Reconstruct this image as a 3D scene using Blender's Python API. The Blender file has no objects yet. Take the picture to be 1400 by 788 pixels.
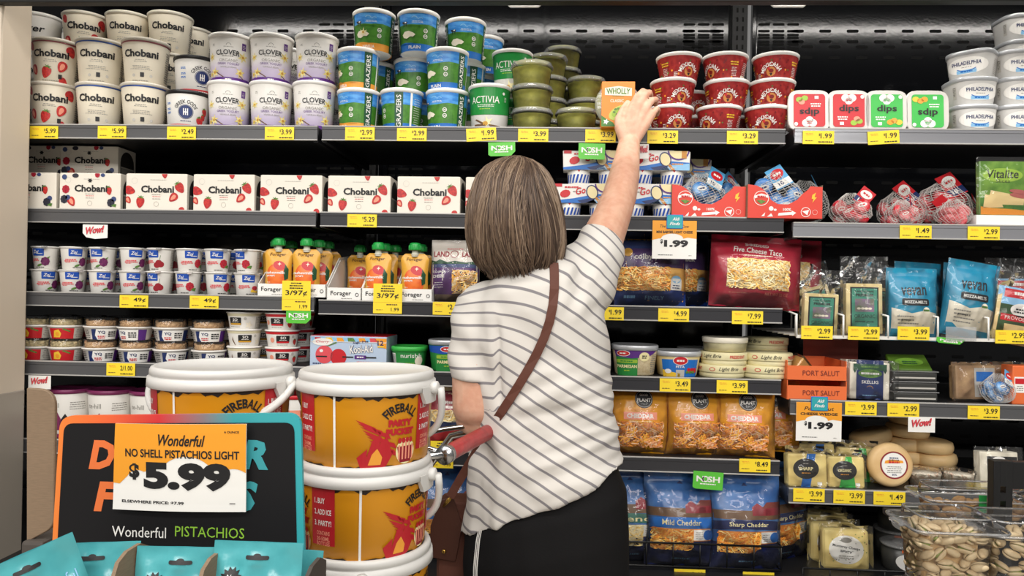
import bpy, bmesh, math, random
from mathutils import Vector, Matrix, noise
import numpy as np
R = math.radians
PI = math.pi
rnd = random.Random(7)
S = bpy.context.scene
COL = S.collection

# ------------------------------------------------------------------ camera, world, lights, exposure
FPX = 1010.0
CAM = Vector((0, -1.92, 1.40))
_yaw, _pitch, _roll = R(2.8825), R(0.186), R(1.047)
_f = Vector((-math.sin(_yaw)*math.cos(_pitch), math.cos(_yaw)*math.cos(_pitch), math.sin(_pitch)))
_r = Vector((math.cos(_yaw), math.sin(_yaw), 0)); _u = _r.cross(_f)
RX = _r*math.cos(_roll) + _u*math.sin(_roll); UX = -_r*math.sin(_roll) + _u*math.cos(_roll); FX = _f
cd = bpy.data.cameras.new('camera'); cam = bpy.data.objects.new('camera', cd); COL.objects.link(cam)
cam.matrix_world = Matrix(((RX.x, UX.x, -FX.x, CAM.x), (RX.y, UX.y, -FX.y, CAM.y), (RX.z, UX.z, -FX.z, CAM.z), (0, 0, 0, 1)))
cd.sensor_width = 36; cd.lens = 36*FPX/1400; cd.clip_start = .02
S.camera = cam
S.cycles.transparent_max_bounces = 24
S.view_settings.view_transform = 'Standard'; S.view_settings.look = 'None'
S.view_settings.exposure = 0.12; S.view_settings.gamma = 1; S.view_settings.use_curve_mapping = False
w = bpy.data.worlds.new('world'); S.world = w; w.use_nodes = True
w.node_tree.nodes['Background'].inputs[0].default_value = (1.0, .975, .94, 1)
w.node_tree.nodes['Background'].inputs[1].default_value = .2
def area(name, loc, sx, sy, power, col, aim):
    l = bpy.data.lights.new(name, 'AREA'); l.shape = 'RECTANGLE'; l.size = sx; l.size_y = sy; l.energy = power; l.color = col
    o = bpy.data.objects.new(name, l); COL.objects.link(o); o.location = loc
    o.rotation_euler = (Vector(aim) - Vector(loc)).to_track_quat('-Z', 'Y').to_euler(); return o
area('ceiling_light', (-.1, -6.2, 3.5), 6.5, .6, 130, (1, .965, .915), (-.1, 0, .6))
area('ceiling_light', (-.1, -1.75, 3.5), 5.5, .45, 66, (1, .965, .915), (-.1, -1.2, 0))
area('ceiling_light', (-.1, -3.6, 3.5), 5.5, .5, 78, (1, .965, .915), (-.1, -1.6, 0))
area('canopy_light', (.1, -.09, 2.50), 3.6, .03, 14, (1, .96, .9), (.1, .12, 1.6))

# ------------------------------------------------------------------ pixel -> place
def W(px, py, Y):
    v = FX + RX*((px-700)/FPX) + UX*((394-py)/FPX)
    return CAM + v*((Y-CAM.y)/v.y)
def PX(p):
    d = Vector(p)-CAM; z = d.dot(FX)
    return 700+FPX*d.dot(RX)/z, 394-FPX*d.dot(UX)/z
def XA(px, z, Y):
    x = W(px, 394, Y).x
    for _ in range(4):
        q = PX((x, Y, z))[0]; x += (px-q)*(Y-CAM.y)/FPX
    return x
def ZA(py, px, Y): return W(px, py, Y).z

# ------------------------------------------------------------------ materials
MATS = {}
def lin(h):
    h = h.lstrip('#'); c = [int(h[i:i+2], 16)/255 for i in (0, 2, 4)]
    return tuple((x/12.92 if x <= .04045 else ((x+.055)/1.055)**2.4) for x in c)
def M(key, hexc=None, rough=.45, metal=0, bump=0, bscale=200, var=0, vscale=40, spec=.5, trans=0, emit=0, hex2=None, coat=0, stretch=None):
    if key in MATS: return MATS[key]
    if hexc is None: raise KeyError(key)
    m = bpy.data.materials.new(key); m.use_nodes = True; nt = m.node_tree; b = nt.nodes['Principled BSDF']
    c = lin(hexc); b.inputs['Base Color'].default_value = (*c, 1); b.inputs['Roughness'].default_value = rough
    b.inputs['Metallic'].default_value = metal; b.inputs['Specular IOR Level'].default_value = spec
    if coat: b.inputs['Coat Weight'].default_value = coat; b.inputs['Coat Roughness'].default_value = .08
    tc = nt.nodes.new('ShaderNodeTexCoord'); src = tc.outputs['Object']
    if stretch:
        mp = nt.nodes.new('ShaderNodeMapping'); mp.inputs['Scale'].default_value = stretch; nt.links.new(src, mp.inputs[0]); src = mp.outputs[0]
    if var or hex2:
        n = nt.nodes.new('ShaderNodeTexNoise'); n.inputs['Scale'].default_value = vscale; n.inputs['Detail'].default_value = 4
        nt.links.new(src, n.inputs['Vector'])
        r = nt.nodes.new('ShaderNodeValToRGB'); c2 = lin(hex2) if hex2 else tuple(x*(1-var) for x in c)
        r.color_ramp.elements[0].position = .38; r.color_ramp.elements[1].position = .62
        r.color_ramp.elements[0].color = (*c2, 1); r.color_ramp.elements[1].color = (*c, 1)
        nt.links.new(n.outputs['Fac'], r.inputs[0]); nt.links.new(r.outputs[0], b.inputs['Base Color'])
    if bump:
        n = nt.nodes.new('ShaderNodeTexNoise'); n.inputs['Scale'].default_value = bscale; n.inputs['Detail'].default_value = 3
        nt.links.new(src, n.inputs['Vector']); bp = nt.nodes.new('ShaderNodeBump'); bp.inputs['Strength'].default_value = bump
        bp.inputs['Distance'].default_value = .002
        nt.links.new(n.outputs['Fac'], bp.inputs['Height']); nt.links.new(bp.outputs[0], b.inputs['Normal'])
    if emit:
        b.inputs['Emission Color'].default_value = (*c, 1); b.inputs['Emission Strength'].default_value = emit
    MATS[key] = m; return m
def film(key, hexc='ffffff', amount=.12, rough=.12, tint=None, bump=.4, bscale=60, ior=1.5):
    # thin clear plastic: transparent body with a fresnel gloss
    if key in MATS: return MATS[key]
    m = bpy.data.materials.new(key); m.use_nodes = True; nt = m.node_tree; nt.nodes.clear()
    out = nt.nodes.new('ShaderNodeOutputMaterial'); tr = nt.nodes.new('ShaderNodeBsdfTransparent'); gl = nt.nodes.new('ShaderNodeBsdfGlossy')
    df = nt.nodes.new('ShaderNodeBsdfDiffuse'); df.inputs[0].default_value = (*lin(hexc), 1)
    tr.inputs[0].default_value = (*lin(tint or 'ffffff'), 1); gl.inputs['Roughness'].default_value = rough
    fr = nt.nodes.new('ShaderNodeFresnel'); fr.inputs['IOR'].default_value = ior
    tc = nt.nodes.new('ShaderNodeTexCoord'); n = nt.nodes.new('ShaderNodeTexNoise'); n.inputs['Scale'].default_value = bscale; n.inputs['Detail'].default_value = 2
    nt.links.new(tc.outputs['Object'], n.inputs['Vector'])
    bp = nt.nodes.new('ShaderNodeBump'); bp.inputs['Strength'].default_value = bump; bp.inputs['Distance'].default_value = .004
    nt.links.new(n.outputs['Fac'], bp.inputs['Height'])
    for q in (gl, fr): nt.links.new(bp.outputs[0], q.inputs['Normal'])
    m1 = nt.nodes.new('ShaderNodeMixShader'); m1.inputs[0].default_value = amount
    nt.links.new(tr.outputs[0], m1.inputs[1]); nt.links.new(df.outputs[0], m1.inputs[2])
    m2 = nt.nodes.new('ShaderNodeMixShader'); nt.links.new(fr.outputs[0], m2.inputs[0])
    nt.links.new(m1.outputs[0], m2.inputs[1]); nt.links.new(gl.outputs[0], m2.inputs[2]); nt.links.new(m2.outputs[0], out.inputs[0])
    MATS[key] = m; return m
def ramp_mat(key, stops, axis=2, lo=0, hi=1, rough=.4, coat=0):
    # a printed colour blend along one axis of the thing itself
    if key in MATS: return MATS[key]
    m = M(key, stops[0][1], rough, coat=coat); nt = m.node_tree; b = nt.nodes['Principled BSDF']
    tc = nt.nodes.new('ShaderNodeTexCoord'); sp = nt.nodes.new('ShaderNodeSeparateXYZ'); nt.links.new(tc.outputs['Object'], sp.inputs[0])
    mr = nt.nodes.new('ShaderNodeMapRange'); mr.inputs['From Min'].default_value = lo; mr.inputs['From Max'].default_value = hi
    nt.links.new(sp.outputs[axis], mr.inputs['Value'])
    r = nt.nodes.new('ShaderNodeValToRGB'); e = r.color_ramp.elements
    while len(e) < len(stops): e.new(.5)
    for i, (p, c) in enumerate(stops): e[i].position = p; e[i].color = (*lin(c), 1)
    nt.links.new(mr.outputs[0], r.inputs[0]); nt.links.new(r.outputs[0], b.inputs['Base Color']); return m

M('ink', '1b1a1c', .5); M('white', 'f2efe9', .45, bump=.05, bscale=300); M('plastic_white', 'f4f1ec', .32, bump=.05, bscale=120, spec=.5)
M('grey_print', '8f8b84', .5); M('grey_light', 'c2beb6', .5); M('cream', 'efe6d2', .42, bump=.05, bscale=200)
M('black_plastic', '131315', .35, bump=.06); M('red', 'c8202a', .4); M('strawberry', 'd23a30', .4, hex2='a8202a', vscale=160); M('berry_pale', 'ef9a80', .4)
M('leaf', '47702f', .45, hex2='6b9440', vscale=200); M('blueberry', '3a4a78', .45); M('blackberry', '2b2c3a', .45); M('navy', '1d2f63', .4); M('purple', '5b2c83', .4)
M('yellow_tag', 'fbdc31', .5); M('orange', 'f2a12c', .45); M('paper', 'f3f1ec', .55); M('sky', '2f7fd0', .35, hex2='5aa6e6', vscale=30, stretch=(1, 1, 4))
M('grass', '4c8a2c', .4, hex2='3a7322', vscale=60); M('green_dark', '1f4f33', .4); M('green_act', '1f8a3b', .35); M('green_bright', '3bb54a', .4)
M('nosh', '5cc23e', .4); M('blue', '1f6fc4', .4); M('blue_logo', '1c4fb0', .4); M('brown', '6b4a2b', .5); M('kraft', '8a745d', .75, var=.12, vscale=90, stretch=(1, 1, 8)); M('yellow', 'f3c63a', .4)
M('red_dark', '8e1b2a', .4); M('pinkred', 'e0525a', .4); M('teal', '35a6ad', .35); M('steel', 'b9b9ba', .25, 1, bump=.1, bscale=400)
M('vanilla', 'f3e7b0', .45); M('lime', '9bbf3b', .4); M('gold', 'c9962e', .4); M('skyblue', '8fc4ea', .4)
film('clear', 'ffffff', .02, .06, None, .15, ior=1.3); film('clear_bag', 'ffffff', .015, .07, None, .5, 26, ior=1.38); film('clear_rim', 'eeeeee', .22, .08, None, .2)

# ------------------------------------------------------------------ flat artwork that is wrapped on surfaces
TXT = {}
def text_mesh(s, bold=0, shear=0, res=2, space=1.0):
    k = (s, bold, shear, res, space)
    if k in TXT: return TXT[k]
    c = bpy.data.curves.new('lettering', 'FONT'); c.body = s; c.size = 1; c.offset = bold; c.shear = shear; c.resolution_u = res; c.fill_mode = 'FRONT' if hasattr(c, 'fill_mode') else 'BOTH'
    c.space_character = space; c.align_x = 'LEFT'
    o = bpy.data.objects.new('lettering', c); me = o.to_mesh()
    vs = [(v.co.x, v.co.y) for v in me.vertices]; fs = [tuple(p.vertices) for p in me.polygons]
    o.to_mesh_clear(); bpy.data.objects.remove(o); bpy.data.curves.remove(c)
    TXT[k] = (vs, fs); return TXT[k]
class Art:
    def __init__(a): a.items = []; a.cache = {}
    def poly(a, pts, m, layer=1):
        a.items.append(([tuple(p) for p in pts], [tuple(range(len(pts)))], m, layer)); return a
    def rect(a, u0, v0, u1, v1, m, layer=1): return a.poly([(u0, v0), (u1, v0), (u1, v1), (u0, v1)], m, layer)
    def rrect(a, u0, v0, u1, v1, r, m, layer=1, n=4):
        p = []
        for cx, cy, s in ((u1-r, v0+r, -90), (u1-r, v1-r, 0), (u0+r, v1-r, 90), (u0+r, v0+r, 180)):
            for i in range(n+1): t = R(s+90*i/n); p.append((cx+r*math.cos(t), cy+r*math.sin(t)))
        return a.poly(p, m, layer)
    def ell(a, cu, cv, ru, rv, m, layer=1, n=20, rot=0):
        p = []
        for i in range(n):
            t = 2*PI*i/n; x, y = ru*math.cos(t), rv*math.sin(t); p.append((cu+x*math.cos(rot)-y*math.sin(rot), cv+x*math.sin(rot)+y*math.cos(rot)))
        return a.poly(p, m, layer)
    def ring(a, cu, cv, r0, r1, m, layer=1, n=28, t0=0, t1=2*PI):
        vs = []; fs = []
        for i in range(n+1):
            t = t0+(t1-t0)*i/n; vs += [(cu+r0*math.cos(t), cv+r0*math.sin(t)), (cu+r1*math.cos(t), cv+r1*math.sin(t))]
        for i in range(n): fs.append((2*i, 2*i+1, 2*i+3, 2*i+2))
        a.items.append((vs, fs, m, layer)); return a
    def star(a, cu, cv, r0, r1, n, m, layer=1, rot=0):
        p = [(cu+(r1 if i % 2 == 0 else r0)*math.cos(rot+PI*i/n), cv+(r1 if i % 2 == 0 else r0)*math.sin(rot+PI*i/n)) for i in range(2*n)]
        a.items.append((p+[(cu, cv)], [(i, (i+1) % (2*n), 2*n) for i in range(2*n)], m, layer)); return a
    def text(a, s, cu, cv, w=None, h=None, m='ink', layer=2, bold=0, shear=0, rot=0, arc=None, res=2, space=1.0):
        vs, fs = text_mesh(s, bold, shear, res, space)
        xs = [p[0] for p in vs]; ys = [p[1] for p in vs]; x0, x1, y0, y1 = min(xs), max(xs), min(ys), max(ys)
        sx = w/(x1-x0) if w else None; sy = h/(y1-y0) if h else None
        if sx is None: sx = sy
        if sy is None: sy = sx
        out = []
        for x, y in vs:
            x = (x-(x0+x1)/2)*sx; y = (y-(y0+y1)/2)*sy
            if arc:
                t = x/arc; x, y = (arc+y)*math.sin(t), (arc+y)*math.cos(t)-arc
            out.append((cu+x*math.cos(rot)-y*math.sin(rot), cv+x*math.sin(rot)+y*math.cos(rot)))
        a.items.append((out, fs, m, layer)); return a
    def lines(a, cu, v, w, n, m='grey_print', pitch=.0035, h=.0013, layer=2, seed=1, left=False):
        # small print too fine to read
        g = random.Random(seed)
        for i in range(n):
            ww = w*(.7+.3*g.random()); c = cu-(w-ww)/2 if left else cu; x = c-ww/2; e = c+ww/2
            while x < e:
                l = .002+.005*g.random(); a.rect(x, v-i*pitch-h/2, min(x+l, e), v-i*pitch+h/2, m, layer); x += l+.0012
        return a
    def berry(a, cu, cv, s, rot=0, m='strawberry', layer=2, leaf=True, cut=False):
        def q(x, y): return (cu+s*(x*math.cos(rot)-y*math.sin(rot)), cv+s*(x*math.sin(rot)+y*math.cos(rot)))
        pts = []
        for i in range(18):
            t = 2*PI*i/18; y = math.sin(t); x = math.cos(t)*(.62+.2*y); pts.append(q(x, y*.85))
        a.poly(pts, m, layer)
        if cut: a.poly([q(x*.5, y*.55) for x, y in [(math.cos(2*PI*i/12)*(.6+.2*math.sin(2*PI*i/12)), math.sin(2*PI*i/12)) for i in range(12)]], 'berry_pale', layer+1)
        if leaf:
            vs = [q(0, .75)]; fs = []
            for i in range(5):
                t = R(-10+50*i); vs += [q(.18*math.cos(t-.5), .75+.18*math.sin(t-.5)), q(.62*math.cos(t), .72+.42*math.sin(t)), q(.18*math.cos(t+.5), .75+.18*math.sin(t+.5))]
                fs.append((0, 3*i+1, 3*i+2, 3*i+3))
            a.items.append((vs, fs, 'leaf', layer+1))
        return a
    def rasp(a, cu, cv, s, m='raspberry', layer=2, leaf=False):
        g = random.Random(int(cu*1e5)+3)
        for i in range(9):
            t = 2*PI*i/8; r = .55*s if i < 8 else 0
            a.ell(cu+r*math.cos(t)*.85, cv+r*math.sin(t), s*.42, s*.42, m, layer+(i % 2), 9)
        if leaf: a.poly([(cu+s*.1, cv-s*.7), (cu+s*1.1, cv-s*1.0), (cu+s*1.3, cv-s*.3), (cu+s*.7, cv-s*.3)], 'leaf', layer+2)
        return a
    def bake(a, step):
        if step in a.cache: return a.cache[step]
        bm = bmesh.new(); ml = []; 
        for vs, fs, m, layer in a.items:
            if m not in ml: ml.append(m)
            vv = [bm.verts.new((x, y, layer)) for x, y in vs]
            for f in fs:
                try: fc = bm.faces.new([vv[i] for i in f]); fc.material_index = ml.index(m)
                except ValueError: pass
        if step:
            su, sv = step if isinstance(step, tuple) else (step, None)
            for ax, st in ((0, su), (1, sv)):
                if not st: continue
                lo = min(v.co[ax] for v in bm.verts); hi = max(v.co[ax] for v in bm.verts); k = math.ceil(lo/st+1e-6)
                while k*st < hi-1e-6:
                    co = [0, 0, 0]; no = [0, 0, 0]; co[ax] = k*st+1.3e-5; no[ax] = 1
                    bmesh.ops.bisect_plane(bm, geom=bm.verts[:]+bm.edges[:]+bm.faces[:], plane_co=co, plane_no=no, dist=1e-6); k += 1
        bm.verts.index_update()
        r = ([tuple(v.co) for v in bm.verts], [([v.index for v in f.verts], ml[f.material_index]) for f in bm.faces])
        bm.free(); a.cache[step] = r; return r

LAY = .00028
class MB:
    """collects shapes and links them as ONE mesh object"""
    def __init__(s): s.bm = bmesh.new(); s.slots = []
    def mi(s, m):
        if m not in s.slots: s.slots.append(m)
        return s.slots.index(m)
    def add(s, verts, faces, m, smooth=False):
        vv = [s.bm.verts.new(v) for v in verts]; k = s.mi(m); out = []
        for f in faces:
            try: fc = s.bm.faces.new([vv[i] for i in f])
            except ValueError: continue
            fc.material_index = k; fc.smooth = smooth; out.append(fc)
        return vv
    def art(s, a, mapf, step=None, smooth=False):
        vs, fs = a.bake(step); vv = [s.bm.verts.new(mapf(x, y, l*LAY)) for x, y, l in vs]
        for f, m in fs:
            try: fc = s.bm.faces.new([vv[i] for i in f]); fc.material_index = s.mi(m); fc.smooth = smooth
            except ValueError: pass
        return s
    def box(s, x0, x1, y0, y1, z0, z1, m, bev=0, seg=2):
        b = bmesh.new(); bmesh.ops.create_cube(b, size=1)
        for v in b.verts: v.co = ((x0+x1)/2+v.co.x*(x1-x0), (y0+y1)/2+v.co.y*(y1-y0), (z0+z1)/2+v.co.z*(z1-z0))
        if bev: bmesh.ops.bevel(b, geom=b.edges[:], offset=bev, segments=seg, profile=.6, affect='EDGES', clamp_overlap=True)
        s.merge(b, m, False); return s
    def merge(s, b, m, smooth=False, mat=None):
        k = s.mi(m); d = {}
        for v in b.verts: d[v] = s.bm.verts.new(mat @ v.co if mat else v.co)
        for f in b.faces:
            try: fc = s.bm.faces.new([d[v] for v in f.verts]); fc.material_index = k; fc.smooth = smooth
            except ValueError: pass
        b.free()
    def lathe(s, prof, m, n=40, cx=0, cy=0, sx=1, sy=1, smooth=True, sq=None):
        # sq: superellipse exponent for rounded-square plans
        def dirn(t):
            c, q = math.cos(t), math.sin(t)
            if sq:
                k = (abs(c)**sq+abs(q)**sq)**(-1/sq); return c*k, q*k
            return c, q
        vs = []; fs = []
        rings = []
        for r, z in prof:
            if r < 1e-6: rings.append([len(vs)]); vs.append((cx, cy, z))
            else:
                rings.append(list(range(len(vs), len(vs)+n)))
                for i in range(n):
                    a, b = dirn(2*PI*i/n); vs.append((cx+r*sx*a, cy+r*sy*b, z))
        for a, b in zip(rings, rings[1:]):
            for i in range(n):
                j = (i+1) % n
                if len(a) == 1 and len(b) == 1: continue
                if len(a) == 1: fs.append((a[0], b[j], b[i]))
                elif len(b) == 1: fs.append((a[i], a[j], b[0]))
                else: fs.append((a[i], a[j], b[j], b[i]))
        s.add(vs, fs, m, smooth); return s
    def tube(s, pts, r, m, n=8, caps=True, smooth=True, closed=False):
        pts = [Vector(p) for p in pts]; rr = r if isinstance(r, (list, tuple)) else [r]*len(pts)
        vs = []; fs = []; L = len(pts); up = None
        for i, p in enumerate(pts):
            a = pts[(i-1) % L] if (i or closed) else p; b = pts[(i+1) % L] if (i < L-1 or closed) else p
            t = (b-a).normalized()
            if up is None: up = t.orthogonal().normalized()
            up = (up-t*up.dot(t)).normalized(); sd = t.cross(up)
            for k in range(n): q = 2*PI*k/n; vs.append(p+(up*math.cos(q)+sd*math.sin(q))*rr[i])
        for i in range(L if closed else L-1):
            for k in range(n): fs.append((i*n+k, i*n+(k+1) % n, ((i+1) % L)*n+(k+1) % n, ((i+1) % L)*n+k))
        if caps and not closed: fs += [tuple(range(n))[::-1], tuple(range((L-1)*n, L*n))]
        s.add(vs, fs, m, smooth); return s
    def prism(s, pts, y0, y1, m, bev=0):
        # outline in x,z extruded from y0 to y1
        b = bmesh.new(); v0 = [b.verts.new((x, y0, z)) for x, z in pts]; f = b.faces.new(v0)
        r = bmesh.ops.extrude_face_region(b, geom=[f])
        for g in r['geom']:
            if isinstance(g, bmesh.types.BMVert): g.co.y = y1
        bmesh.ops.recalc_face_normals(b, faces=b.faces[:])
        if bev: bmesh.ops.bevel(b, geom=b.edges[:], offset=bev, segments=1, affect='EDGES', clamp_overlap=True)
        s.merge(b, m); return s
    def ball(s, c, r, m, sx=1, sy=1, sz=1, sub=2, rot=None):
        b = bmesh.new(); bmesh.ops.create_icosphere(b, subdivisions=sub, radius=r)
        for v in b.verts: v.co = Vector((v.co.x*sx, v.co.y*sy, v.co.z*sz))
        if rot: b.transform(rot)
        for v in b.verts: v.co += Vector(c)
        s.merge(b, m, True); return s
    def build(s, name, parent=None, loc=None, rot=None, sharp=True):
        me = bpy.data.meshes.new(name); 
        s.bm.normal_update(); s.bm.to_mesh(me); s.bm.free()
        for k in s.slots: me.materials.append(MATS[k])
        o = bpy.data.objects.new(name, me); COL.objects.link(o)
        if parent: o.parent = parent
        if loc is not None: o.location = loc
        if rot is not None: o.rotation_euler = rot
        return o
def tag(o, label, cat, group=None, kind=None):
    if label: o['label'] = label
    if cat: o['category'] = cat
    if group: o['group'] = group
    if kind: o['kind'] = kind
    return o
def thing(name, label, cat, loc=(0, 0, 0), rot=(0, 0, 0), group=None):
    o = bpy.data.objects.new(name, None); o.empty_display_size = .02; COL.objects.link(o); o.location = loc; o.rotation_euler = rot
    return tag(o, label, cat, group)
def struct(o): o['kind'] = 'structure'; return o
def copy_tree(o, parent=None):
    c = o.copy(); COL.objects.link(c); c.parent = parent
    for ch in list(o.children): copy_tree(ch, c)
    return c
class Kind:
    """one of each kind is built with its parts, the rest are copies of it"""
    def __init__(s, fn): s.fn = fn; s.root = None; s.used = False
    def put(s, loc, label, group=None, rot=(0, 0, 0), scale=None, flat=False):
        if s.root is None: s.root = s.fn()
        if not s.used: o = s.root; s.used = True
        else: o = copy_tree(s.root)
        o.location = loc; o.rotation_euler = rot
        if scale: o.scale = scale if isinstance(scale, tuple) else (scale,)*3
        o['label'] = label
        if group: o['group'] = group
        return o
def FACE(px, add=0, z=1.5, Y=.05): return -math.atan2(XA(px, z, Y), Y-CAM.y)+add
def cone_map(rb, rt, h, cx=0, cy=0, sq=None):
    rm = (rb+rt)/2
    def f(u, v, o):
        t = u/rm; r = rb+(rt-rb)*v/h+o+.0002
        if sq: r *= (abs(math.cos(t))**sq+abs(math.sin(t))**sq)**(-1/sq)
        return (cx+r*math.sin(t), cy-r*math.cos(t), v)
    return f
def plane_map(y=0): return lambda u, v, o: (u, y-o, v)
def pillow(w, h, T, top=.1, bot=.02, seed=0, crink=.0015, p=2.2, belly=.45):
    def y(u, v):
        a = min(1, abs(2*u/w)); e = max(0, 1-a**p)**.55
        t = v/h
        if t < belly: q = max(0, min(1, (t-bot)/(belly-bot))); s = math.sin(q*PI/2)**.7
        else: q = max(0, min(1, (1-top-t)/(1-top-belly))); s = math.sin(q*PI/2)**.8
        n = noise.noise(Vector((u*28+seed*7.3, v*28, seed*3.1)))+.6*noise.noise(Vector((u*70+seed, v*55, seed)))
        fold = 1-abs(noise.noise(Vector((u*16+v*14+seed*5, v*10-u*18, seed*1.7))))*2
        return T*e*s+crink*n*(.4+e)+crink*1.3*fold*(.3+e)
    return lambda u, v, o: (u, -y(u, v)-o, v)
def bag_mesh(mb, w, h, T, base, art, seed=0, crink=.0015, top=.1, bot=.02, nu=26, nv=32, p=2.2, belly=.45, step=.009, outline=None, back=.35):
    mp = pillow(w, h, T, top, bot, seed, crink, p, belly)
    for sgn in (1, -1):
        vs = []; fs = []
        for j in range(nv+1):
            v = h*j/nv
            for i in range(nu+1):
                u = -w/2+w*i/nu; x, y, z = mp(u, v, 0)
                if sgn < 0: y = -y*back+.0004
                if outline: x = outline(u, v)
                vs.append((x, y, z))
        for j in range(nv):
            for i in range(nu):
                q = (j*(nu+1)+i, j*(nu+1)+i+1, (j+1)*(nu+1)+i+1, (j+1)*(nu+1)+i); fs.append(q if sgn > 0 else q[::-1])
        mb.add(vs, fs, base, True)
    if art:
        ck = lambda u: max(-w*.4995, min(w*.4995, u)); cv = lambda v: max(0, min(h, v))
        m2 = (lambda u, v, o: (outline(ck(u), cv(v)), mp(ck(u), cv(v), 0)[1]-o-.0003, cv(v))) if outline else (lambda u, v, o: (ck(u), mp(ck(u), cv(v), 0)[1]-o-.0003, cv(v)))
        mb.art(art, m2, (step, step), True)
    return mp
def shreds(mb, mp, u0, u1, v0, v1, n, mats, seed=0, lift=.004, ln=(.014, .03), th=.0016, clip=None):
    g = random.Random(seed)
    for _ in range(n):
        u, v = g.uniform(u0, u1), g.uniform(v0, v1)
        if clip and not clip(u, v): continue
        a = g.gauss(0, .8); L = g.uniform(*ln); k = g.uniform(-25, 25); lf = g.random()*lift+.0012; m = g.choice(mats)
        pts = []
        for i in range(4):
            t = (i/3-.5)*L; uu = u+t*math.cos(a+k*t); vv = v+t*math.sin(a+k*t)
            uu = min(max(uu, u0), u1); vv = min(max(vv, v0), v1)
            pts.append(Vector(mp(uu, vv, lf)))
        if (pts[0]-pts[-1]).length < .006: continue
        mb.tube(pts, th, m, 4, True, False)
# ------------------------------------------------------------------ the setting: floor and the refrigerated case
M('floor_tile', 'b9b1a4', .35, var=.1, vscale=3); M('case_black', '101114', .11, bump=.05, bscale=130, spec=.35); M('case_matte', '141415', .55); M('slot', '040404', .9)
M('rail_grey', '545456', .38, bump=.04, bscale=30); M('rail_dark', '333337', .3, bump=.04, bscale=30); M('rail_edge', 'b4b2ae', .35); M('rail_silver', '98999e', .22, .35, bump=.12, bscale=14, stretch=(.5, 1, 3))
M('wire_white', 'e6e3dc', .35); M('deck_black', '1c1c1e', .4)
b = MB(); b.box(-3.5, 3.5, -4.5, .75, -.05, 0, 'floor_tile'); struct(b.build('floor'))
SZ = dict(L1=1.8241, M1=1.8245, R1=1.8275, L2=1.598, M2=1.598, R2=1.5873, L3=1.3743, M3=1.3669, L4=1.1893, M4=1.1852, M5=.9794, L5=.9800, R4=1.1362, R5=.9107, M6=.6997, R6=.69, L6=.69, R3=ZA(463, 1240, 0))
XL0, XL1, XM0, XM1, XR0, XR1 = -1.95, -.6165, -.6045, .594, .6175, 1.86
BACK = .55
case = thing('refrigerated_case', 'long black open refrigerated display case filling the back of the aisle', 'display case', (0, .3, 0))
def cpart(mb, name): o = mb.build(name, case); o.location = (0, -.3, 0); return o
for x0, x1 in ((XL0, XL1-.02), (XM0+.02, XM1-.005), (XR0+.035, XR1)):
    b = MB(); b.box(x0, x1, BACK, BACK+.02, .3, 2.6, 'case_black', .004)
    a = Art(); z = .8
    for z in [1.005+.205*k for k in range(7)]+[2.27]:
        for dz, off in ((0, 0), (-.052, .03)):
            x = x0+.13+off
            while x < x1-.05: a.rrect(x, z+dz-.005, x+.038, z+dz+.005, .004, 'slot', 1, 2); x += .088
        for i in range(3):
            for k in range(5): a.rrect(x0+.02+.047*i, z-.07+.022*k, x0+.058+.047*i, z-.062+.022*k, .003, 'slot', 1, 2); a.rrect(x1-.16+.047*i, z-.07+.022*k, x1-.122+.047*i, z-.062+.022*k, .003, 'slot', 1, 2)
    b.art(a, plane_map(BACK-.0004)); cpart(b, 'back_panel')
for xc in (-.6105, .606, XR1+.03):
    b = MB(); b.box(xc-.025, xc+.025, BACK-.03, BACK+.01, .3, 2.6, 'case_matte', .003); b.box(xc+.045, xc+.06, BACK-.015, BACK+.01, .3, 2.6, 'case_black', .003)
    a = Art()
    for k in range(58): a.rect(xc-.012, .7+k*.03, xc-.006, .715+k*.03, 'slot'); a.rect(xc+.006, .7+k*.03, xc+.012, .715+k*.03, 'slot')
    b.art(a, plane_map(BACK-.0304)); cpart(b, 'upright')
b = MB(); b.box(XL0, XR1+.1, -.16, -.13, ZA(5.0, 700, -.145), 2.62, 'case_matte', .004); cpart(b, 'canopy')
b = MB(); b.box(XL0, XR1+.1, -.13, .57, 2.56, 2.6, 'case_matte'); cpart(b, 'canopy_top')
b = MB(); b.box(XL0, XR1+.1, -.28, .57, 0, .60, 'case_matte', .01); cpart(b, 'base_cabinet')
for px in (717, 1078):
    q = W(px, 5, .18); b = MB(); b.tube([(q.x-.05, .2, q.z+.03), (q.x-.048, .18, q.z), (q.x-.04, .18, q.z-.008), (q.x+.04, .18, q.z-.008), (q.x+.048, .18, q.z), (q.x+.05, .2, q.z+.03), (q.x+.05, .2, 2.57), (q.x-.05, .2, 2.57)], .004, 'plastic_white', 8, closed=True); cpart(b, 'hanger')
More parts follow.
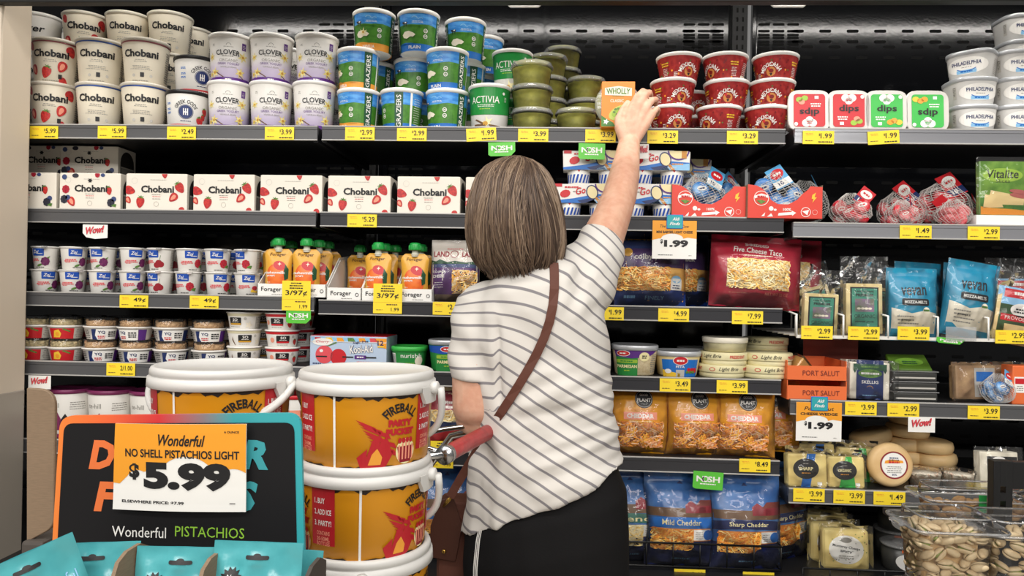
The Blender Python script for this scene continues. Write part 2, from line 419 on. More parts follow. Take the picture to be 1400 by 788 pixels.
def shelf(row, x0, x1, where, m='rail_grey', depth=.44, fence=False):
    z = SZ[row]; h = .0385
    t = thing('case_shelf', f'case shelf, {where}', 'shelf', ((x0+x1)/2, .2, z-.002)); ox, oz = (x0+x1)/2, z-.002
    b = MB(); b.box(x0-ox, x1-ox, .006-.2, depth-.2, -.022, 0, 'deck_black', .002)
    for i in range(2): b.box((x0 if i == 0 else x1-.012)-ox, (x0+.012 if i == 0 else x1)-ox, .0-.2, depth-.2, -.04, -.02, 'deck_black')
    b.build('deck', t)
    b = MB(); b.box(x0-ox, x1-ox, -.006-.2, .006-.2, z-h-oz, z-oz, m, .001)
    b.build('price_rail', t)
    b = MB()
    for zz in (z-.0015, z-h+.001): b.box(x0-ox, x1-ox, -.0085-.2, -.004-.2, zz-.0015-oz, zz+.0015-oz, 'rail_edge', .0006)
    b.box(x0-ox, x1-ox, -.0075-.2, -.0035-.2, z-.0105-oz, z-.003-oz, m, .0006)
    b.build('rail_edging', t); return t
shelf('L1', XL0, XL1, 'topmost of the left bay under the large yogurt tubs', depth=.46); shelf('M1', XM0, XM1, 'topmost of the middle bay under the salsa tubs', 'rail_dark', depth=.46); shelf('R1', XR0, XR1, 'topmost of the right bay under the dip trays', 'rail_silver')
shelf('L2', XL0, XL1, 'in the left bay under the strawberry cartons'); shelf('M2', XM0, XM1, 'in the middle bay under the red snack trays', 'rail_dark'); shelf('R2', XR0, XR1, 'in the right bay under the red net bags', 'rail_silver')
shelf('L3', XL0, XL1, 'in the left bay under the small yogurt cups'); shelf('M3', XM0, XM1, 'in the middle bay under the yogurt pouches', 'rail_dark')
shelf('L4', XL0, XL1, 'in the left bay under the granola cups'); shelf('M4', XM0, XM1, 'in the middle bay under the brie boxes', 'rail_dark')
shelf('M5', XM0, XM1, 'in the middle bay under the orange cheddar bags', 'rail_dark'); shelf('L5', XL0, XL1, 'in the left bay behind the black standee')
shelf('R4', XR0, XR1, 'in the right bay under the orange cheese trays'); shelf('R5', XR0, XR1, 'in the right bay under the whole cheese wheel')
b = MB(); b.box(XL0, XR1, -.24, .53, .655, .692, 'deck_black', .003); tag(b.build('bottom_deck'), 'black bottom deck of the case under the blue cheese bags', 'shelf')

# wire tray shelf in the right bay
rz = SZ['R3']; wx = [W(p, 460, 0).x for p in (1088, 1152, 1213, 1281, 1350, 1425)]
t = thing('wire_tray_shelf', 'white wire tray shelf with dividers holding bagged cheese slices', 'shelf', (1.2, .2, rz))
b = MB()
for k in range(9): b.tube([(wx[0]-1.2, -.2+.05*k, 0), (XR1-1.2, -.2+.05*k, 0)], .0025, 'wire_white', 6)
b.build('wire_base', t)
b = MB()
b.box(wx[0]-1.2, XR1-1.2, -.206, -.2, -.004, .004, 'wire_white')
b.tube([(wx[0]-1.2, -.2, .052), (wx[0]-1.2, -.2, 0)], .003, 'wire_white', 6)
b.build('front_rail', t)
for x in wx[:-1]:
    b = MB(); b.tube([(x-1.2, -.204, .0), (x-1.2, -.204, .055), (x-1.2, .0, .075), (x-1.2, .2, .075), (x-1.2, .2, 0)], .0028, 'wire_white', 6); b.build('divider', t)

# the pillar beside the case
px0 = W(39.6, 270, -.03)
M('pillar_paint', 'cfc1ae', .6, bump=.08, bscale=80); M('guard_steel', 'a89f93', .35, .25, bump=.08, bscale=60, stretch=(6, 6, .3))
t = thing('pillar', 'beige painted pillar with steel corner guard at left edge', 'pillar', (px0.x-.2, -.14, 0))
b = MB(); b.box(-.2, .2, 0, .11, 0, 3.4, 'pillar_paint', .006); b.build('shaft', t)
zt = W(30, 541, -.14).z
b = MB(); b.box(-.205, .2015, -.004, .108, .02, zt, 'guard_steel', .004); b.build('guard', t)
# ------------------------------------------------------------------ tubs
def tub(name, cat, rb, rt, h, art, body='white', lid='plastic_white', lidh=.009, sq=None, n=44, foil=None, step=.007, mapf=None, lidname='lid'):
    def fn():
        t = thing(name, '', cat)
        b = MB(); b.lathe([(0, 0), (rb*.94, 0), (rb, .003), (rt, h-lidh)], body, n, sq=sq)
        if art: b.art(art, mapf or cone_map(rb, rt, h-lidh, sq=sq), step)
        b.build('body', t)
        b = MB(); b.lathe([(rt-.002, h-lidh-.002), (rt+.0022, h-lidh-.001), (rt+.003, h-.002), (rt+.001, h), (rt-.004, h), (rt-.006, h-.003), (0, h-.003)], lid, n, sq=sq)
        b.build(lidname, t)
        if foil:
            b = MB(); b.lathe([(rt-.001, h-lidh-.005), (rt+.0008, h-lidh-.005), (rt+.0008, h-lidh-.001), (rt-.001, h-lidh-.001)], foil, n); b.build('foil_seal', t)
        return t
    return Kind(fn)
def shelf_put(kind, px, row, Y, tier, pitch, label, group=None, rz=0, tilt=0, dz=0):
    z = SZ[row]-.002+tier*pitch+dz; x = XA(px, z+.04, Y)
    return kind.put((x, Y, z), label, group, (tilt, 0, rz))
M('foil_blue', '3b5fae', .3, .5); M('foil_rose', 'a5626a', .3, .4); M('lid_milky', 'd7d0c2', .3)
# tall cream tubs
def cream_art(straw):
    a = Art()
    a.text('Chobani', -.004, .081, .09, .0205, 'ink', 3, bold=.036)
    a.lines(-.004, .0635, .036, 2, 'grey_print', .0045, .0014)
    if straw:
        a.berry(-.014, .029, .0195, -.3); a.berry(.025, .047, .0185, -.4, cut=True, leaf=False, layer=4); a.berry(-.05, .037, .0175, .4, cut=True, leaf=False)
        a.berry(.03, .008, .015, .8, leaf=False); a.berry(.046, .092, .018, .5, leaf=False); a.berry(-.058, .1, .015, .5, leaf=False)
        a.rect(.016, .014, .025, .026, 'ink', 6)
    else:
        a.lines(-.002, .047, .06, 3, 'grey_print', .0042, .0013); a.rect(-.004, .018, .006, .03, 'ink', 3); a.ell(-.022, .022, .004, .004, 'grey_light'); a.ell(.024, .022, .004, .004, 'grey_light')
    a.lines(-.004, .008, .06, 1, 'grey_print', .004, .0022)
    for k in range(2): a.lines(.085, .095-.002*k, .04, 14, 'grey_print', .006, .0018, seed=k)
    a.text('Chobani', .18, .074, .084, .019, 'ink', 3, bold=.022)
    return a
A1, A2 = cream_art(True), cream_art(False)
MATS['cream'].node_tree.nodes['Principled BSDF'].inputs['Roughness'].default_value = .4
st_n = tub('yogurt_tub', 'yogurt tub', .0505, .0605, .124, A1, 'cream', 'lid_milky', .008)
st_r = tub('yogurt_tub', 'yogurt tub', .0505, .0605, .124, A1, 'cream', 'lid_milky', .008, foil='foil_rose')
pl_n = tub('yogurt_tub', 'yogurt tub', .0505, .0605, .124, A2, 'cream', 'lid_milky', .008)
pl_b = tub('yogurt_tub', 'yogurt tub', .0505, .0605, .124, A2, 'cream', 'lid_milky', .008, foil='foil_blue')
pl_r = tub('yogurt_tub', 'yogurt tub', .0505, .0605, .124, A2, 'cream', 'lid_milky', .008, foil='foil_rose')
G = 'large cream yogurt tubs on the top shelf'; P = .1212
for rowi, Y in enumerate((.078, .205, .332, .459)):
    for ci, (px, nm) in enumerate(((75, 'strawberry'), (137, 'plain'), (199, 'plain'))):
        X = XA(px, 1.87, .078)
        for tier in range(3):
            if rowi == 0 and tier == 2: continue
            if rowi == 2 and ci == 0: continue
            if rowi == 3 and ci < 2: continue
            k = st_n if ci == 0 else pl_n
            if rowi == 0 and tier == 1: k = (st_r, pl_b, pl_r)[ci]
            if rowi == 0 and tier == 0 and ci: k = pl_b
            where = ['lower front', 'upper front'][tier] if rowi == 0 else ['lower', 'middle', 'topmost'][tier]+[' second-row', ' third-row', ' rearmost'][rowi-1]
            what = 'cream yogurt tub with strawberries' if ci == 0 else ['', 'plain cream yogurt tub', 'plain cream yogurt tub beside the black-lidded tubs'][ci]
            col = ['nearest the pillar', 'in the second column from the pillar', 'in the third column'][ci]
            k.put((X+rnd.uniform(-.002, .002), Y, SZ['L1']-.002+tier*P), f'{where} {what} {col}', G, (0, 0, FACE(px, -.12)+rnd.uniform(-.08, .08)))
# white tubs deep behind the pillar
a = Art().text('ager', 0, .07, .06, .02, 'ink', 3, bold=.02, shear=.2).lines(0, .05, .05, 2).rect(.04, .02, .05, .03, 'ink')
wt = tub('yogurt_tub', 'yogurt tub', .050, .058, .124, a, 'white', 'plastic_white')
for i, (px, Y) in enumerate(((54, .21), (76, .335))):
    for tier in range(3):
        z = SZ['L1']-.002+tier*P; x = XA(px, 2.1, Y)
        wt.put((x, Y, z), f"white yogurt tub behind the pillar, {['bottom', 'middle', 'top'][tier]} of the {['nearer', 'farther'][i]} white stack", 'white tubs stacked beside the pillar', (0, 0, .3))
# white tubs with black lids
a = Art(); a.text('GREEK GODS', 0, .0725, .066, .010, 'ink', 2, bold=.012, arc=.0275); a.ell(0, .045, .0175, .0175, 'navy', 2, 24); a.ring(0, .045, .0185, .0195, 'navy', 2)
for dx in (-.005, 0, .005): a.rect(dx-.0011, .036, dx+.0011, .054, 'white', 3)
a.rect(-.006, .043, .006, .0455, 'white', 3); a.lines(0, .0205, .036, 1, 'navy', .003, .002)
a.rect(-.165, 0, .165, .012, 'red', 1); a.lines(-.0, .006, .05, 1, 'white', .003, .003)
for u, v, s in ((.038, .022, .015), (.052, .05, .012), (.048, .035, .01)): a.berry(u, v, s, .2)
for v in (.07, .055, .045): a.lines(-.05, v, .018, 2, 'blue', .003, .0018)
gg = tub('yogurt_tub', 'yogurt tub', .0505, .0565, .104, a, 'white', 'black_plastic', .009)
shelf_put(gg, 257, 'L1', .078, 0, .1, 'white yogurt tub with black lid and round blue emblem, on the shelf', 'black-lidded yogurt tubs', .35)
shelf_put(gg, 268, 'L1', .10, 1, .101, 'white yogurt tub with black lid, stacked on the lower black-lidded tub', 'black-lidded yogurt tubs', .75)
# lilac tubs
ramp_mat('lilac_print', [(0, 'd0bfe2'), (.28, 'ddd2ea'), (.5, 'f3f0ec'), (1, 'f6f3ec')], 2, 0, .12)
M('blossom', 'efe2a0', .45, hex2='d8c26a', vscale=120)
a = Art(); a.text('CLOVER', -.002, .078, .062, .014, 'ink', 3, bold=.018, arc=.2); a.lines(-.002, .0675, .04, 1, 'grey_print', .003, .0022)
a.text('ORGANIC', 0, .0565, .048, .0075, 'grey_print', 3); a.text('GREEK YOGURT', 0, .0475, .058, .006, 'purple', 3); a.text('VANILLA BEAN', 0, .0385, .042, .0045, 'grey_print', 3)
a.ring(0, .096, .0055, .0065, 'grey_print', 2, 14, 0, PI); a.lines(0, .0925, .034, 1, 'grey_print'); a.rect(.034, .088, .046, .107, 'purple', 2); a.lines(.04, .1, .008, 3, 'white', .004, .001, 3); a.lines(-.042, .1, .008, 2)
for u, v, s in ((-.05, .066, .012), (-.04, .024, .015), (.038, .069, .015), (.032, .026, .015), (-.055, .02, .011)): a.star(u, v, s*.45, s, 6, 'blossom', 2, .3); a.ell(u, v, s*.25, s*.25, 'gold', 3, 8)
a.poly([(-.036, .024), (-.034, .026), (-.012, .012), (-.013, .010)], 'brown', 3); a.poly([(.03, .02), (.042, .012), (.041, .010), (.029, .018)], 'brown', 3)
a.rect(-.163, 0, .163, .0115, 'purple', 1); a.lines(0, .006, .022, 1, 'white', .003, .0028, 3)
for k in range(3): a.lines(.09+.03*k, .09, .024, 14, 'grey_print', .0055, .0015, seed=k)
cl = tub('yogurt_tub', 'yogurt tub', .0495, .0565, .131, a, 'lilac_print', 'plastic_white', .009)
for ri, Y in enumerate((.078, .2)):
    for ci, px in enumerate((313, 371, 431)):
        X = XA(px, 1.88, .078)
        for tier in range(2): cl.put((X+rnd.uniform(-.003, .003), Y, SZ['L1']-.002+tier*.1285), f"lilac vanilla yogurt tub, {['lower', 'upper'][tier]} {['front', 'second-row'][ri]} one in the {['left', 'middle', 'right'][ci]} lilac column", 'lilac yogurt tubs on the top shelf', (0, 0, FACE(px, -.03)+rnd.uniform(-.12, .12)))
# pasture tubs
def graz(base, van):
    a = Art(); C = .172
    a.rect(-C, .017, C, .07, 'grass', 1); a.rect(-C, .068, C, .1, 'sky', 2); a.rect(-C, 0, C, .019, base, 2)
    p = [(-.06, .017)]+[(-.06+.012*i, .019+.0035*math.sin(i*.6+.4)) for i in range(11)]+[(.06, .017)]; a.poly(p, base, 2)
    a.poly([(-.06, .07), (-.03, .071), (0, .069), (.03, .072), (.06, .070), (.06, .066), (.02, .064), (-.03, .067), (-.06, .065)], 'grass', 3)
    a.ring(-.008, .083, .007, .009, 'skyblue', 3, 14, .3, 2.6); a.ring(.008, .081, .006, .0075, 'skyblue', 3, 14, .6, 2.9); a.lines(0, .078, .03, 2, 'white', .003, .001, 4, 5)
    a.ell(-.035, .075, .008, .0035, 'ink', 4, 10); a.rect(-.04, .066, -.038, .075, 'ink', 4); a.rect(-.032, .066, -.03, .075, 'ink', 4); a.ell(-.042, .077, .003, .002, 'ink', 4, 8); a.ell(-.033, .076, .003, .0018, 'white', 5, 8)
    for u in (.022,):
        for v in (.054, .039): a.ring(u, v, .004, .0058, 'white', 4, 14); a.rect(u-.003, v-.001, u+.003, v+.001, 'white', 4)
    a.poly([(-.045, .044), (-.037, .052), (-.024, .053), (-.012, .048), (-.005, .043), (-.012, .037), (-.02, .038), (-.03, .033), (-.04, .036)], 'cream', 4)
    if van: a.star(-.022, .048, .004, .013, 6, 'vanilla', 5, .4); a.ell(-.022, .048, .003, .003, 'gold', 6, 8)
    a.text('VANILLA' if van else 'PLAIN', -.008, .010, .034, .0085, 'white', 4, bold=.02)
    for s in (-1, 1):
        a.rect(s*.068-.011, 0, s*.068+.011, .1, 'green_dark', 3); a.text('GRAZIERS', s*.068, .05, .085, .012, 'white', 5, bold=.01, rot=PI/2)
    a.rect(.098, 0, .104, .1, 'white', 3)
    a.lines(.12, .085, .024, 12, 'white', .006, .0012, 5, 6); a.lines(-.1, .085, .03, 12, 'white', .006, .0012, 5, 7)
    return tub('yogurt_tub', 'yogurt tub', .0485, .056, .112, a, 'white', 'plastic_white', .01)
M('vanilla_orange', 'eda03a', .4)
gv, gp = graz('vanilla_orange', True), graz('blue', False)
G = 'pasture-picture yogurt tubs on the top shelf'; pg = .1095
for k, px, Y, tier, rz, lab in (
    (gv, 490, .078, 0, -.55, 'vanilla pasture yogurt tub on the shelf beside the lilac tubs'), (gp, 549, .078, 0, -1.25, 'pasture yogurt tub turned to show its vertical side lettering'), (gp, 611, .078, 0, -.4, 'plain pasture yogurt tub on the shelf beside the green tub'),
    (gv, 511, .2, 0, -.3, 'vanilla pasture yogurt tub, lower one in the second row'), (gp, 569, .205, 0, 0, 'plain pasture yogurt tub, lower middle one in the second row'), (gp, 648, .2, 0, .3, 'plain pasture yogurt tub, lower right one in the second row'),
    (gv, 490, .078, 1, -.55, 'vanilla pasture yogurt tub, middle one of the front left pasture stack'), (gv, 512, .2, 1, -.3, 'vanilla pasture yogurt tub half hidden in the middle tier'), (gp, 566, .165, 1, .0, 'plain pasture yogurt tub set back in the middle tier'),
    (gp, 611, .078, 1, -.35, 'plain pasture yogurt tub, foremost in the middle tier'), (gp, 636, .205, 1, -.75, 'plain pasture yogurt tub in the middle tier turned to its side panel'), (gp, 655, .33, 1, .2, 'plain pasture yogurt tub deepest in the middle tier'), (gp, 655, .33, 0, .2, 'plain pasture yogurt tub deepest on the shelf'),
    (gv, 511, .095, 2, .1, 'vanilla pasture yogurt tub on top of the pasture stack'), (gp, 572, .10, 2, .12, 'plain pasture yogurt tub on top, middle of three'), (gp, 636, .16, 2, .15, 'plain pasture yogurt tub on top, right of three'), (gp, 662, .3, 2, .3, 'plain pasture yogurt tub on top, farthest back')):
    shelf_put(k, px, 'L1', Y, tier, pg, lab, G, rz)
# green tubs
a = Art(); C = .17; a.rect(-C, .05, C, .115, 'green_act', 1)
a.poly([(-.17, .05)]+[(-.17+.01*i, .05-.008*math.cos((-.17+.01*i)*18)) for i in range(35)]+[(.17, .05)], 'green_act', 2)
a.text('ACTIVIA', -.006, .082, .078, .018, 'white', 3, bold=.0, res=3); a.lines(-.004, .068, .062, 2, 'white', .004, .0015); a.lines(-.006, .0575, .04, 1, 'lime', .003, .002)
a.star(.002, .022, .006, .017, 5, 'vanilla', 3, .6); a.ell(-.004, .019, .007, .006, 'gold', 4, 10)
for p in ([(-.036, .03), (-.03, .031), (.0, .016), (-.004, .012)], [(-.038, .018), (-.038, .014), (-.005, .013), (-.005, .017)], [(.006, .017), (.04, .013), (.04, .009), (.006, .013)], [(.01, .012), (.034, .004), (.033, .001), (.008, .009)]): a.poly(p, 'brown', 4)
a.ell(.045, .1, .004, .004, 'white', 3, 8); a.lines(.052, .09, .008, 4, 'white')
av = tub('yogurt_tub', 'yogurt tub', .0475, .0555, .125, a, 'white', 'plastic_white', .009)
for px, Y, tier, rz, lab in ((669, .078, 0, -.05, 'green and white yogurt tub on the shelf beside the clear tubs'), (703, .2, 0, 0, 'green and white yogurt tub, lower one in the second row'), (700, .17, 1, -.1, 'green and white yogurt tub raised in the upper tier'), (727, .31, 0, .5, 'green yogurt tub deep behind, lower'), (722, .31, 1, .8, 'green yogurt tub deep behind, upper')):
    shelf_put(av, px, 'L1' if px < 436 else 'M1', Y, tier, .122, lab, 'green and white yogurt tubs', rz)
# clear tubs of green dip
M('guac', 'b3b04a', .55, hex2='a09f3e', vscale=70, bump=.3, bscale=90)
def guac():
    t = thing('dip_tub', '', 'dip tub')
    b = MB(); b.lathe([(0, .002), (.043, .002), (.046, .004), (.0525, .048), (0, .048)], 'guac', 44); b.build('green_dip', t)
    b = MB(); b.lathe([(0, 0), (.0455, 0), (.047, .002), (.0545, .052), (.0555, .053)], 'clear', 44); b.build('cup', t)
    b = MB(); b.lathe([(.0545, .0505), (.0575, .051), (.0585, .054), (.0575, .0575), (.0555, .059), (.055, .0635), (.052, .0645), (.05, .0625), (0, .0625)], 'clear_rim', 44); b.build('lid', t); return t
gk = Kind(guac); G = 'clear tubs of green dip'
for px, Y, n, name in ((727, .078, 3, 'front left stack'), (749, .215, 4, 'stack behind the front left one'), (769, .34, 5, 'tallest stack at the back'), (788, .078, 1, None), (801, .22, 3, 'short stack behind the single tub')):
    for t in range(n): shelf_put(gk, px, 'M1', Y, t, .0625, 'clear tub of green dip standing alone in front' if n == 1 else f"clear tub of green dip, {['lowest', 'second', 'third', 'fourth', 'fifth'][t]} up in the {name}", G)
# boxed classic dip the shopper takes
M('sleeve_orange', 'ee8f33', .45); M('avocado', 'b9c858', .4)
a = Art(); a.poly([(-.034, .094), (-.034, .082), (.034, .08), (.034, .1), (0, .105), (-.034, .1)], 'cream', 2); a.text('WHOLLY', 0, .0925, .06, .0155, 'leaf', 3, bold=.03, arc=.3); a.lines(0, .080, .04, 1, 'leaf'); a.text('CLASSIC', -.003, .0675, .034, .0075, 'cream', 2, bold=.02)
a.ell(.004, .038, .03, .016, 'avocado', 2, 20, .5); a.ell(.004, .04, .022, .011, 'lime', 3, 18, .5)
for i in range(9): a.ell(.004+.014*math.cos(i*2.4), .04+.008*math.sin(i*2.4), .004, .003, 'leaf', 4, 7)
a.poly([(-.042, .002), (-.042, .03), (-.03, .022), (-.012, .012), (-.006, .002)], 'grass', 2); a.star(-.03, .014, .004, .008, 5, 'white', 3)
t = thing('dip_box', 'round clear tub of dip in an orange sleeve, held by the reaching hand', 'dip', (XA(845, 1.88, -.03), -.03, SZ['M1']-.005))
b = MB(); b.box(-.042, .042, -.003, .05, 0, .117, 'sleeve_orange', .0015); b.art(a, plane_map(-.0032)); b.build('sleeve', t)
def lie(mb, prof, m, n=40):
    q = MB(); q.lathe(prof, m, n); 
    for v in q.bm.verts: v.co = (v.co.x, v.co.z, v.co.y+.0585)
    mb.mi(m); k = mb.mi(m); mb.merge(q.bm, m, True)
b = MB(); lie(b, [(0, .04), (.046, .04), (.047, .038), (.055, .006), (.0585, .004), (.0585, .0), (.053, -.0015), (0, -.0015)], 'clear_rim'); b.build('tub', t)
b = MB(); lie(b, [(0, .038), (.045, .038), (.053, .006), (.0, .006)], 'guac'); b.build('green_dip', t)
def dipbox2():
    t = thing('dip_box', '', 'dip'); b = MB(); b.box(-.042, .042, 0, .05, 0, .117, 'sleeve_orange', .0015); b.build('sleeve', t)
    b = MB(); lie(b, [(0, .049), (.046, .049), (.055, .01), (.0585, .004), (.0585, .0), (.053, .001), (0, .001)], 'clear_rim'); b.build('tub', t); return t
dk = Kind(dipbox2)
dk.put((XA(856, 1.88, .10), .1, SZ['M1']-.002), 'orange-sleeved dip standing directly behind the one being taken', 'orange-sleeved dips', (0, 0, -.12))
dk.put((XA(868, 1.88, .19), .19, SZ['M1']-.002), 'orange-sleeved dip farthest back behind the hand', 'orange-sleeved dips', (0, 0, -.1))
# salsa tubs
M('salsa_disc', 'c9823f', .4); M('salsa', '962427', .3, hex2='b03430', vscale=90, bump=.1); M('salsa_dark', '7e1b1c', .35)
a = Art(); a.text('MEXICANA', 0, .0405, .066, .0105, 'white', 3, bold=.012, arc=.0245); a.ell(0, .022, .012, .012, 'salsa_disc', 2, 20); a.ring(0, .022, .0155, .0165, 'white', 2, 24, .2, PI-.2)
for i in range(11): t = PI*i/10; a.rect(.02*math.cos(t)-.0006, .022+.019*math.sin(t)-.0006, .02*math.cos(t)+.0008, .022+.019*math.sin(t)+.0018, 'white', 3)
a.ell(.001, .024, .006, .005, 'salsa_dark', 4, 10); a.poly([(-.004, .018), (.004, .018), (.001, .012), (-.001, .012)], 'ink', 4); a.ell(-.005, .029, .003, .004, 'red', 4, 8); a.lines(0, .006, .036, 1, 'white', .003, .0022)
g = random.Random(4)
for i in range(70): a.ell(g.uniform(-.165, .165), g.uniform(.003, .052), g.uniform(.0015, .004), g.uniform(.001, .003), g.choice(['salsa_dark', 'pinkred', 'orange', 'salsa_dark', 'leaf']), 1, 7)
for u in (.065, -.065): a.lines(u, .045, .022, 2, 'yellow', .006, .003, 3, 2); a.lines(u, .031, .018, 6, 'white', .004, .0012, 3, 8)
a.lines(.105, .045, .03, 9, 'white', .0045, .0013, 3, 3); a.rect(.088, .006, .12, .013, 'cream', 3); a.lines(-.035, .02, .012, 3, 'white', .004, .0015)
sk = tub('salsa_tub', 'salsa tub', .0465, .058, .072, a, 'salsa', 'plastic_white', .008)
G = 'red salsa tubs with white lids'
for px, Y, tier, rz, lab in ((917, .078, 0, .2, 'lowest salsa tub of the left stack'), (983, .078, 0, -.9, 'lowest salsa tub of the middle stack'), (1048, .078, 0, -.3, 'lowest salsa tub of the right stack'), (948, .2, 0, .3, 'salsa tub on the shelf behind left and middle stacks'), (1010, .2, 0, -.8, 'salsa tub on the shelf behind middle and right stacks'),
    (920, .075, 1, .3, 'second salsa tub of the left stack, nearest the hand'), (993, .082, 1, -.15, 'second salsa tub of the middle stack'), (1055, .078, 1, -.3, 'second salsa tub of the right stack'), (942, .2, 1, .4, 'salsa tub set back in the second tier'),
    (928, .085, 2, .35, 'topmost salsa tub of the left stack'), (991, .082, 2, -1.0, 'topmost salsa tub of the middle stack, turned away'), (1060, .08, 2, -.5, 'topmost salsa tub of the right stack')):
    shelf_put(sk, px, 'M1', Y, tier, .0695, lab, G, rz)
# dip trays standing on edge
def diptray(colr, flip):
    def fn():
        t = thing('dip_tray', '', 'dip tray'); w = .054
        def rs(r): return [(x, z+w) for x, z in [(r*math.cos(2*PI*i/40)/((abs(math.cos(2*PI*i/40))**5+abs(math.sin(2*PI*i/40))**5)**.2), r*math.sin(2*PI*i/40)/((abs(math.cos(2*PI*i/40))**5+abs(math.sin(2*PI*i/40))**5)**.2)) for i in range(40)]]
        b = MB(); b.prism(rs(w), 0, .008, 'tray_clear', .0015); b.prism(rs(w*.9), .008, .05, 'tray_clear', .003); b.build('tray', t)
        b = MB(); a = Art(); a.rrect(-.04, -.043, .04, .043, .008, colr, 1)
        def q(): pass
        s = -1 if flip else 1; ro = PI if flip else 0
        for u, v, r in ((-.008, .033, .011), (.008, .033, .011), (0, .025, .01)): a.ell(s*u, s*v, r, r*.9, 'white', 2)
        a.lines(0, s*.030, .014, 2, colr, .004, .0018, 3, 2)
        a.text('dips', 0, s*.004, .05, .022, 'ink', 4, bold=.025, rot=ro); a.lines(s*-.016, s*-.017, .034, 2, 'white', .006, .003, 3, 3)
        for u, v, m in ((.012, -.032, 'lime'), (.026, -.028, 'lime'), (.02, -.022, 'berry_pale')) if colr == 'red' else ((.008, -.03, 'orange'), (.018, -.026, 'vanilla_orange'), (.03, -.03, 'yellow')): a.ell(s*u, s*v, .0085, .007, m, 3, 12)
        a.rect(s*-.018-.005, s*-.034-.004, s*-.018+.005, s*-.034+.004, 'paper', 3); a.ell(s*.034, s*.036, .005, .005, 'paper', 3, 8)
        b.art(a, lambda u, v, o: (u, -.0006-o, v+w)); b.build('label_film', t); return t
    return Kind(fn)
M('tray_clear', 'd4cfc9', .2, spec=.6)
for px, c, fl, lab in ((1107, 'red', True, 'red dip tray standing upside down, nearest the salsa tubs'), (1161, 'red', False, 'red dip tray standing upright beside the green ones'), (1213, 'green_bright', False, 'green dip tray standing upright'), (1269, 'green_bright', True, 'green dip tray standing upside down beside the cream cheese')):
    k = diptray(c, fl); shelf_put(k, px, 'R1', .02, 0, 0, lab, 'dip trays standing on edge', 0, -.06)
kw = diptray('green_bright', False)
for px, Y, lab in ((1220, .105, 'dip tray behind the upright green tray, only its rim showing'), (1276, .105, 'dip tray behind the inverted green tray, only its rim showing')): shelf_put(kw, px, 'R1', Y, 0, 0, lab, 'dip trays standing on edge', 0, 0, .0)
# cream cheese tubs
M('silver_lid', 'c3c5c8', .3, .3); M('silver_body', 'dcdad6', .35)
a = Art(); a.ell(0, .034, .046, .022, 'white', 1, 26); a.text('PHILADELPHIA', 0, .041, .062, .0095, 'navy', 3, bold=.02, arc=.4); a.ring(0, .062, .040, .042, 'blue', 2, 16, -2.1, -1.04); a.lines(0, .0305, .03, 1, 'grey_print'); a.rrect(-.022, .015, .022, .024, .002, 'skyblue', 2); a.lines(0, .0195, .036, 1, 'blue', .003, .003, 3)
a.rect(-.062, .02, -.052, .05, 'grey_light', 2); a.lines(-.057, .048, .008, 6, 'ink', .004, .0012, 3); a.lines(.085, .05, .04, 9, 'grey_print', .0045, .0012, 3)
pk = tub('cream_cheese_tub', 'cream cheese tub', .0475, .0545, .073, a, 'silver_body', 'silver_lid', .01, sq=3.2)
G = 'silver cream cheese tubs'
for px, Y, n in ((1325, .075, 3), (1385, .075, 3), (1392, .205, 5)):
    for t in range(n):
        shelf_put(pk, px+(4 if t == 2 and px == 1325 else 0), 'R1', Y, t, .0705, f"silver cream cheese tub, {['lowest', 'second', 'third', 'fourth', 'topmost'][t]} in the {'left front' if px == 1325 else 'right front' if Y < .1 else 'tall rear'} stack", G, (0 if not (t == 2 and px == 1325) else -.75)+(.0), 0)
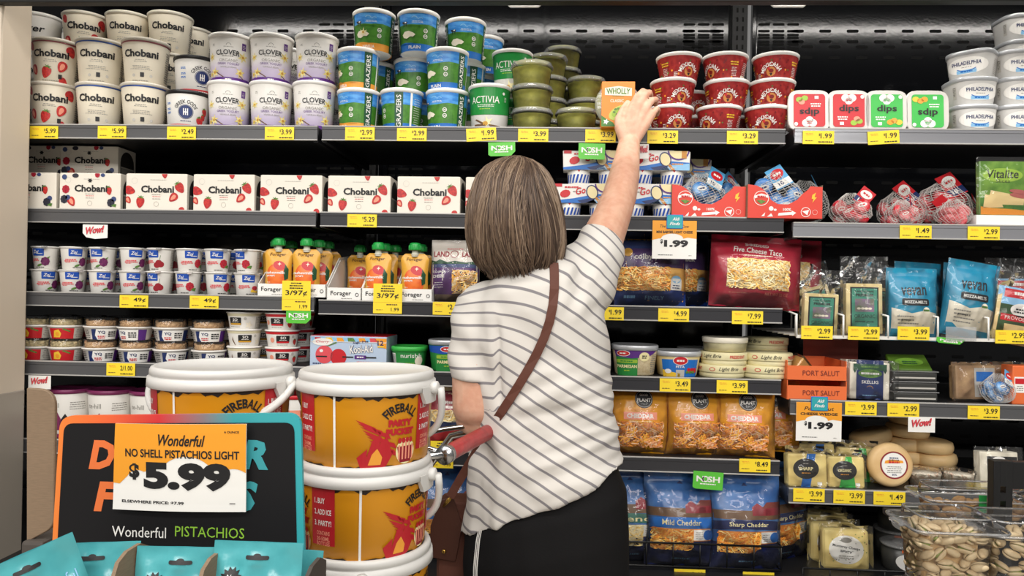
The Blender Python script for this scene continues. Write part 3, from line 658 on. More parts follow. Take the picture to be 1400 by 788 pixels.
# ------------------------------------------------------------------ second row: cartons
M('carton', 'ece5d8', .5); M('carton_dark', '2a2725', .7); M('cup_grey', '8d8983', .5); M('raspberry', 'b02036', .4)
def carton(berry):
    def fn():
        t = thing('yogurt_carton', '', 'yogurt carton'); w, h, d = .167, .099, .10
        b = MB(); b.box(-w/2, w/2, 0, d, 0, h, 'carton', .002)
        a = Art(); a.text('Chobani', .003, .058, .09, .019, 'ink', 3, bold=.034); a.lines(0, .043, .034, 1, 'grey_print', .004, .0014); a.lines(0, .038, .03, 1, 'pinkred', .003, .0014); a.lines(0, .032, .03, 1, 'grey_print'); a.ring(0, .018, .006, .0066, 'grey_print', 2, 16); a.ring(-.06, .08, .0075, .008, 'grey_light', 2, 16); a.lines(.005, .083, .06, 1, 'grey_light')
        if berry:
            for u, v in ((-.07, .028), (.058, .02)): a.rasp(u, v, .012, 'blackberry', leaf=(u > 0))
            for u, v in ((-.06, .033), (-.07, .088), (.066, .03)): a.ell(u, v, .007, .007, 'blueberry', 3, 12)
            a.berry(-.05, .022, .016, .5, cut=True, leaf=False); a.berry(.052, .052, .013, .2); a.rasp(-.066, .055, .012, 'raspberry'); a.rasp(.02, .095, .008, 'raspberry'); a.ell(.035, .094, .006, .005, 'blueberry', 3, 10); a.ell(-.04, .092, .009, .006, 'blackberry', 3, 10); a.star(0, .079, .004, .007, 6, 'ink', 2)
        else:
            a.berry(-.044, .022, .0175, -.15); a.berry(-.073, .054, .018, 1.3, leaf=False); a.berry(-.077, .028, .012, .6, cut=True, leaf=False); a.berry(.064, .062, .018, .6); a.berry(.046, .036, .0165, -.8, cut=True, leaf=False); a.berry(.022, .097, .012, .1, leaf=False); a.berry(.07, .001, .012, .3, leaf=False)
        it = []
        for vs, fs, m, l in a.items: it.append(([(min(max(x, -w/2+.0003), w/2-.0003), min(max(y, .0003), h-.0003)) for x, y in vs], fs, m, l))
        a.items = it
        b.art(a, plane_map(-.0003))
        e = Art(); q = [(.012, 0), (.088, 0), (.088, .055)]+[(.05+.038*math.cos(PI*i/10), .055+.036*math.sin(PI*i/10)) for i in range(1, 10)]+[(.012, .055)]
        e.poly(q, 'carton_dark', 1); e.rect(.016, .0, .084, .04, 'cup_grey', 2); e.rect(.014, .04, .086, .044, 'grey_light', 3); e.rect(.03, 0, .05, .036, 'grey_print', 3)
        b.art(e, lambda u, v, o: (w/2+o+.0003, u, v)); b.art(e, lambda u, v, o: (-w/2-o-.0003, u, v)); b.build('box', t)
        tt = MB(); tt.box(-w/2+.003, w/2-.003, .003, d-.003, h-.0002, h+.0008, 'carton'); 
        tt.build('top_panel', t); return t
    return Kind(fn)
cs, cb = carton(False), carton(True)
G = 'four-cup yogurt cartons on the second shelf'
names = ['berry carton half hidden by the pillar', 'berry carton, second from the pillar', 'strawberry carton beside the berry cartons', 'second strawberry carton right of the berry cartons', 'strawberry carton just left of the shelf seam', 'strawberry carton just right of the shelf seam', 'strawberry carton nearest the shopper in full view', 'strawberry carton partly behind the shopper']
for i, px in enumerate((36, 123, 214, 306, 398, 491, 586, 680)):
    row = 'L2' if px < 436 else 'M2'; k = cb if i < 2 else cs; z = SZ[row]-.002
    k.put((XA(px, z+.05, .008), .008, z), 'cream '+names[i], G, (0, 0, rnd.uniform(-.02, .02)))
    if i in (0, 1): k.put((XA(px, z+.05, .008), .14, z), f"berry carton in the second row behind the {['pillar', 'second berry carton'][i]}", G)
for px, rz, lab in ((57, 0, 'berry carton on the back stack in shadow, nearer the pillar'), (122, .05, 'berry carton on the back stack in shadow, standing crooked')):
    cb.put((XA(px, 1.75, .15), .15, SZ['L2']-.002+.1), lab, G, (0, 0, rz))
# snack packs with striped cups
M('cup_white', 'ebe8e2', .4); M('cheese_pale', 'efe0ae', .5); M('breadstick', 'c98a3c', .5)
a = Art(); w, h = .162, .05
a.poly([(-.081, .0), (.081, .0), (.081, .02), (.03, .024), (-.03, .012), (-.081, .006)], 'blue', 1); a.poly([(.0, 0), (.081, 0), (.081, .018), (.03, .012)], 'skyblue', 2); a.poly([(-.01, .0), (.03, .0), (.02, .014), (-.02, .006)], 'navy', 2)
a.rect(-.08, .042, -.06, .05, 'red', 2); a.lines(-.035, .041, .05, 1, 'red', .003, .004, 3); a.text('Go', -.012, .032, .026, .018, 'red', 3, bold=.02, shear=.3, rot=.2); a.ell(-.052, .024, .014, .010, 'red', 2, 10, .3); a.lines(-.025, .03, .018, 1, 'grey_print', .003, .002)
a.ell(.018, .028, .0155, .0195, 'navy', 3, 18, .3); a.ell(.018, .028, .0125, .0165, 'cheese_pale', 4, 18, .3); a.poly([(.025, .013), (.031, .016), (.044, -.0), (.034, -.0)], 'breadstick', 4)
a.poly([(.04+.028*math.cos(PI+PI*i/12)+.012, .05+.024*math.sin(PI+PI*i/12)) for i in range(13)], 'purple', 3); a.poly([(.04+.024*math.cos(PI+PI*i/12)+.012, .05+.02*math.sin(PI+PI*i/12)) for i in range(13)], 'cheese_pale', 4); a.rect(.06, .031, .073, .05, 'breadstick', 5); a.lines(.05, .016, .04, 1, 'orange', .003, .003, 4); a.text('Original', .035, .006, .022, .005, 'white', 5)
def snack():
    t = thing('cheese_snack_pack', '', 'snack pack')
    b = MB(); b.prism([(-.081, .036), (.081, .036), (.083, .084), (.045, .084), (.04, .087), (-.03, .087), (-.035, .085), (-.083, .085)], 0, .062, 'cup_white', .001); b.art(a, lambda u, v, o: (u, -.0006-o, v+.0355)); b.build('sleeve', t)
    for cx in (-.04, .042):
        c = MB(); c.lathe([(0, 0), (.026, 0), (.0275, .002), (.031, .04), (0, .04)], 'cup_white', 30, cx, .032)
        e = Art()
        for i in range(9):
            u = -.04+.01*i; e.poly([(u, .002), (u+.005, .002), (u+.011, .024), (u+.006, .024)], 'blue_logo', 1)
        e.poly([(-.006, .038), (.006, .038), (.0, .03)], 'red', 1); c.art(e, cone_map(.0275, .031, .04, cx, .032), .006); c.build('cup', t)
    return t
sn = Kind(snack); G = 'cheese snack packs behind the raised arm'
for px, tier, Y, lab in ((800, 0, .012, 'snack pack on the shelf nearest the hair'), (888, 0, .012, 'snack pack on the shelf beside the red tray'), (812, 1, .014, 'snack pack on the upper tier behind the green hanging sign'), (899, 1, .012, 'snack pack on the upper tier right of the forearm'), (930, 1, .13, 'snack pack in shadow behind the upper right one'), (930, 0, .13, 'snack pack in shadow behind the lower right one')):
    sn.put((XA(px, SZ['M2']+.05, Y), Y, SZ['M2']-.002+tier*.0875), 'white and blue cheese '+lab, G, (0, 0, rnd.uniform(-.03, .03)))
# red display trays and net bags of wrapped cheeses
M('tray_red', 'dc4335', .45); M('net', 'd8d5d0', .5); M('net_dark', '3a3b3f', .5); M('wrap_blue', '3a7cc4', .25, hex2='8fb6dd', vscale=60); M('wrap_red', 'cf2230', .25, hex2='e87f84', vscale=60); M('tag_blue', '5aa7d8', .35)
def redtray():
    t = thing('display_tray', '', 'display tray'); w = .187
    b = MB(); o = [(-w/2, 0), (w/2, 0), (w/2, .08), (w/2-.03, .082), (w/2-.035, .074), (w/2-.05, .062), (w/2-.062, .048), (w/2-.085, .035), (-w/2+.075, .036), (-w/2+.058, .046), (-w/2+.05, .062), (-w/2+.035, .075), (-w/2+.022, .082), (-w/2, .085)]
    b.prism(o, 0, .002, 'tray_red')
    a = Art(); a.ring(-.06, .05, .0175, .019, 'white', 1, 26); a.poly([(-.077, .049), (-.06, .055), (-.043, .051), (-.043, .057), (-.06, .062), (-.077, .056)], 'white', 2); a.lines(-.06, .0545, .028, 1, 'red', .003, .004, 3); a.poly([(-.072, .044), (-.06, .046), (-.048, .042), (-.06, .035)], 'leaf', 2)
    a.poly([(.068, .06), (.077, .066), (.073, .054), (.079, .054), (.068, .04), (.071, .05), (.066, .05)], 'yellow', 2)
    a.text('100%', .005, .022, .02, .007, 'white', 2, bold=.03); a.poly([(-.018, .006), (.018, .009), (.018, .006), (.028, .014), (.016, .02), (.017, .016), (-.016, .013)], 'white', 2); a.ring(.052, .016, .011, .0125, 'white', 2, 18); a.poly([(.043, .018), (.06, .022), (.056, .008)], 'white', 2); a.ring(.075, .016, .006, .0065, 'white', 2, 14); a.ell(-.035, .024, .006, .006, 'white', 2, 9); a.ell(-.025, .021, .004, .003, 'white', 2, 8); a.poly([(-.06, .004), (-.05, .014), (-.052, .004)], 'white', 2); a.poly([(-.045, .003), (-.035, .012), (-.03, .004)], 'white', 2)
    b.art(a, plane_map(-.0004)); b.build('front_panel', t)
    b = MB(); b.box(-w/2, w/2, .002, .22, 0, .002, 'tray_red'); b.build('bottom_panel', t)
    for s in (-1, 1): b = MB(); b.box(s*w/2-.001, s*w/2+.001, .002, .22, 0, .085, 'kraft'); b.build('side_panel', t)
    return t
rt = Kind(redtray); zt = SZ['M2']-.002
rt.put((XA(969, zt+.04, .0), .0, zt), 'red cardboard tray with scooped front beside the snack packs', 'scooped red display trays')
rt.put((XA(1072, zt+.04, -.005), -.013, zt), 'red cardboard tray with scooped front overhanging the shelf end', 'scooped red display trays', (0, 0, .02))
def netbag(wrap, seed, rx, ry, rz_, tagc, tagrot=.5):
    def fn():
        g = random.Random(seed); t = thing('net_bag_of_cheese', '', 'net bag'); n = 0
        # wrapped round cheeses
        pts = []
        for i in range(7):
            for _ in range(60):
                p = Vector((g.uniform(-1, 1)*(rx-.022), g.uniform(-1, 1)*(ry-.022), g.uniform(.014, max(.016, 2*rz_-.022))))
                q = Vector((p.x/rx, p.y/ry, (p.z-rz_)/rz_))
                if q.length < .78 and all((p-o).length > .026 for o in pts): pts.append(p); break
        for p in pts:
            b = MB(); b.lathe([(0, -.0095), (.015, -.0095), (.0195, -.006), (.0205, 0), (.0195, .006), (.015, .0095), (0, .0095)], wrap, 22)
            e = Art(); e.ell(0, 0, .012, .006, 'white', 1, 14); e.lines(0, 0, .018, 1, 'red' if wrap == 'wrap_red' else 'navy', .003, .004, 2); b.art(e, lambda u, v, o: (u, v, .0097+o))
            b.build('wrapped_cheese', t, p, (g.uniform(.6, 2.0), g.uniform(-.5, .5), g.uniform(-.6, .6)))
        b = bmesh.new(); bmesh.ops.create_uvsphere(b, u_segments=22, v_segments=14, radius=1)
        for v in b.verts:
            k = 1+.10*noise.noise(v.co*1.7+Vector((seed, 0, 0))); tw = v.co.z*.9; x, y = v.co.x*math.cos(tw)-v.co.y*math.sin(tw), v.co.x*math.sin(tw)+v.co.y*math.cos(tw)
            z = v.co.z*rz_*k+rz_
            if v.co.z > .85: z += (v.co.z-.85)*.12
            v.co = (x*rx*k, y*ry*k, max(z, .0015))
        bmesh.ops.poke(b, faces=[f for f in b.faces if len(f.verts) == 4]); bmesh.ops.dissolve_edges(b, edges=[e for e in b.edges if all(len(v.link_edges) > 4 for v in e.verts)], use_verts=False)
        bmesh.ops.wireframe(b, faces=b.faces[:], thickness=.0013, use_replace=True)
        m = MB(); m.merge(b, 'net'); m.build('net', t)
        m = MB(); m.box(-.019, .019, -.0008, .0008, 0, .058, tagc, .0003); e = Art(); e.ell(0, .038, .016, .013, 'red' if tagc != 'red' else 'white', 1, 18, .4); e.lines(0, .038, .024, 1, 'white' if tagc != 'red' else 'red', .004, .006, 2); e.rect(-.019, .003, .019, .02, 'navy' if tagc == 'red' else 'white', 1); e.text('10', -.004, .0115, .012, .011, 'white' if tagc == 'red' else 'navy', 2, bold=.03); m.art(e, plane_map(-.0009))
        m.build('card_tag', t, (rx*.25, -ry*.62, rz_*1.5), (-.5, tagrot, 0)); return t
    return Kind(fn)
nb = netbag('wrap_blue', 3, .058, .055, .045, 'tag_blue', .5); nb2 = netbag('wrap_blue', 8, .06, .055, .047, 'tag_blue', -.5)
G = 'blue net bags in the red trays'
for k, px, Y, z, rz, lab in ((nb, 958, .066, .003, .2, 'net bag of blue-wrapped cheeses in the front of the left red tray'), (nb2, 990, .16, .003, 1.0, 'net bag of blue-wrapped cheeses at the back of the left red tray'), (nb2, 1060, .055, .003, -.1, 'net bag of blue-wrapped cheeses in the front of the right red tray'), (nb, 1100, .17, .003, .9, 'net bag of blue-wrapped cheeses at the back of the right red tray')):
    k.put((XA(px, zt+.06, Y), Y, zt+z), lab, G, (0, 0, rz), 1.16)
nr = netbag('wrap_red', 5, .052, .05, .036, 'red', .7); nr2 = netbag('wrap_red', 11, .058, .05, .042, 'red', -.6); zr = SZ['R2']-.002
G = 'red net bags on the right shelf'
for k, px, Y, dz, rot, sc, lab in ((nr, 1163, .06, 0, (0, 0, -.2), 1.0, 'low net bag of red-wrapped cheeses beside the right red tray'), (nr2, 1232, .14, .0, (0, 0, .3), 1.15, 'net bag of red-wrapped cheeses set back behind the others'), (nr2, 1285, .12, .012, (0, .15, .1), 1.25, 'tallest net bag of red-wrapped cheeses showing its numbered tag'), (nr, 1233, .045, 0, (0, 0, .5), .8, 'small net bag of red-wrapped cheeses lying low at the shelf edge'), (nr, 1303, .042, 0, (0, 0, 2.6), .82, 'net bag of red-wrapped cheeses lying against the green slices pack'), (nr2, 1326, .21, 0, (0, 0, 1.2), .95, 'net bag of red-wrapped cheeses mostly hidden behind the green slices pack')):
    k.put((XA(px, zr+.05, Y), Y, zr+dz), lab, G, rot, sc)
# green slices pack on a white tray
M('pack_green', '5c8a2e', .25, hex2='7da640', vscale=30, bump=.1); M('ham', 'b8605a', .4); M('slices', 'efd59a', .45)
a = Art(); a.ell(0, .105, .05, .018, 'lime', 1, 24); a.text('Vitalite', 0, .108, .078, .022, 'ink', 3, bold=.012, shear=.15); a.text('Slices', 0, .09, .035, .008, 'ink', 3)
a.poly([(-.056, .012), (.056, .012), (.056, .04), (.03, .055), (-.02, .06), (-.056, .045)], 'grass', 1); a.poly([(-.04, .03), (.05, .028), (.053, .05), (-.03, .066)], 'slices', 2); a.poly([(-.05, .02), (.0, .022), (-.01, .05), (-.045, .055)], 'slices', 3)
for v in (.052, .062): a.ell(.04, v, .025, .006, 'ham', 4, 14, -.15)
a.poly([(-.056, .003), (.056, .003), (.056, .014), (.02, .018), (-.03, .02), (-.056, .024)], 'orange', 3)
t = thing('cheese_slices_pack', 'green pack of cheese slices standing on a white tray at right edge', 'slices pack', (XA(1372, zr+.08, .02), .02, zr+.027), (-.05, 0, 0))
b = MB(); b.box(-.058, .058, 0, .018, 0, .142, 'pack_green', .004); b.art(a, plane_map(-.0004)); b.build('pouch', t)
b = MB(); bag_mesh(b, .13, .152, .008, 'clear_bag', None, 3, .001); b.build('clear_border', t)
b = MB(); b.box(-.075, .15, -.0, .2, 0, .003, 'paper'); b.box(-.075, .15, -.002, 0, 0, .027, 'paper'); b.box(-.077, -.075, -.002, .2, 0, .027, 'paper'); b.box(.15, .152, -.002, .2, 0, .027, 'paper'); b.box(-.06, .06, .0, .06, .003, .027, 'paper')
tag(b.build('display_tray', None, (XA(1377, zr, .005), .005, zr)), 'low white cardboard tray under the green slices pack', 'display tray')
# ------------------------------------------------------------------ third row: small cups
def smallcup(kind):
    a = Art(); a.rrect(-.016, .036, .016, .056, .002, 'blue_logo', 1, 3); a.text('Zoi', -.004, .047, .016, .009, 'white', 3, bold=.02, shear=.3); a.rect(-.002, .041, .013, .0425, 'white', 3)
    a.lines(-.012, .027, .034, 2, 'pinkred', .004, .003, 2, 4); a.lines(-.018, .0195, .02, 1, 'pinkred', .003, .0015); a.lines(.005, .005, .03, 1, 'ink', .003, .002)
    if kind == 'berry': a.rasp(.019, .021, .0125, 'berry_purple'); a.ell(.005, .011, .008, .003, 'leaf', 2, 8, .4); a.poly([(.022, .031), (.03, .036), (.027, .029)], 'leaf', 4)
    elif kind == 'cherry':
        for u, v in ((.012, .016), (.022, .018), (.017, .022)): a.ell(u, v, .0085, .008, 'cherry', 2, 14)
        a.poly([(.018, .028), (.019, .028), (.022, .042), (.021, .042)], 'leaf', 2)
    elif kind == 'rasp': a.rasp(.019, .022, .0125, 'raspberry_red', leaf=True)
    else: a.poly([(.006, .01), (.03, .008), (.036, .016), (.02, .013), (.008, .018)], 'yellow', 2); a.ell(.017, .021, .008, .006, 'raspberry_red', 3, 12); a.ell(.033, .018, .006, .01, 'orange', 3, 12)
    for dd in (.062, -.062): a.rect(dd-.014, .006, dd+.014, .056, 'grey_light', 1); a.lines(dd, .053, .024, 10, 'grey_print', .0046, .002, 2, 4)
    def fn():
        t = thing('yogurt_cup', '', 'yogurt cup'); h = .063
        b = MB(); b.lathe([(0, 0), (.026, 0), (.0275, .002), (.0335, h-.004)], 'cup_white', 34); b.art(a, cone_map(.0275, .0335, h-.004), .006); b.build('cup', t)
        b = MB(); b.lathe([(.033, h-.0045), (.0362, h-.0045), (.0368, h-.003), (.0362, h-.0015), (.034, h-.001)], 'plastic_white', 34); b.build('rim', t)
        b = MB(); b.lathe([(.0355, h-.0012), (.036, h-.0008), (.03, h-.0002), (0, h-.0004)], 'foil', 34)
        b.add([(.012, -.033, h-.001), (.026, -.026, h-.001), (.028, -.037, h-.007), (.02, -.041, h-.008)], [(0, 1, 2, 3)], 'foil'); b.build('foil_lid', t); return t
    return Kind(fn)
M('berry_purple', '7d2d63', .4, hex2='5d2050', vscale=200); M('cherry', '96202c', .35); M('raspberry_red', 'c42c3c', .4, hex2='9c1f30', vscale=220); M('foil', 'd9d6d2', .25, .6, bump=.2, bscale=160)
K4 = {k: smallcup(k) for k in ('berry', 'cherry', 'rasp', 'mango')}
xs = (62, 101, 140, 181, 220, 258, 298, 339); kb = ['berry']*4+['cherry', 'rasp', 'rasp', 'mango']; kt = ['berry']*4+['cherry', 'rasp', 'rasp', 'rasp']; pics = dict(berry='purple berry', cherry='cherry', rasp='raspberry', mango='mango')
rb = (.25, -.1, .1, .05, -.75, -.5, .15, .1); rtp = (-.7, .1, -.6, .2, -.75, .15, -.1, -.8); G = 'small white yogurt cups'
ordn = ['pillar end', 'second column', 'third column', 'fourth column', 'fifth column', 'sixth column', 'seventh column', 'column beside the pouches']
for ri, Y in enumerate((.045, .125)):
    for i, px in enumerate(xs):
        X = XA(px, 1.42, .045)
        for tier in range(2):
            kk = (kb, kt)[tier][i]; lab = f"{['lower', 'upper'][tier]} {['front', 'rear'][ri]} white cup with {pics[kk]} picture, {ordn[i]}"
            K4[kk].put((X+rnd.uniform(-.002, .002), Y, SZ['L3']-.002+tier*.0625), lab, G, (0, 0, (rb, rtp)[tier][i]+FACE(px)))
# pouches and their cardboard trays
M('pouch', 'e2a83c', .3, bump=.25, bscale=40); M('cap_green', '22a045', .35, bump=.05); M('mango_red', 'd8402c', .4, hex2='ef7a2e', vscale=22); M('spout', 'dcd9c8', .35)
def pouch():
    t = thing('yogurt_pouch', '', 'yogurt pouch'); w, h = .078, .125
    def ol(u, v):
        s = 1-.10*math.sin(PI*min(1, v/h))
        if v > h*.86: s *= 1-((v/h-.86)/.14)**2*.35
        return u*s
    a = Art(); a.text('Forager', 0, .109, .044, .011, 'brown', 3, bold=.012)
    p = [(.002+.030*math.cos(2*PI*i/20), .053+.036*math.sin(2*PI*i/20)+.004*math.cos(4*PI*i/20)) for i in range(20)]; a.poly(p, 'mango_red', 1); a.ell(.008, .08, .018, .012, 'red', 2, 16, -.3); a.poly([(.024, .084), (.034, .07), (.033, .045), (.024, .04), (.022, .06)], 'green_dark', 3)
    a.text('cashewmilk', -.004, .061, .06, .0075, 'white', 4, bold=.03); a.text('yogurt', -.016, .052, .026, .007, 'white', 4, bold=.03); a.lines(-.022, .035, .014, 1, 'white'); a.poly([(-.024, .02), (-.018, .028), (-.012, .018)], 'white', 4); a.star(.008, .084, .002, .006, 4, 'cream', 4)
    b = MB(); bag_mesh(b, w, h, .022, 'pouch', a, 2, .0012, .05, .0, 18, 26, 2.4, .35, .007, ol, back=.5); b.build('pouch', t)
    b = MB(); b.lathe([(.009, h-.008), (.0095, h-.004), (.011, h-.002), (.011, h), (.0085, h+.001), (.0085, h+.012)], 'spout', 20); b.build('spout', t)
    b = MB(); b.lathe([(0, h+.009), (.0165, h+.009), (.0172, h+.012), (.0155, h+.024), (.0135, h+.028), (.009, h+.0295), (0, h+.0295)], 'cap_green', 24)
    for i in range(12): b.box(.016*math.cos(PI*i/6)-.0012, .016*math.cos(PI*i/6)+.0012, .016*math.sin(PI*i/6)-.0012, .016*math.sin(PI*i/6)+.0012, h+.010, h+.022, 'cap_green')
    b.build('cap', t); return t
def forager():
    t = thing('display_tray', '', 'display tray'); w, d = .093, .24
    b = MB(); b.box(-w/2, w/2, 0, .002, 0, .034, 'paper'); a = Art(); a.text('Forager', -.008, .018, .055, .015, 'ink', 2, bold=.01); a.lines(.008, .006, .04, 1, 'grey_print'); a.ring(.035, .016, .0035, .005, 'ink', 2, 12); b.art(a, plane_map(-.0004)); b.build('front_panel', t)
    for s in (-1, 1):
        b = MB(); y = [(0, 0), (d, 0), (d, .12), (.12, .11), (.01, .036), (0, .034)]; x0 = s*w/2-(.002 if s > 0 else 0)
        q = MB(); q.prism(y, 0, .002, 'paper')
        for v in q.bm.verts: v.co = (x0+v.co.y, v.co.x, v.co.z)
        b.merge(q.bm, 'paper'); b.build('side_panel', t)
    b = MB(); b.box(-w/2, w/2, .002, d, 0, .002, 'kraft'); b.box(-w/2, w/2, d-.002, d, 0, .1, 'kraft'); b.build('bottom_panel', t); return t
pk_, ft = Kind(pouch), Kind(forager); G = 'mango yogurt pouches'
for px, row, lab in ((375, 'L3', 'white tray of pouches beside the small cups'), (422, 'L3', 'white tray of pouches behind the left large price card'), (470, 'M3', 'white pouch tray standing empty at the front'), (518, 'M3', 'white tray of pouches behind the right large price card'), (567, 'M3', 'white tray holding the rightmost pouches')):
    z = SZ[row]-.002; ft.put((XA(px, z+.01, .005), .005, z), lab, 'white pouch trays')
for px, Y, row, rz, lab in ((381, .034, 'L3', .05, 'pouch in front, leftmost of all'), (378, .09, 'L3', .3, 'pouch standing behind the leftmost one'), (419, .034, 'L3', .08, 'pouch in front above the left price card'), (436, .09, 'L3', .15, 'pouch second in the tray behind the left price card'), (448, .15, 'L3', .1, 'pouch third back behind the left price card'), (398, .16, 'L3', .1, 'pouch third back in the leftmost tray'),
    (492, .17, 'M3', 0, 'pouch deep in the nearly empty tray'), (517, .034, 'M3', -.15, 'pouch in front above the right price card'), (526, .085, 'M3', -.1, 'pouch second in the tray behind the right price card'), (540, .14, 'M3', -.1, 'pouch third back behind the right price card'), (567, .034, 'M3', .05, 'pouch in front, rightmost of all'), (575, .1, 'M3', .05, 'pouch behind the rightmost one')):
    z = SZ[row]+.001; pk_.put((XA(px, z+.07, Y), Y, z), 'yellow mango '+lab, G, (0, 0, rz))
# ------------------------------------------------------------------ bags of shredded cheese
for k, c in (('shred_a', 'f7b94e'), ('shred_b', 'fada8c'), ('shred_c', 'fcefc6'), ('shred_d', 'ee9636'), ('shred_e', 'f8d2aa'), ('shred_f', 'f0aa78')): M(k, c, .45)
def shredbag(name, cat, w, h, T, base, a, win, mats, seed, n=260, hdr='clear_bag', extra=None, crink=.0016, back=.35):
    def fn():
        t = thing(name, '', cat)
        b = MB(); mp = bag_mesh(b, w, h, T, base, a, seed, crink, back=back); b.build('bag', t)
        if win:
            b = MB(); u0, u1, v0, v1 = win; shreds(b, lambda u, v, o: mp(u, v, o+.0008), u0, u1, v0, v1, n, mats, seed); tag(b.build('shredded_cheese', t), None, None, kind='stuff')
        b = MB(); bag_mesh(b, w*1.01, h*1.005, T+.006, 'clear_bag', None, seed+1, .0035, .06, .0, 30, 36, back=back)
        b.build('clear_film', t)
        if extra: extra(t)
        return t
    return Kind(fn)
M('lol_top', 'd9d2c8', .35); M('lol_purple', '5a2d6e', .35)
a = Art(); a.rect(-.064, .0, .064, .02, 'kraft', 1); a.rect(-.064, .1, .064, .168, 'lol_top', 1); a.rect(-.064, .09, .064, .103, 'blueberry', 1); a.poly([(-.064, .1), (-.064, .112), (-.05, .107), (-.04, .113), (-.02, .105), (0, .109), (.03, .104), (.064, .112), (.064, .1)], 'green_dark', 2); a.rect(-.064, .02, .064, .09, 'lol_purple', 1)
a.text('LAND', -.036, .128, .042, .016, 'red_dark', 3, bold=.03); a.ring(-.002, .128, .009, .011, 'red_dark', 3, 20); a.text('LAKES', .04, .128, .042, .016, 'red_dark', 3, bold=.03); a.lines(0, .143, .06, 1, 'pinkred', .003, .002, 3); a.text('CO-JACK', -.04, .078, .036, .008, 'white', 3, bold=.03); a.text('CHEESE', -.042, .067, .032, .008, 'white', 3, bold=.03); a.lines(-.042, .05, .03, 3, 'white', .006, .0015, 3)
lol = shredbag('shredded_cheese_bag', 'cheese bag', .13, .168, .03, 'lol_top', a, (-.005, .06, .022, .082), ['shred_b', 'shred_c', 'shred_e', 'shred_a'], 4, 170)
z = SZ['M3']-.002; lol.put((XA(622, z+.08, .04), .04, z), 'purple and cream shredded cheese bag left of the shopper', None, (-.12, 0, .03))
M('colby_blue', '1d3a86', .3, bump=.2); M('colby_purple', '43275c', .3)
a = Art(); a.rect(-.095, 0, .095, .04, 'colby_blue', 1); a.rect(-.095, .098, .095, .2, 'colby_purple', 1); a.rect(-.095, .15, .095, .2, 'navy', 2); a.text('colby jack', .0, .125, .09, .02, 'grey_light', 4, bold=.02); a.ell(-.06, .14, .012, .012, 'gold', 4, 14); a.text('FINELY', .01, .02, .05, .009, 'skyblue', 3); a.lines(-.055, .022, .04, 1, 'skyblue', .003, .007, 3); a.rrect(.05, .04, .08, .07, .004, 'paper', 4); a.ell(.065, .068, .013, .010, 'skyblue', 4, 14); a.lines(.065, .052, .024, 2, 'navy', .006, .0025, 5)
M('bag_cheese_yellow', 'e9b45c', .4)
def clip(u, v): return not (u > .047 and v < .082)
colby = shredbag('shredded_cheese_bag', 'cheese bag', .188, .20, .045, 'bag_cheese_yellow', a, (-.088, .048, .038, .098), ['shred_a', 'shred_b', 'shred_d', 'shred_b'], 9, 300)
z = SZ['M3']-.002
colby.put((XA(889, z+.1, .055), .055, z), 'blue and purple shredded cheese bag under the orange price card', 'blue and purple cheese bags', (-.12, 0, 0))
colby.put((XA(925, z+.1, .16), .16, z), 'blue and purple cheese bag standing behind in shadow, right', 'blue and purple cheese bags', (-.1, 0, .1))
colby.put((XA(842, z+.1, .155), .155, z), 'blue and purple cheese bag half hidden by the striped sleeve', 'blue and purple cheese bags', (-.1, 0, -.1))
M('taco_red', 'b01f38', .25, bump=.15, bscale=50); a = Art(); a.rect(-.08, .05, .08, .125, 'shred_c', 1); a.text('SHREDDED', .0, .165, .06, .008, 'white', 3, bold=.02, rot=-.06); a.text('Five Cheese Taco', .0, .149, .125, .016, 'white', 3, bold=.015, shear=.2, rot=-.06); a.lines(.0, .135, .1, 1, 'cream', .003, .003, 3); a.text('NET WT 32 OZ', .05, .036, .06, .007, 'berry_pale', 3); a.lines(-.05, .036, .06, 1, 'berry_pale')
taco = shredbag('shredded_cheese_bag', 'cheese bag', .235, .19, .04, 'taco_red', a, (-.08, .08, .047, .125), ['shred_a', 'shred_b', 'shred_c', 'shred_c', 'shred_b'], 15, 360)
taco.put((XA(1031, z+.09, .05), .05, z), 'large red shredded cheese bag leaning at the shelf end', 'large red cheese bags', (-.1, .05, 0))
taco.put((XA(1062, z+.1, .16), .16, z), 'large red shredded cheese bag standing behind the front one', 'large red cheese bags', (-.1, .02, -.1))
# slices and shreds in the wire trays
M('cheese_white', 'ecd9a4', .45, hex2='e3cc90', vscale=12); M('label_green', '3f8f78', .4); M('mountain', '8a6f8f', .45, hex2='6f7d5a', vscale=40)
a = Art(); a.rect(-.033, .012, .033, .118, 'ink', 2); a.rect(-.0305, .022, .0305, .1155, 'label_green', 3); a.rect(-.023, .058, .023, .09, 'mountain', 4)
for i in range(4): a.ell(-.014+.009*i, .066, .005, .003, 'cream', 5, 8)
a.text('LANDSCAPE', 0, .108, .045, .005, 'ink', 4, bold=.03); a.text('PREMIUM', 0, .099, .042, .0075, 'ink', 4, bold=.04); a.text('ORGANIC', 0, .047, .05, .009, 'ink', 4); a.text('PEPPER JACK', 0, .033, .046, .005, 'ink', 4, bold=.03)
def slices():
    t = thing('cheese_slices_bag', '', 'cheese slices')
    b = MB(); b.box(-.044, .044, 0, .022, .004, .128, 'cheese_white', .003); b.build('cheese_slices', t)
    b = MB(); b.box(-.034, .034, -.001, 0, .011, .119, 'ink'); b.art(a, plane_map(-.0005)); b.build('label_card', t)
    b = MB(); bag_mesh(b, .115, .195, .012, 'clear_bag', None, 4, .004, .25, .0, 24, 34, back=2.4); b.build('clear_bag', t); return t
sl = Kind(slices); zr3 = SZ['R3']+.004; G = 'bagged organic cheese slices'
sl.put((XA(1122, zr3+.08, .03), .03, zr3-.012), 'bag of cheese slices in the first wire bay, sagging low', G, (.0, .03, .05), (1, 1, .92))
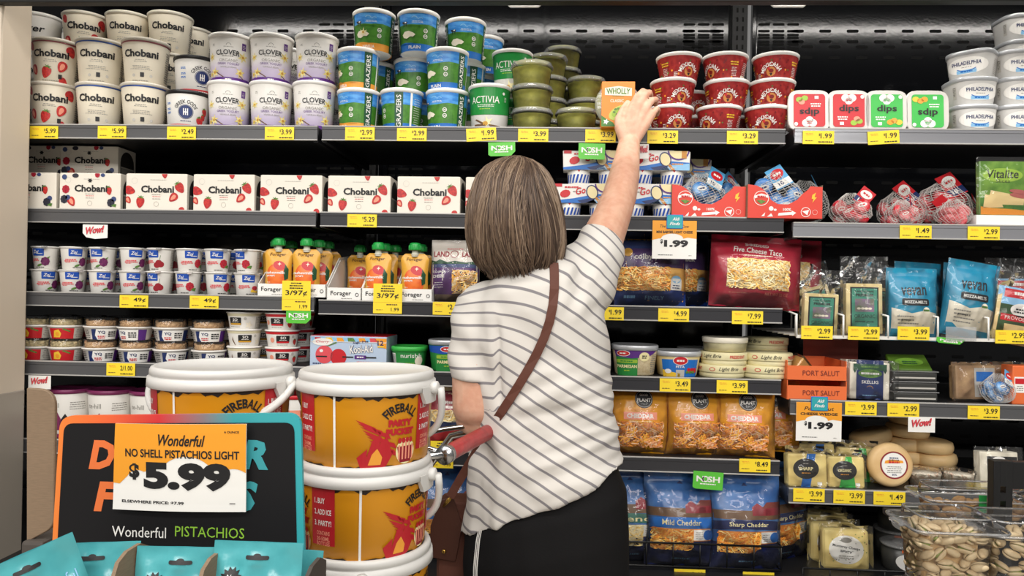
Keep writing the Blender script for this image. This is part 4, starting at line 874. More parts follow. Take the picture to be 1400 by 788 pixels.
sl.put((XA(1183, zr3+.1, .03), .03, zr3), 'bag of cheese slices standing tall in the second wire bay', G, (-.06, 0, 0), (1.05, 1, 1.05))
sl.put((XA(1128, zr3+.1, .10), .10, zr3+.01), 'bag of cheese slices leaning at the back of the first wire bay', G, (-.15, -.25, .1))
sl.put((XA(1195, zr3+.1, .1), .10, zr3+.01), 'bag of cheese slices behind the tall one in the second wire bay', G, (-.1, .1, 0))
M('bag_teal', '1590b4', .3, bump=.15, bscale=40)
a = Art(); a.poly([(-.055, .02), (.055, .02), (.055, .072), (.02, .078), (-.01, .07), (-.055, .084)], 'cream', 1); a.text('vevan', -.002, .127, .062, .022, 'ink', 3, bold=.012, shear=.2, rot=.05); a.rrect(-.034, .09, .034, .108, .005, 'ink', 2); a.text('MOZZA-MELTS', 0, .099, .056, .008, 'white', 3, bold=.04); a.ell(.026, .078, .009, .009, 'cream', 3, 16); a.rect(.018, .076, .034, .081, 'leaf', 4)
for k in range(4): a.lines(-.024+.004*k, .062-.009*k, .04+.005*k, 1, 'grey_print', .004, .003, 3, k, True)
a.text('pops', -.018, .052, .03, .006, 'ink', 4); a.poly([(-.055, .0), (.0, .0), (-.04, .03), (-.055, .03)], 'bag_teal', 4)
vev = shredbag('shredded_cheese_bag', 'cheese bag', .128, .188, .026, 'bag_teal', a, None, [], 21, 0)
G = 'teal bags in the wire trays'
vev.put((XA(1246, zr3+.1, .035), .035, zr3-.012), 'teal cheese bag standing straight in the third wire bay', G, (-.06, .02, 0))
vev.put((XA(1318, zr3+.1, .035), .035, zr3+.0), 'teal cheese bag tilted to the right in the fourth wire bay', G, (-.06, .16, 0), (1.02, 1, 1.05))
vev.put((XA(1255, zr3+.1, .1), .1, zr3), 'teal cheese bag behind the straight one in the third wire bay', G, (-.1, .05, .1), (1, 1, 1.04))
vev.put((XA(1318, zr3+.1, .1), .1, zr3), 'teal cheese bag behind the tilted one in the fourth wire bay', G, (-.1, .1, .1), (1, 1, 1.02))
M('prov_green', '3c5a34', .35, hex2='2f4a2a', vscale=30)
a = Art(); a.rect(-.056, .03, .056, .1, 'prov_green', 1); a.rect(-.056, .1, .056, .145, 'skyblue', 1); a.rect(-.04, .118, .056, .14, 'red', 2); a.lines(.01, .13, .07, 1, 'white', .003, .008, 3); a.ell(.01, .088, .03, .018, 'white', 3, 22); a.lines(.01, .09, .045, 2, 'ink', .007, .004, 4); a.rect(-.042, .058, .056, .075, 'red', 3); a.text('PROVOLONE', .008, .0665, .078, .009, 'white', 4); a.rect(-.03, .022, .056, .05, 'slices', 2); a.poly([(-.056, .03), (-.056, .12), (-.045, .125), (-.048, .03)], 'slices', 2)
def prov():
    t = thing('cheese_slices_bag', '', 'cheese slices')
    b = MB(); b.box(-.054, .054, 0, .018, .005, .145, 'cheese_white', .004); b.art(a, plane_map(-.0006)); b.build('cheese_slices', t)
    b = MB(); bag_mesh(b, .132, .2, .014, 'clear_bag', None, 9, .004, .2, .0, 24, 34, back=2); b.build('clear_bag', t); return t
pv = Kind(prov); pv.put((XA(1386, zr3+.1, .02), .02, zr3-.015), 'clear bag of sliced cheese with red banner at the right edge', 'red-bannered cheese slices', (-.05, .16, 0)); pv.put((XA(1384, zr3+.1, .1), .1, zr3+.01), 'clear bag of sliced cheese behind the red-bannered one', 'red-bannered cheese slices', (-.05, .0, 0))
# ------------------------------------------------------------------ fourth row: granola cups
M('granola', 'a8835c', .7, hex2='c9a67c', vscale=160, bump=.8, bscale=220); M('granola_mix', '9c8f6c', .7, hex2='c9b68a', vscale=120, bump=.8, bscale=200)
def granola(kind):
    a = Art(); rm = .041
    if kind == 'red': a.rect(-.04, .0, .022, .0285, 'red', 1); a.poly([(-.03, .004), (-.012, .004), (-.008, .014), (-.014, .026), (-.026, .022)], 'yellow', 2); a.ell(-.018, .013, .005, .006, 'orange', 3, 10); a.poly([(-.006, .026), (.012, .018), (.014, .021), (-.002, .029)], 'leaf', 2); a.rect(.022, 0, .06, .0285, 'grey_light', 1); a.lines(.04, .025, .03, 5, 'grey_print', .005, .002)
    else:
        a.rect(-.034, .0, .03, .0285, 'paper', 1); a.poly([(-.034, 0), (-.034, .0285), (-.022, .0285), (-.026, .012), (-.02, 0)], 'navy', 2); a.text('YQ', -.010, .0195, .018, .009, 'navy', 3, bold=.03); a.lines(-.01, .009, .024, 2, 'red', .0045, .003, 3, 3); a.lines(.016, .02, .022, 3, 'ink', .0055, .0035, 3, 5); a.rect(.031, 0, .052, .0285, 'purple' if kind == 'b' else 'navy', 1); a.lines(-.05, .025, .02, 5, 'ink', .005, .002, 2)
    def fn():
        t = thing('granola_yogurt_cup', '', 'yogurt cup')
        b = MB(); b.lathe([(0, 0), (.036, 0), (.0375, .002), (.044, .0315), (.0465, .0318), (.047, .0345), (.0465, .036), (.042, .036), (0, .036)], 'plastic_white', 38); b.art(a, cone_map(.0376, .0442, .0315), .006); b.build('cup', t)
        b = MB(); b.lathe([(0, .0365), (.0385, .0365), (.0375, .049), (0, .053)], 'granola' if kind != 'red' else 'granola_mix', 30)
        g = random.Random(5)
        for i in range(60):
            th = g.uniform(0, 2*PI); b.ball((.036*math.cos(th), .036*math.sin(th), g.uniform(.039, .051)), g.uniform(.003, .0055), 'granola' if kind != 'red' else 'granola_mix', 1, 1, .8, 1)
        tag(b.build('granola', t), None, None, kind='stuff')
        b = MB(); b.lathe([(.0445, .0362), (.043, .037), (.0415, .0575), (.040, .059), (0, .059)], 'clear', 36); b.build('dome_lid', t); return t
    return Kind(fn)
kk = {k: granola(k) for k in ('red', 'a', 'b')}
for i, (px, k, r0, r1) in enumerate(((48, 'red', -.3, -.2), (91, 'red', -.1, -.1), (139, 'b', .1, .2), (187, 'b', .1, -.6), (235, 'a', .3, .05), (287, 'b', .35, 0))):
    for tier in range(2):
        z = SZ['L4']-.002+tier*.0592
        kk[k].put((XA(px+rnd.uniform(-2, 2), z, .056), .056, z), f"{['lower', 'upper'][tier]} granola-topped yogurt cup, {['beside the pillar', 'in the second red column', 'in the first white column', 'in the second white column', 'in the third white column', 'in the column beside the tall cup stacks'][i]}", 'yogurt cups with granola domes', (0, 0, FACE(px, (r0, r1)[tier])))
        kk[k].put((XA(px, z, .056)+.004, .155, z), f"{['lower', 'upper'][tier]} granola cup in the second row, {['behind the pillar end', 'behind the second red column', 'behind the first white column', 'behind the second white column', 'behind the third white column', 'behind the last granola column'][i]}", 'yogurt cups with granola domes', (0, 0, .3))
# striped-rim cups
def sod(c):
    a = Art(); a.rect(-.15, .0375, .15, .0445, c, 1); a.rrect(-.018, .014, .016, .034, .002, 'ink', 2, 2); a.text('SO', 0, .028, .014, .007, 'white', 3, bold=.02); a.rect(-.017, .014, .015, .0185, c if c == 'red' else 'gold', 3); a.lines(0, .022, .026, 1, 'white'); a.lines(-.002, .009, .04, 1, 'grey_print')
    if c == 'red': a.berry(.034, .016, .0095, .2); a.ell(-.03, .022, .006, .007, 'berry_pale', 2, 12)
    else: a.star(.036, .014, .005, .011, 5, 'cream', 2); a.poly([(-.034, .03), (-.036, .02), (-.028, .006), (-.026, .007), (-.033, .021)], 'brown', 3)
    a.ell(.026, .031, .004, .004, 'grey_light', 2, 9); a.rect(.055, .003, .1, .036, 'grey_light', 1); a.lines(.075, .033, .034, 7, 'grey_print', .0045, .002)
    return tub('yogurt_cup', 'yogurt cup', .037, .044, .049, a, 'white', 'plastic_white', .003, lidname='foil_lid')
M('rim_tan', 'd8cfae', .45); kv, kr = sod('rim_tan'), sod('red')
for c, px, k in (('cream-rimmed', 334, kv), ('red-rimmed', 386, kr)):
    for tier in range(3):
        z = SZ['L4']-.002+tier*.0465; k.put((XA(px, z, .055), .055, z), f"{['lowest', 'middle', 'topmost'][tier]} {c} yogurt cup in its stack of three", 'three-high cup stacks', (0, 0, FACE(px, (0, .05, -.6 if k is kv else -.35)[tier])))
        k.put((XA(px, z, .055)+.01, .155, z), f"{['lowest', 'middle', 'topmost'][tier]} {c} yogurt cup in the stack behind", 'three-high cup stacks', (0, 0, .5))
# drink pouch box
M('drink_box', 'b9cbe2', .4); z = SZ['M4']-.002
a = Art(); a.rect(-.1, .07, .1, .082, 'skyblue', 1); 
for i in range(6): a.poly([(-.09+.03*i, .072), (-.07+.03*i, .072), (-.076+.03*i, .082), (-.092+.03*i, .082)], ['red', 'yellow', 'orange', 'leaf', 'orange', 'pinkred'][i], 2)
a.rect(-.104, .07, .104, .0715, 'white', 3); a.text('Sugar Free', .034, .071, .042, .008, 'navy', 4, bold=.02, rot=.1); a.text('Kool-Aid', .036, .053, .062, .022, 'navy', 4, bold=.06, rot=.08); a.text('Kool-Aid', .036, .053, .062, .022, 'white', 5, bold=.02, rot=.08); a.rrect(.018, .026, .05, .036, .002, 'purple', 3); a.lines(.034, .031, .026, 1, 'white', .003, .0035, 4)
a.poly([(.07, .082), (.104, .082), (.104, .055), (.092, .058), (.08, .068)], 'orange', 2); a.text('12', .088, .070, .016, .013, 'navy', 5, bold=.02); a.rect(.08, .058, .098, .062, 'yellow', 4)
a.ell(-.07, .07, .028, .010, 'white', 3, 18); a.text('Cherry', -.07, .07, .036, .009, 'pinkred', 4, shear=.3)
a.ell(-.065, .036, .024, .024, 'pinkred', 2, 24); a.ell(-.026, .03, .022, .022, 'red', 2, 24); a.poly([(-.06, .058), (-.056, .058), (-.03, .068), (-.034, .07)], 'leaf', 3); a.ell(-.073, .046, .005, .004, 'white', 3, 10)
for u in (-.072, -.0, .062): a.rect(u-.015, .029, u+.015, .0325, 'ink', 4)
a.lines(-.085, .012, .03, 1, 'navy', .003, .003); a.lines(.055, .018, .08, 1, 'pinkred', .003, .003, 2, 4)
t = thing('drink_pouch_box', 'pale blue box of drink pouches behind the right-hand bucket lid', 'drink box', (XA(476, z+.05, .03), .03, z), (0, 0, -.03))
b = MB(); b.box(-.1045, .1045, 0, .12, 0, .086, 'drink_box', .0015); b.art(a, plane_map(-.0005)); b.build('box', t)
b = MB(); b.box(-.103, .103, .002, .118, .0862, .0872, 'red'); b.build('top_flap', t)
# oval tubs
M('oval_green', '2a8a3f', .4)
def oval(name, cat, w, h, art, body, lid, label, px, row, Y, lidh=.012, sq=3.0, rz=0):
    r = w/2/1.05; k = tub(name, cat, r*.86, r, h, art, body, lid, lidh, sq=sq, n=48); z = SZ[row]-.002
    return k.put((XA(px, z, Y), Y, z), label, None, (0, 0, rz))
a = Art(); a.rect(-.12, 0, .12, .05, 'oval_green', 1); a.text('nurishh', .01, .038, .05, .012, 'white', 3, bold=.005); a.rect(-.042, .01, -.028, .044, 'paper', 3)
for i in range(6): a.rect(-.041+.0022*i, .012, -.0402+.0022*i, .042, 'ink', 4)
a.ell(.03, .024, .010, .013, 'cream', 3, 16); a.lines(.008, .018, .03, 2, 'lime', .005, .002, 3)
oval('cheese_spread_tub', 'cheese tub', .095, .062, a, 'white', 'green_bright', 'small green tub with bright green lid beside the drink box', 560, 'M4', .07)
def parm(left):
    a = Art(); a.rect(-.03 if not left else -.05, .0, .034 if not left else .005, .067, 'oval_green', 1); a.poly([(-.055, .067), (-.05, .05), (-.01, .045), (.03, .05), (.055, .067)], 'blue_logo' if not left else 'purple', 2); a.ell(0 if not left else -.03, .058, .016, .008, 'white', 3, 16); a.ell(0 if not left else -.03, .058, .0145, .0065, 'red', 4, 16); a.lines(0 if not left else -.03, .058, .02, 1, 'white', .003, .0035, 5)
    c = 0 if not left else -.022
    a.rrect(c-.026, .033, c+.026, .042, .002, 'lime', 3, 2); a.lines(c, .0375, .04, 1, 'oval_green', .003, .003, 4); a.text('PARMESAN', c, .024, .05, .0085, 'vanilla', 3, bold=.03); a.lines(c, .013, .02, 1, 'lime', .003, .003, 3)
    if left: a.ell(.02, .05, .012, .012, 'vanilla', 4, 18); a.lines(.02, .052, .014, 2, 'ink', .005, .003, 5); a.lines(.046, .055, .02, 10, 'grey_print', .005, .002, 3)
    return a
M('parm_shred', 'ead9b4', .6, hex2='d8c296', vscale=120, bump=.5, bscale=150)
oval('cheese_tub', 'cheese tub', .112, .082, parm(False), 'oval_green', 'silver_lid', 'green grated cheese tub beside the shopper\'s left sleeve', 614, 'M4', .07, .012)
oval('cheese_tub', 'cheese tub', .124, .079, parm(True), 'parm_shred', 'silver_lid', 'clear grated cheese tub right of the striped shirt', 867, 'M4', .075, .012, rz=-.05)
a = Art(); a.rect(-.044, .0, .044, .045, 'blue', 1); a.poly([(-.044, .0), (-.044, .018), (-.02, .012), (.0, .008), (.0, 0)], 'yellow', 2); a.ell(0, .042, .018, .012, 'white', 3, 20); a.ell(0, .042, .0165, .0105, 'red', 4, 20); a.lines(0, .042, .024, 1, 'white', .003, .005, 5); a.text('FETA', 0, .026, .022, .006, 'white', 3, bold=.02); a.rect(-.011, .0, .011, .018, 'grey_light', 2)
for u in (.022, .03, .037): a.ell(u, .017, .005, .007, 'red', 3, 9, .3); a.ell(u-.004, .012, .004, .004, 'leaf', 4, 7)
a.ell(-.03, .014, .008, .006, 'white', 4, 12)
oval('cheese_tub', 'cheese tub', .122, .066, a, 'cheese_white', 'silver_lid', 'cream cheese tub with blue scene, left of the brie boxes', 925, 'M4', .075, .012)
oval('cheese_tub', 'cheese tub', .11, .066, Art().rect(-.04, 0, .04, .05, 'navy', 1), 'white', 'silver_lid', 'pale-lidded tub set back between cream tub and brie', 953, 'M4', .2, .012)
# round brie boxes
M('brie_wood', 'e6dcae', .55, var=.06, vscale=60); M('brie_rind', 'efe8d6', .6, bump=.3, bscale=80)
def brie():
    t = thing('brie_box', '', 'cheese box')
    b = MB(); b.lathe([(0, 0), (.0575, 0), (.0585, .001), (.0585, .016), (0, .016)], 'brie_wood', 48); b.build('box_base', t)
    a = Art(); a.text('Light Brie', -.012, .010, .052, .012, 'ink', 2, shear=.35, bold=.005); a.text('PRESIDENT', .058, .010, .045, .008, 'red', 2, bold=.02); a.ell(-.055, .010, .008, .005, 'red', 2, 14); a.ell(-.055, .010, .006, .0035, 'brie_wood', 3, 12); a.text('PRESIDENT', -.11, .010, .045, .008, 'red', 2, bold=.02)
    b = MB(); b.lathe([(.0588, .013), (.0608, .013), (.0612, .014), (.0612, .031), (.060, .0325), (0, .0325)], 'brie_wood', 48); b.art(a, lambda u, v, o: cone_map(.0612, .0612, 1)(u, v+.012, o), .006); b.build('box_lid', t); return t
bk = Kind(brie); z = SZ['M4']-.002; G = 'round light brie boxes'
for px, Y, tier, rz, lab in ((986, .072, 0, .3, 'lowest brie box in the left stack'), (989, .072, 1, -.55, 'brie box under the white-topped clear tub'), (1045, .075, 0, .35, 'lowest brie box in the right stack'), (1050, .075, 1, .05, 'upper brie box in the right front stack'), (1045, .2, 0, 0, 'lowest brie box in the rear stack'), (1045, .2, 1, 0, 'second brie box in the rear stack'), (1046, .2, 2, -.7, 'topmost brie box in the rear stack, in shadow')):
    bk.put((XA(px, z+.02, Y), Y, z+tier*.0327), 'round cream '+lab, G, (0, 0, rz))
t = thing('brie_tub', 'clear round tub with white lid standing on the left brie stack', 'cheese tub', (XA(991, z+.09, .075), .075, z+.0656))
b = MB(); b.lathe([(0, .001), (.053, .001), (.0545, .003), (.056, .024), (0, .024)], 'brie_wood', 44); b.build('brie_cheese', t)
b = MB(); b.lathe([(.0545, 0), (.0565, .002), (.058, .03)], 'clear', 44); b.build('cup', t)
b = MB(); b.lathe([(.057, .024), (.0585, .025), (.0595, .036), (.058, .038), (.052, .038), (.05, .036), (0, .036)], 'brie_rind', 44); b.build('lid', t)
# orange display boxes
M('port_orange', 'e8703a', .5); M('port_dark', '7c2f22', .6); M('wedge', 'e9b566', .5)
def port():
    t = thing('display_box', '', 'display box'); w = .148
    b = MB(); b.box(-w/2, w/2, 0, .002, 0, .036, 'port_orange'); a = Art(); a.text('PORT SALUT', .01, .018, .092, .013, 'port_dark', 2, bold=.01); b.art(a, plane_map(-.0004)); b.build('front_panel', t)
    b = MB(); b.box(-w/2, w/2, .002, .15, 0, .002, 'port_orange'); b.box(-w/2, w/2, .148, .15, 0, .05, 'port_orange'); b.build('bottom_panel', t)
    for s in (-1, 1): b = MB(); b.box(s*w/2-.001, s*w/2+.001, .002, .15, 0, .049, 'port_orange'); b.build('side_panel', t)
    return t
pk2 = Kind(port); z = SZ['R4']-.002
pk2.put((XA(1117, z+.02, .004), .004, z), 'orange cheese display box behind the price sign, lower of two', 'orange cheese display boxes'); pk2.put((XA(1117, z+.08, .006), .006, z+.0505), 'orange cheese display box with a wedge inside, upper of two', 'orange cheese display boxes')
t = thing('cheese_wedge', 'pale wedge of cheese lying in the upper orange box', 'cheese wedge', (XA(1098, z+.09, .05), .06, z+.054), (.15, 0, .3))
b = MB(); q = MB(); q.prism([(-.035, 0), (.05, 0), (-.0, .05)], 0, .035, 'wedge', .003); b.merge(q.bm, 'wedge'); b.build('wedge', t)
b = MB(); q = MB(); q.prism([(-.042, -.002), (.058, -.002), (0, .056)], -.003, .038, 'clear_bag', .003); b.merge(q.bm, 'clear_bag'); b.build('wrapper', t)
b = MB(); b.box(-.074, .074, .16, .162, 0, .16, 'port_dark'); tag(b.build('display_card', None, (XA(1135, z+.05, .16), .0, z)), 'dark red card standing behind the orange cheese boxes', 'display card')
# navy block
M('kg_navy', '1c2f66', .35); a = Art(); a.rect(-.034, .0, .034, .1, 'kg_navy', 1); a.rect(-.042, .074, .042, .09, 'green_dark', 2); a.poly([(-.042, .074), (-.034, .074), (-.038, .066)], 'green_dark', 2); a.poly([(.034, .074), (.042, .074), (.038, .066)], 'green_dark', 2); a.lines(0, .083, .06, 1, 'leaf', .003, .004, 3); a.ell(0, .066, .03, .011, 'leaf', 3, 20); a.lines(0, .066, .046, 1, 'white', .003, .005, 4, 2); a.text('SKELLIG', 0, .044, .042, .008, 'white', 3, bold=.01); a.ring(0, .026, .008, .009, 'gold', 3, 14, .2, 2.6); a.lines(0, .01, .05, 1, 'skyblue', .003, .002, 3)
t = thing('cheese_block', 'navy-labelled white cheese block in crimped clear wrap', 'cheese block', (XA(1189, z+.05, .02), .02, z+.003), (-.04, .02, 0))
b = MB(); b.box(-.05, .05, 0, .03, 0, .094, 'brie_rind', .003); b.art(a, plane_map(-.0006)); b.build('block', t)
b = MB(); bag_mesh(b, .146, .1, .008, 'clear_bag', None, 14, .004, .02, .0, 30, 20, back=4.2); b.build('wrapper', t)
# green slices packs and clear trays on the same shelf
M('tray_dark', '3c3c3a', .3); M('ham_beige', 'b9976e', .5, hex2='9c7a58', vscale=30)
def slim(c):
    def fn():
        t = thing('sliced_cheese_pack', '', 'cheese pack'); b = MB(); b.box(-.055, .055, 0, .1, 0, .022, c, .004); a = Art(); a.rect(-.05, .004, .05, .016, 'tray_dark', 1); a.rect(-.05, .006, .05, .010, 'grey_light', 2); b.art(a, plane_map(-.0004)); b.build('tray', t)
        b = MB(); b.box(-.058, .058, -.003, .103, .0225, .0255, 'clear_rim', .0012); b.build('film_rim', t); return t
    return Kind(fn)
s1 = slim('tray_dark'); M('pack_moss', '4c6b22', .3, bump=.1)
for i in range(3): s1.put((XA(1252, z+.03, .02), .02+.002*i, z+.0262*i), f"flat dark cheese pack beside the navy block, {['bottom', 'middle', 'top'][i]} of three", 'flat cheese packs on the right shelf')
t = thing('sliced_cheese_pack', 'green-topped cheese pack leaning on the flat dark packs', 'cheese pack', (XA(1250, z+.09, .03), .035, z+.0795), (-.9, 0, 0)); b = MB(); b.box(-.05, .05, 0, .012, 0, .06, 'pack_moss', .004); b.art(Art().ell(0, .03, .036, .014, 'pack_green', 1, 18).lines(0, .03, .05, 2, 'green_dark', .007, .004), plane_map(-.0004)); b.build('pouch', t)
def tray2(c1):
    def fn():
        t = thing('cheese_tray', '', 'cheese tray'); b = MB(); b.box(-.055, .055, 0, .03, .003, .092, 'ham_beige', .006); a = Art(); a.rect(-.005, .01, .05, .085, 'grey_light', 1); a.rect(.0, .05, .045, .075, 'blue', 2); a.lines(.022, .04, .036, 5, 'red' if c1 else 'grey_print', .006, .002); b.art(a, plane_map(-.0004)); b.build('cheese_slices', t)
        b = MB(); bag_mesh(b, .128, .1, .01, 'clear_bag', None, 17, .003, .03, .0, 20, 18, back=3.6); b.build('clear_tray', t); return t
    return Kind(fn)
k = tray2(True); k.put((XA(1336, z+.05, .05), .05, z+.002), 'clear pack of beige slices standing at the back', 'clear packs of slices', (-.08, 0, .1)); k.put((XA(1380, z+.05, .09), .09, z+.002), 'clear pack of beige slices leaning behind the blue net bag', 'clear packs of slices', (-.1, .0, 0))
nb.put((XA(1362, z+.04, .035), .03, z), 'small blue net bag of cheeses on the lower right shelf', 'blue net bags in the red trays', (0, 0, .2), .72)
b = MB(); b.box(-.03, .03, 0, .05, 0, .098, 'port_orange', .003); b.art(Art().rect(-.026, .03, .0, .07, 'paper', 1).rect(-.024, .052, 0, .066, 'red', 2).lines(-.012, .046, .02, 3, 'grey_print', .005, .002), plane_map(-.0005)); tag(b.build('cheese_box', None, (XA(1401, z+.05, .015), .015, z)), 'orange and white cheese carton cut by the right edge', 'cheese carton')
# ------------------------------------------------------------------ fifth row
M('plum_lid', '7b2c58', .35); a = Art(); a.lines(.03, .095, .05, 4, 'grey_print', .006, .002); a.text('te-hill', -.035, .088, .04, .013, 'grey_print', 2); a.poly([(-.05, .02), (-.02, .07), (.0, .03), (.01, .02)], 'plum_lid', 1); a.poly([(-.03, .02), (-.0, .065), (.03, .02)], 'ink', 1); a.ring(.02, .03, .016, .018, 'plum_lid', 2, 20); a.rect(-.165, 0, .165, .01, 'plum_lid', 1)
kl = tub('yogurt_tub', 'yogurt tub', .052, .059, .130, a, 'white', 'plum_lid', .01)
for px, lab in ((97, 'white tub with plum lid nearest the cardboard bin'), (153, 'white tub with plum lid, middle of three behind the standee'), (210, 'white tub with plum lid behind the bucket handle')): kl.put((XA(px, SZ['L5']+.1, .075), .075, SZ['L5']-.002), lab, 'plum-lidded tubs behind the standee', (0, 0, .35))
kl2 = tub('yogurt_tub', 'yogurt tub', .05, .057, .13, Art().rect(-.03, .03, .03, .09, 'berry_pale', 1).lines(0, .07, .05, 4, 'grey_print', .008, .003), 'white', 'red', .01)
kl2.put((XA(406, SZ['L5']+.1, .08), .08, SZ['L5']-.002), 'white tub with red lid seen between the two front buckets', 'red-lidded tubs'); kl2.put((XA(350, SZ['L5']+.1, .08), .08, SZ['L5']-.002), 'white tub with red lid behind the left bucket', 'red-lidded tubs')
a = Art(); a.rect(-.055, .10, .055, .15, 'red_dark', 1); a.rect(-.055, .0, .055, .05, 'red', 1); a.rect(-.055, .05, .055, .07, 'navy', 1); a.lines(0, .12, .07, 2, 'white', .012, .006)
rbag = shredbag('shredded_cheese_bag', 'cheese bag', .125, .16, .025, 'parm_shred', a, (-.05, .05, .07, .10), ['shred_c', 'shred_b'], 31, 60)
rbag.put((XA(617, SZ['M5']+.08, .04), .04, SZ['M5']-.002), 'red-topped cheese bag between the bucket handle and the shopper', 'red-topped cheese bags', (-.1, 0, 0)); rbag.put((XA(668, SZ['M5']+.08, .05), .05, SZ['M5']-.002), 'red-topped cheese bag behind the shopper\'s elbow', 'red-topped cheese bags', (-.1, 0, 0))
M('plant_bag', 'df9c1e', .25, bump=.2, bscale=45)
a = Art(); a.ell(.01, .143, .0235, .0235, 'ink', 2, 26); a.ring(.01, .143, .0205, .0213, 'paper', 3, 26); a.text('PLANT', .01, .140, .036, .009, 'paper', 3, bold=.03); a.text('GOOD', .01, .153, .022, .006, 'paper', 3, bold=.02); a.text('PLANT BASED', 0, .115, .075, .007, 'vanilla_orange', 3, bold=.02); a.rect(-.043, .09, .043, .109, 'berry_pale', 2); a.text('CHEDDAR', 0, .0995, .07, .012, 'paper', 3, bold=.05); a.lines(0, .085, .08, 1, 'vanilla', .003, .003, 3); a.poly([(-.006, .03), (.006, .03), (.008, .04), (.0, .038), (-.008, .041)], 'ink', 9)
a.rect(-.055, .025, .055, .082, 'shred_f', 1)
plant = shredbag('shredded_cheese_bag', 'cheese bag', .162, .192, .035, 'plant_bag', a, (-.06, .06, .018, .085), ['shred_d', 'shred_f', 'shred_e', 'shred_a'], 41, 260)
z = SZ['M5']-.002; G = 'orange cheddar-style bags'
for px, Y, rz, lab in ((874, .045, .0, 'orange cheese bag against the striped shirt'), (950, .05, .08, 'orange cheese bag in the middle of three'), (1016, .045, -.1, 'orange cheese bag at the right with a side gusset'), (1050, .12, -.2, 'orange cheese bag tucked behind the right one'), (905, .12, 0, 'orange cheese bag standing behind the left and middle ones')): plant.put((XA(px, z+.1, Y), Y, z), lab, G, (-.08, 0, rz))
# right bay, cheeses
M('wheel_rind', 'e8c792', .45, hex2='d9b27a', vscale=12, bump=.15, bscale=60); M('cheese_yellow', 'f2dd92', .45, hex2='e8cf82', vscale=18, bump=.2, bscale=60)
def square(c, txt):
    def fn():
        t = thing('cheese_square', '', 'cheese block'); b = MB(); b.box(-.05, .05, 0, .035, 0, .083, 'cheese_yellow', .005); a = Art(); a.poly([(-.018, 0), (.006, 0), (.022, .083), (.0, .083)] if c == 'blue' else [(-.02, 0), (.024, 0), (.016, .083), (.0, .083)], c, 1); a.ell(-.004, .045, .033, .026, 'ink', 2, 28); a.text(txt, -.004, .045, .036, .0085, 'vanilla', 3, bold=.02); a.lines(-.004, .034, .03, 1, 'orange', .003, .002, 3); a.lines(-.004, .058, .02, 1, 'grey_print', .003, .002, 3); a.rect(.024, .005, .036, .012, 'paper', 2); b.art(a, plane_map(-.0005)); b.build('block', t)
        b = MB(); bag_mesh(b, .112, .102, .006, 'clear_bag', None, 51, .003, .12, .0, 20, 20, back=6.5); b.build('wrapper', t); return t
    return Kind(fn)
z = SZ['R5']-.002; k1, k2_ = square('blue', 'SHARP'), square('green_bright', 'ORGANIC')
k1.put((XA(1105, z+.04, .02), .02, z), 'square cheese with blue stripe and black oval label', 'square black-oval cheeses', (-.12, 0, .03)); k2_.put((XA(1158, z+.04, .025), .025, z), 'square cheese with green stripe and black oval label', 'square black-oval cheeses', (-.14, 0, 0), .93)
k1.put((XA(1118, z+.04, .1), .1, z), 'square cheese standing behind the blue-striped one', 'square black-oval cheeses', (-.12, 0, .1), (1, 1, 1.12)); k2_.put((XA(1176, z+.04, .09), .09, z), 'square cheese standing behind the green-striped one', 'square black-oval cheeses', (-.12, 0, -.1), 1.05)
def wheel(face):
    def fn():
        t = thing('cheese_round', '', 'cheese wheel'); b = MB(); q = MB(); q.lathe([(0, -.017), (.045, -.017), (.053, -.014), (.0565, -.004), (.0565, .004), (.053, .014), (.045, .017), (0, .017)], 'wheel_rind', 48)
        b.mi('wheel_rind'); b.merge(q.bm, 'wheel_rind', True)
        if face:
            a = Art(); a.ell(.004, .0, .035, .035, 'red_dark', 1, 36); a.ell(.004, 0, .0315, .0315, 'grey_light', 2, 36); a.ell(.004, .0, .0305, .0305, 'paper', 3, 36); a.lines(.004, .018, .03, 2, 'navy', .005, .003, 4); a.poly([(-.02, .004), (.028, .006), (.026, .012), (.0, .015), (-.018, .011)], 'orange', 4); a.lines(.004, .0075, .036, 1, 'red', .003, .005, 5); a.lines(.004, -.004, .045, 4, 'grey_print', .0048, .002, 4); a.text('80%', .004, -.024, .012, .005, 'navy', 4, bold=.02)
            b.art(a, lambda u, v, o: (u, v, .0172+o))
        b.build('rind', t)
        return t
    return Kind(fn)
w1, w2 = wheel(True), wheel(False)
o = w1.put((XA(1217, z+.056, .04), .045, z+.0575), 'whole cheese wheel standing upright with round red-rimmed label', None, (PI/2-.12, 0, 0))
G = 'small cheese wheels stacked behind'
for px, Y, zz, rot, lab in ((1275, .17, .017, (0, 0, 0), 'lowest wheel of the stack behind the cups'), (1277, .17, .0515, (0, 0, 0), 'second wheel of the stack behind the cups'), (1272, .17, .086, (.02, .04, 0), 'third wheel of the stack behind the cups'), (1236, .2, .017, (0, 0, 0), 'lowest wheel behind the upright one'), (1236, .2, .0515, (0, 0, 0), 'second wheel behind the upright one'), (1236, .2, .086, (0, 0, 0), 'third wheel behind the upright one'), (1240, .2, .121, (0, .06, 0), 'wheel topping the stack behind the upright one'), (1190, .2, .1, (0, -.3, 0), 'wheel slanting down left of the stack'), (1245, .2, .157, (0, 0, 0), 'wheel highest of all at the back')):
    w2.put((XA(px, z+zz, Y), Y, z+zz), 'unlabelled cheese '+lab, G, rot)
M('grated', 'f8eedb', .6); M('grated_b', 'ecc9b0', .6)
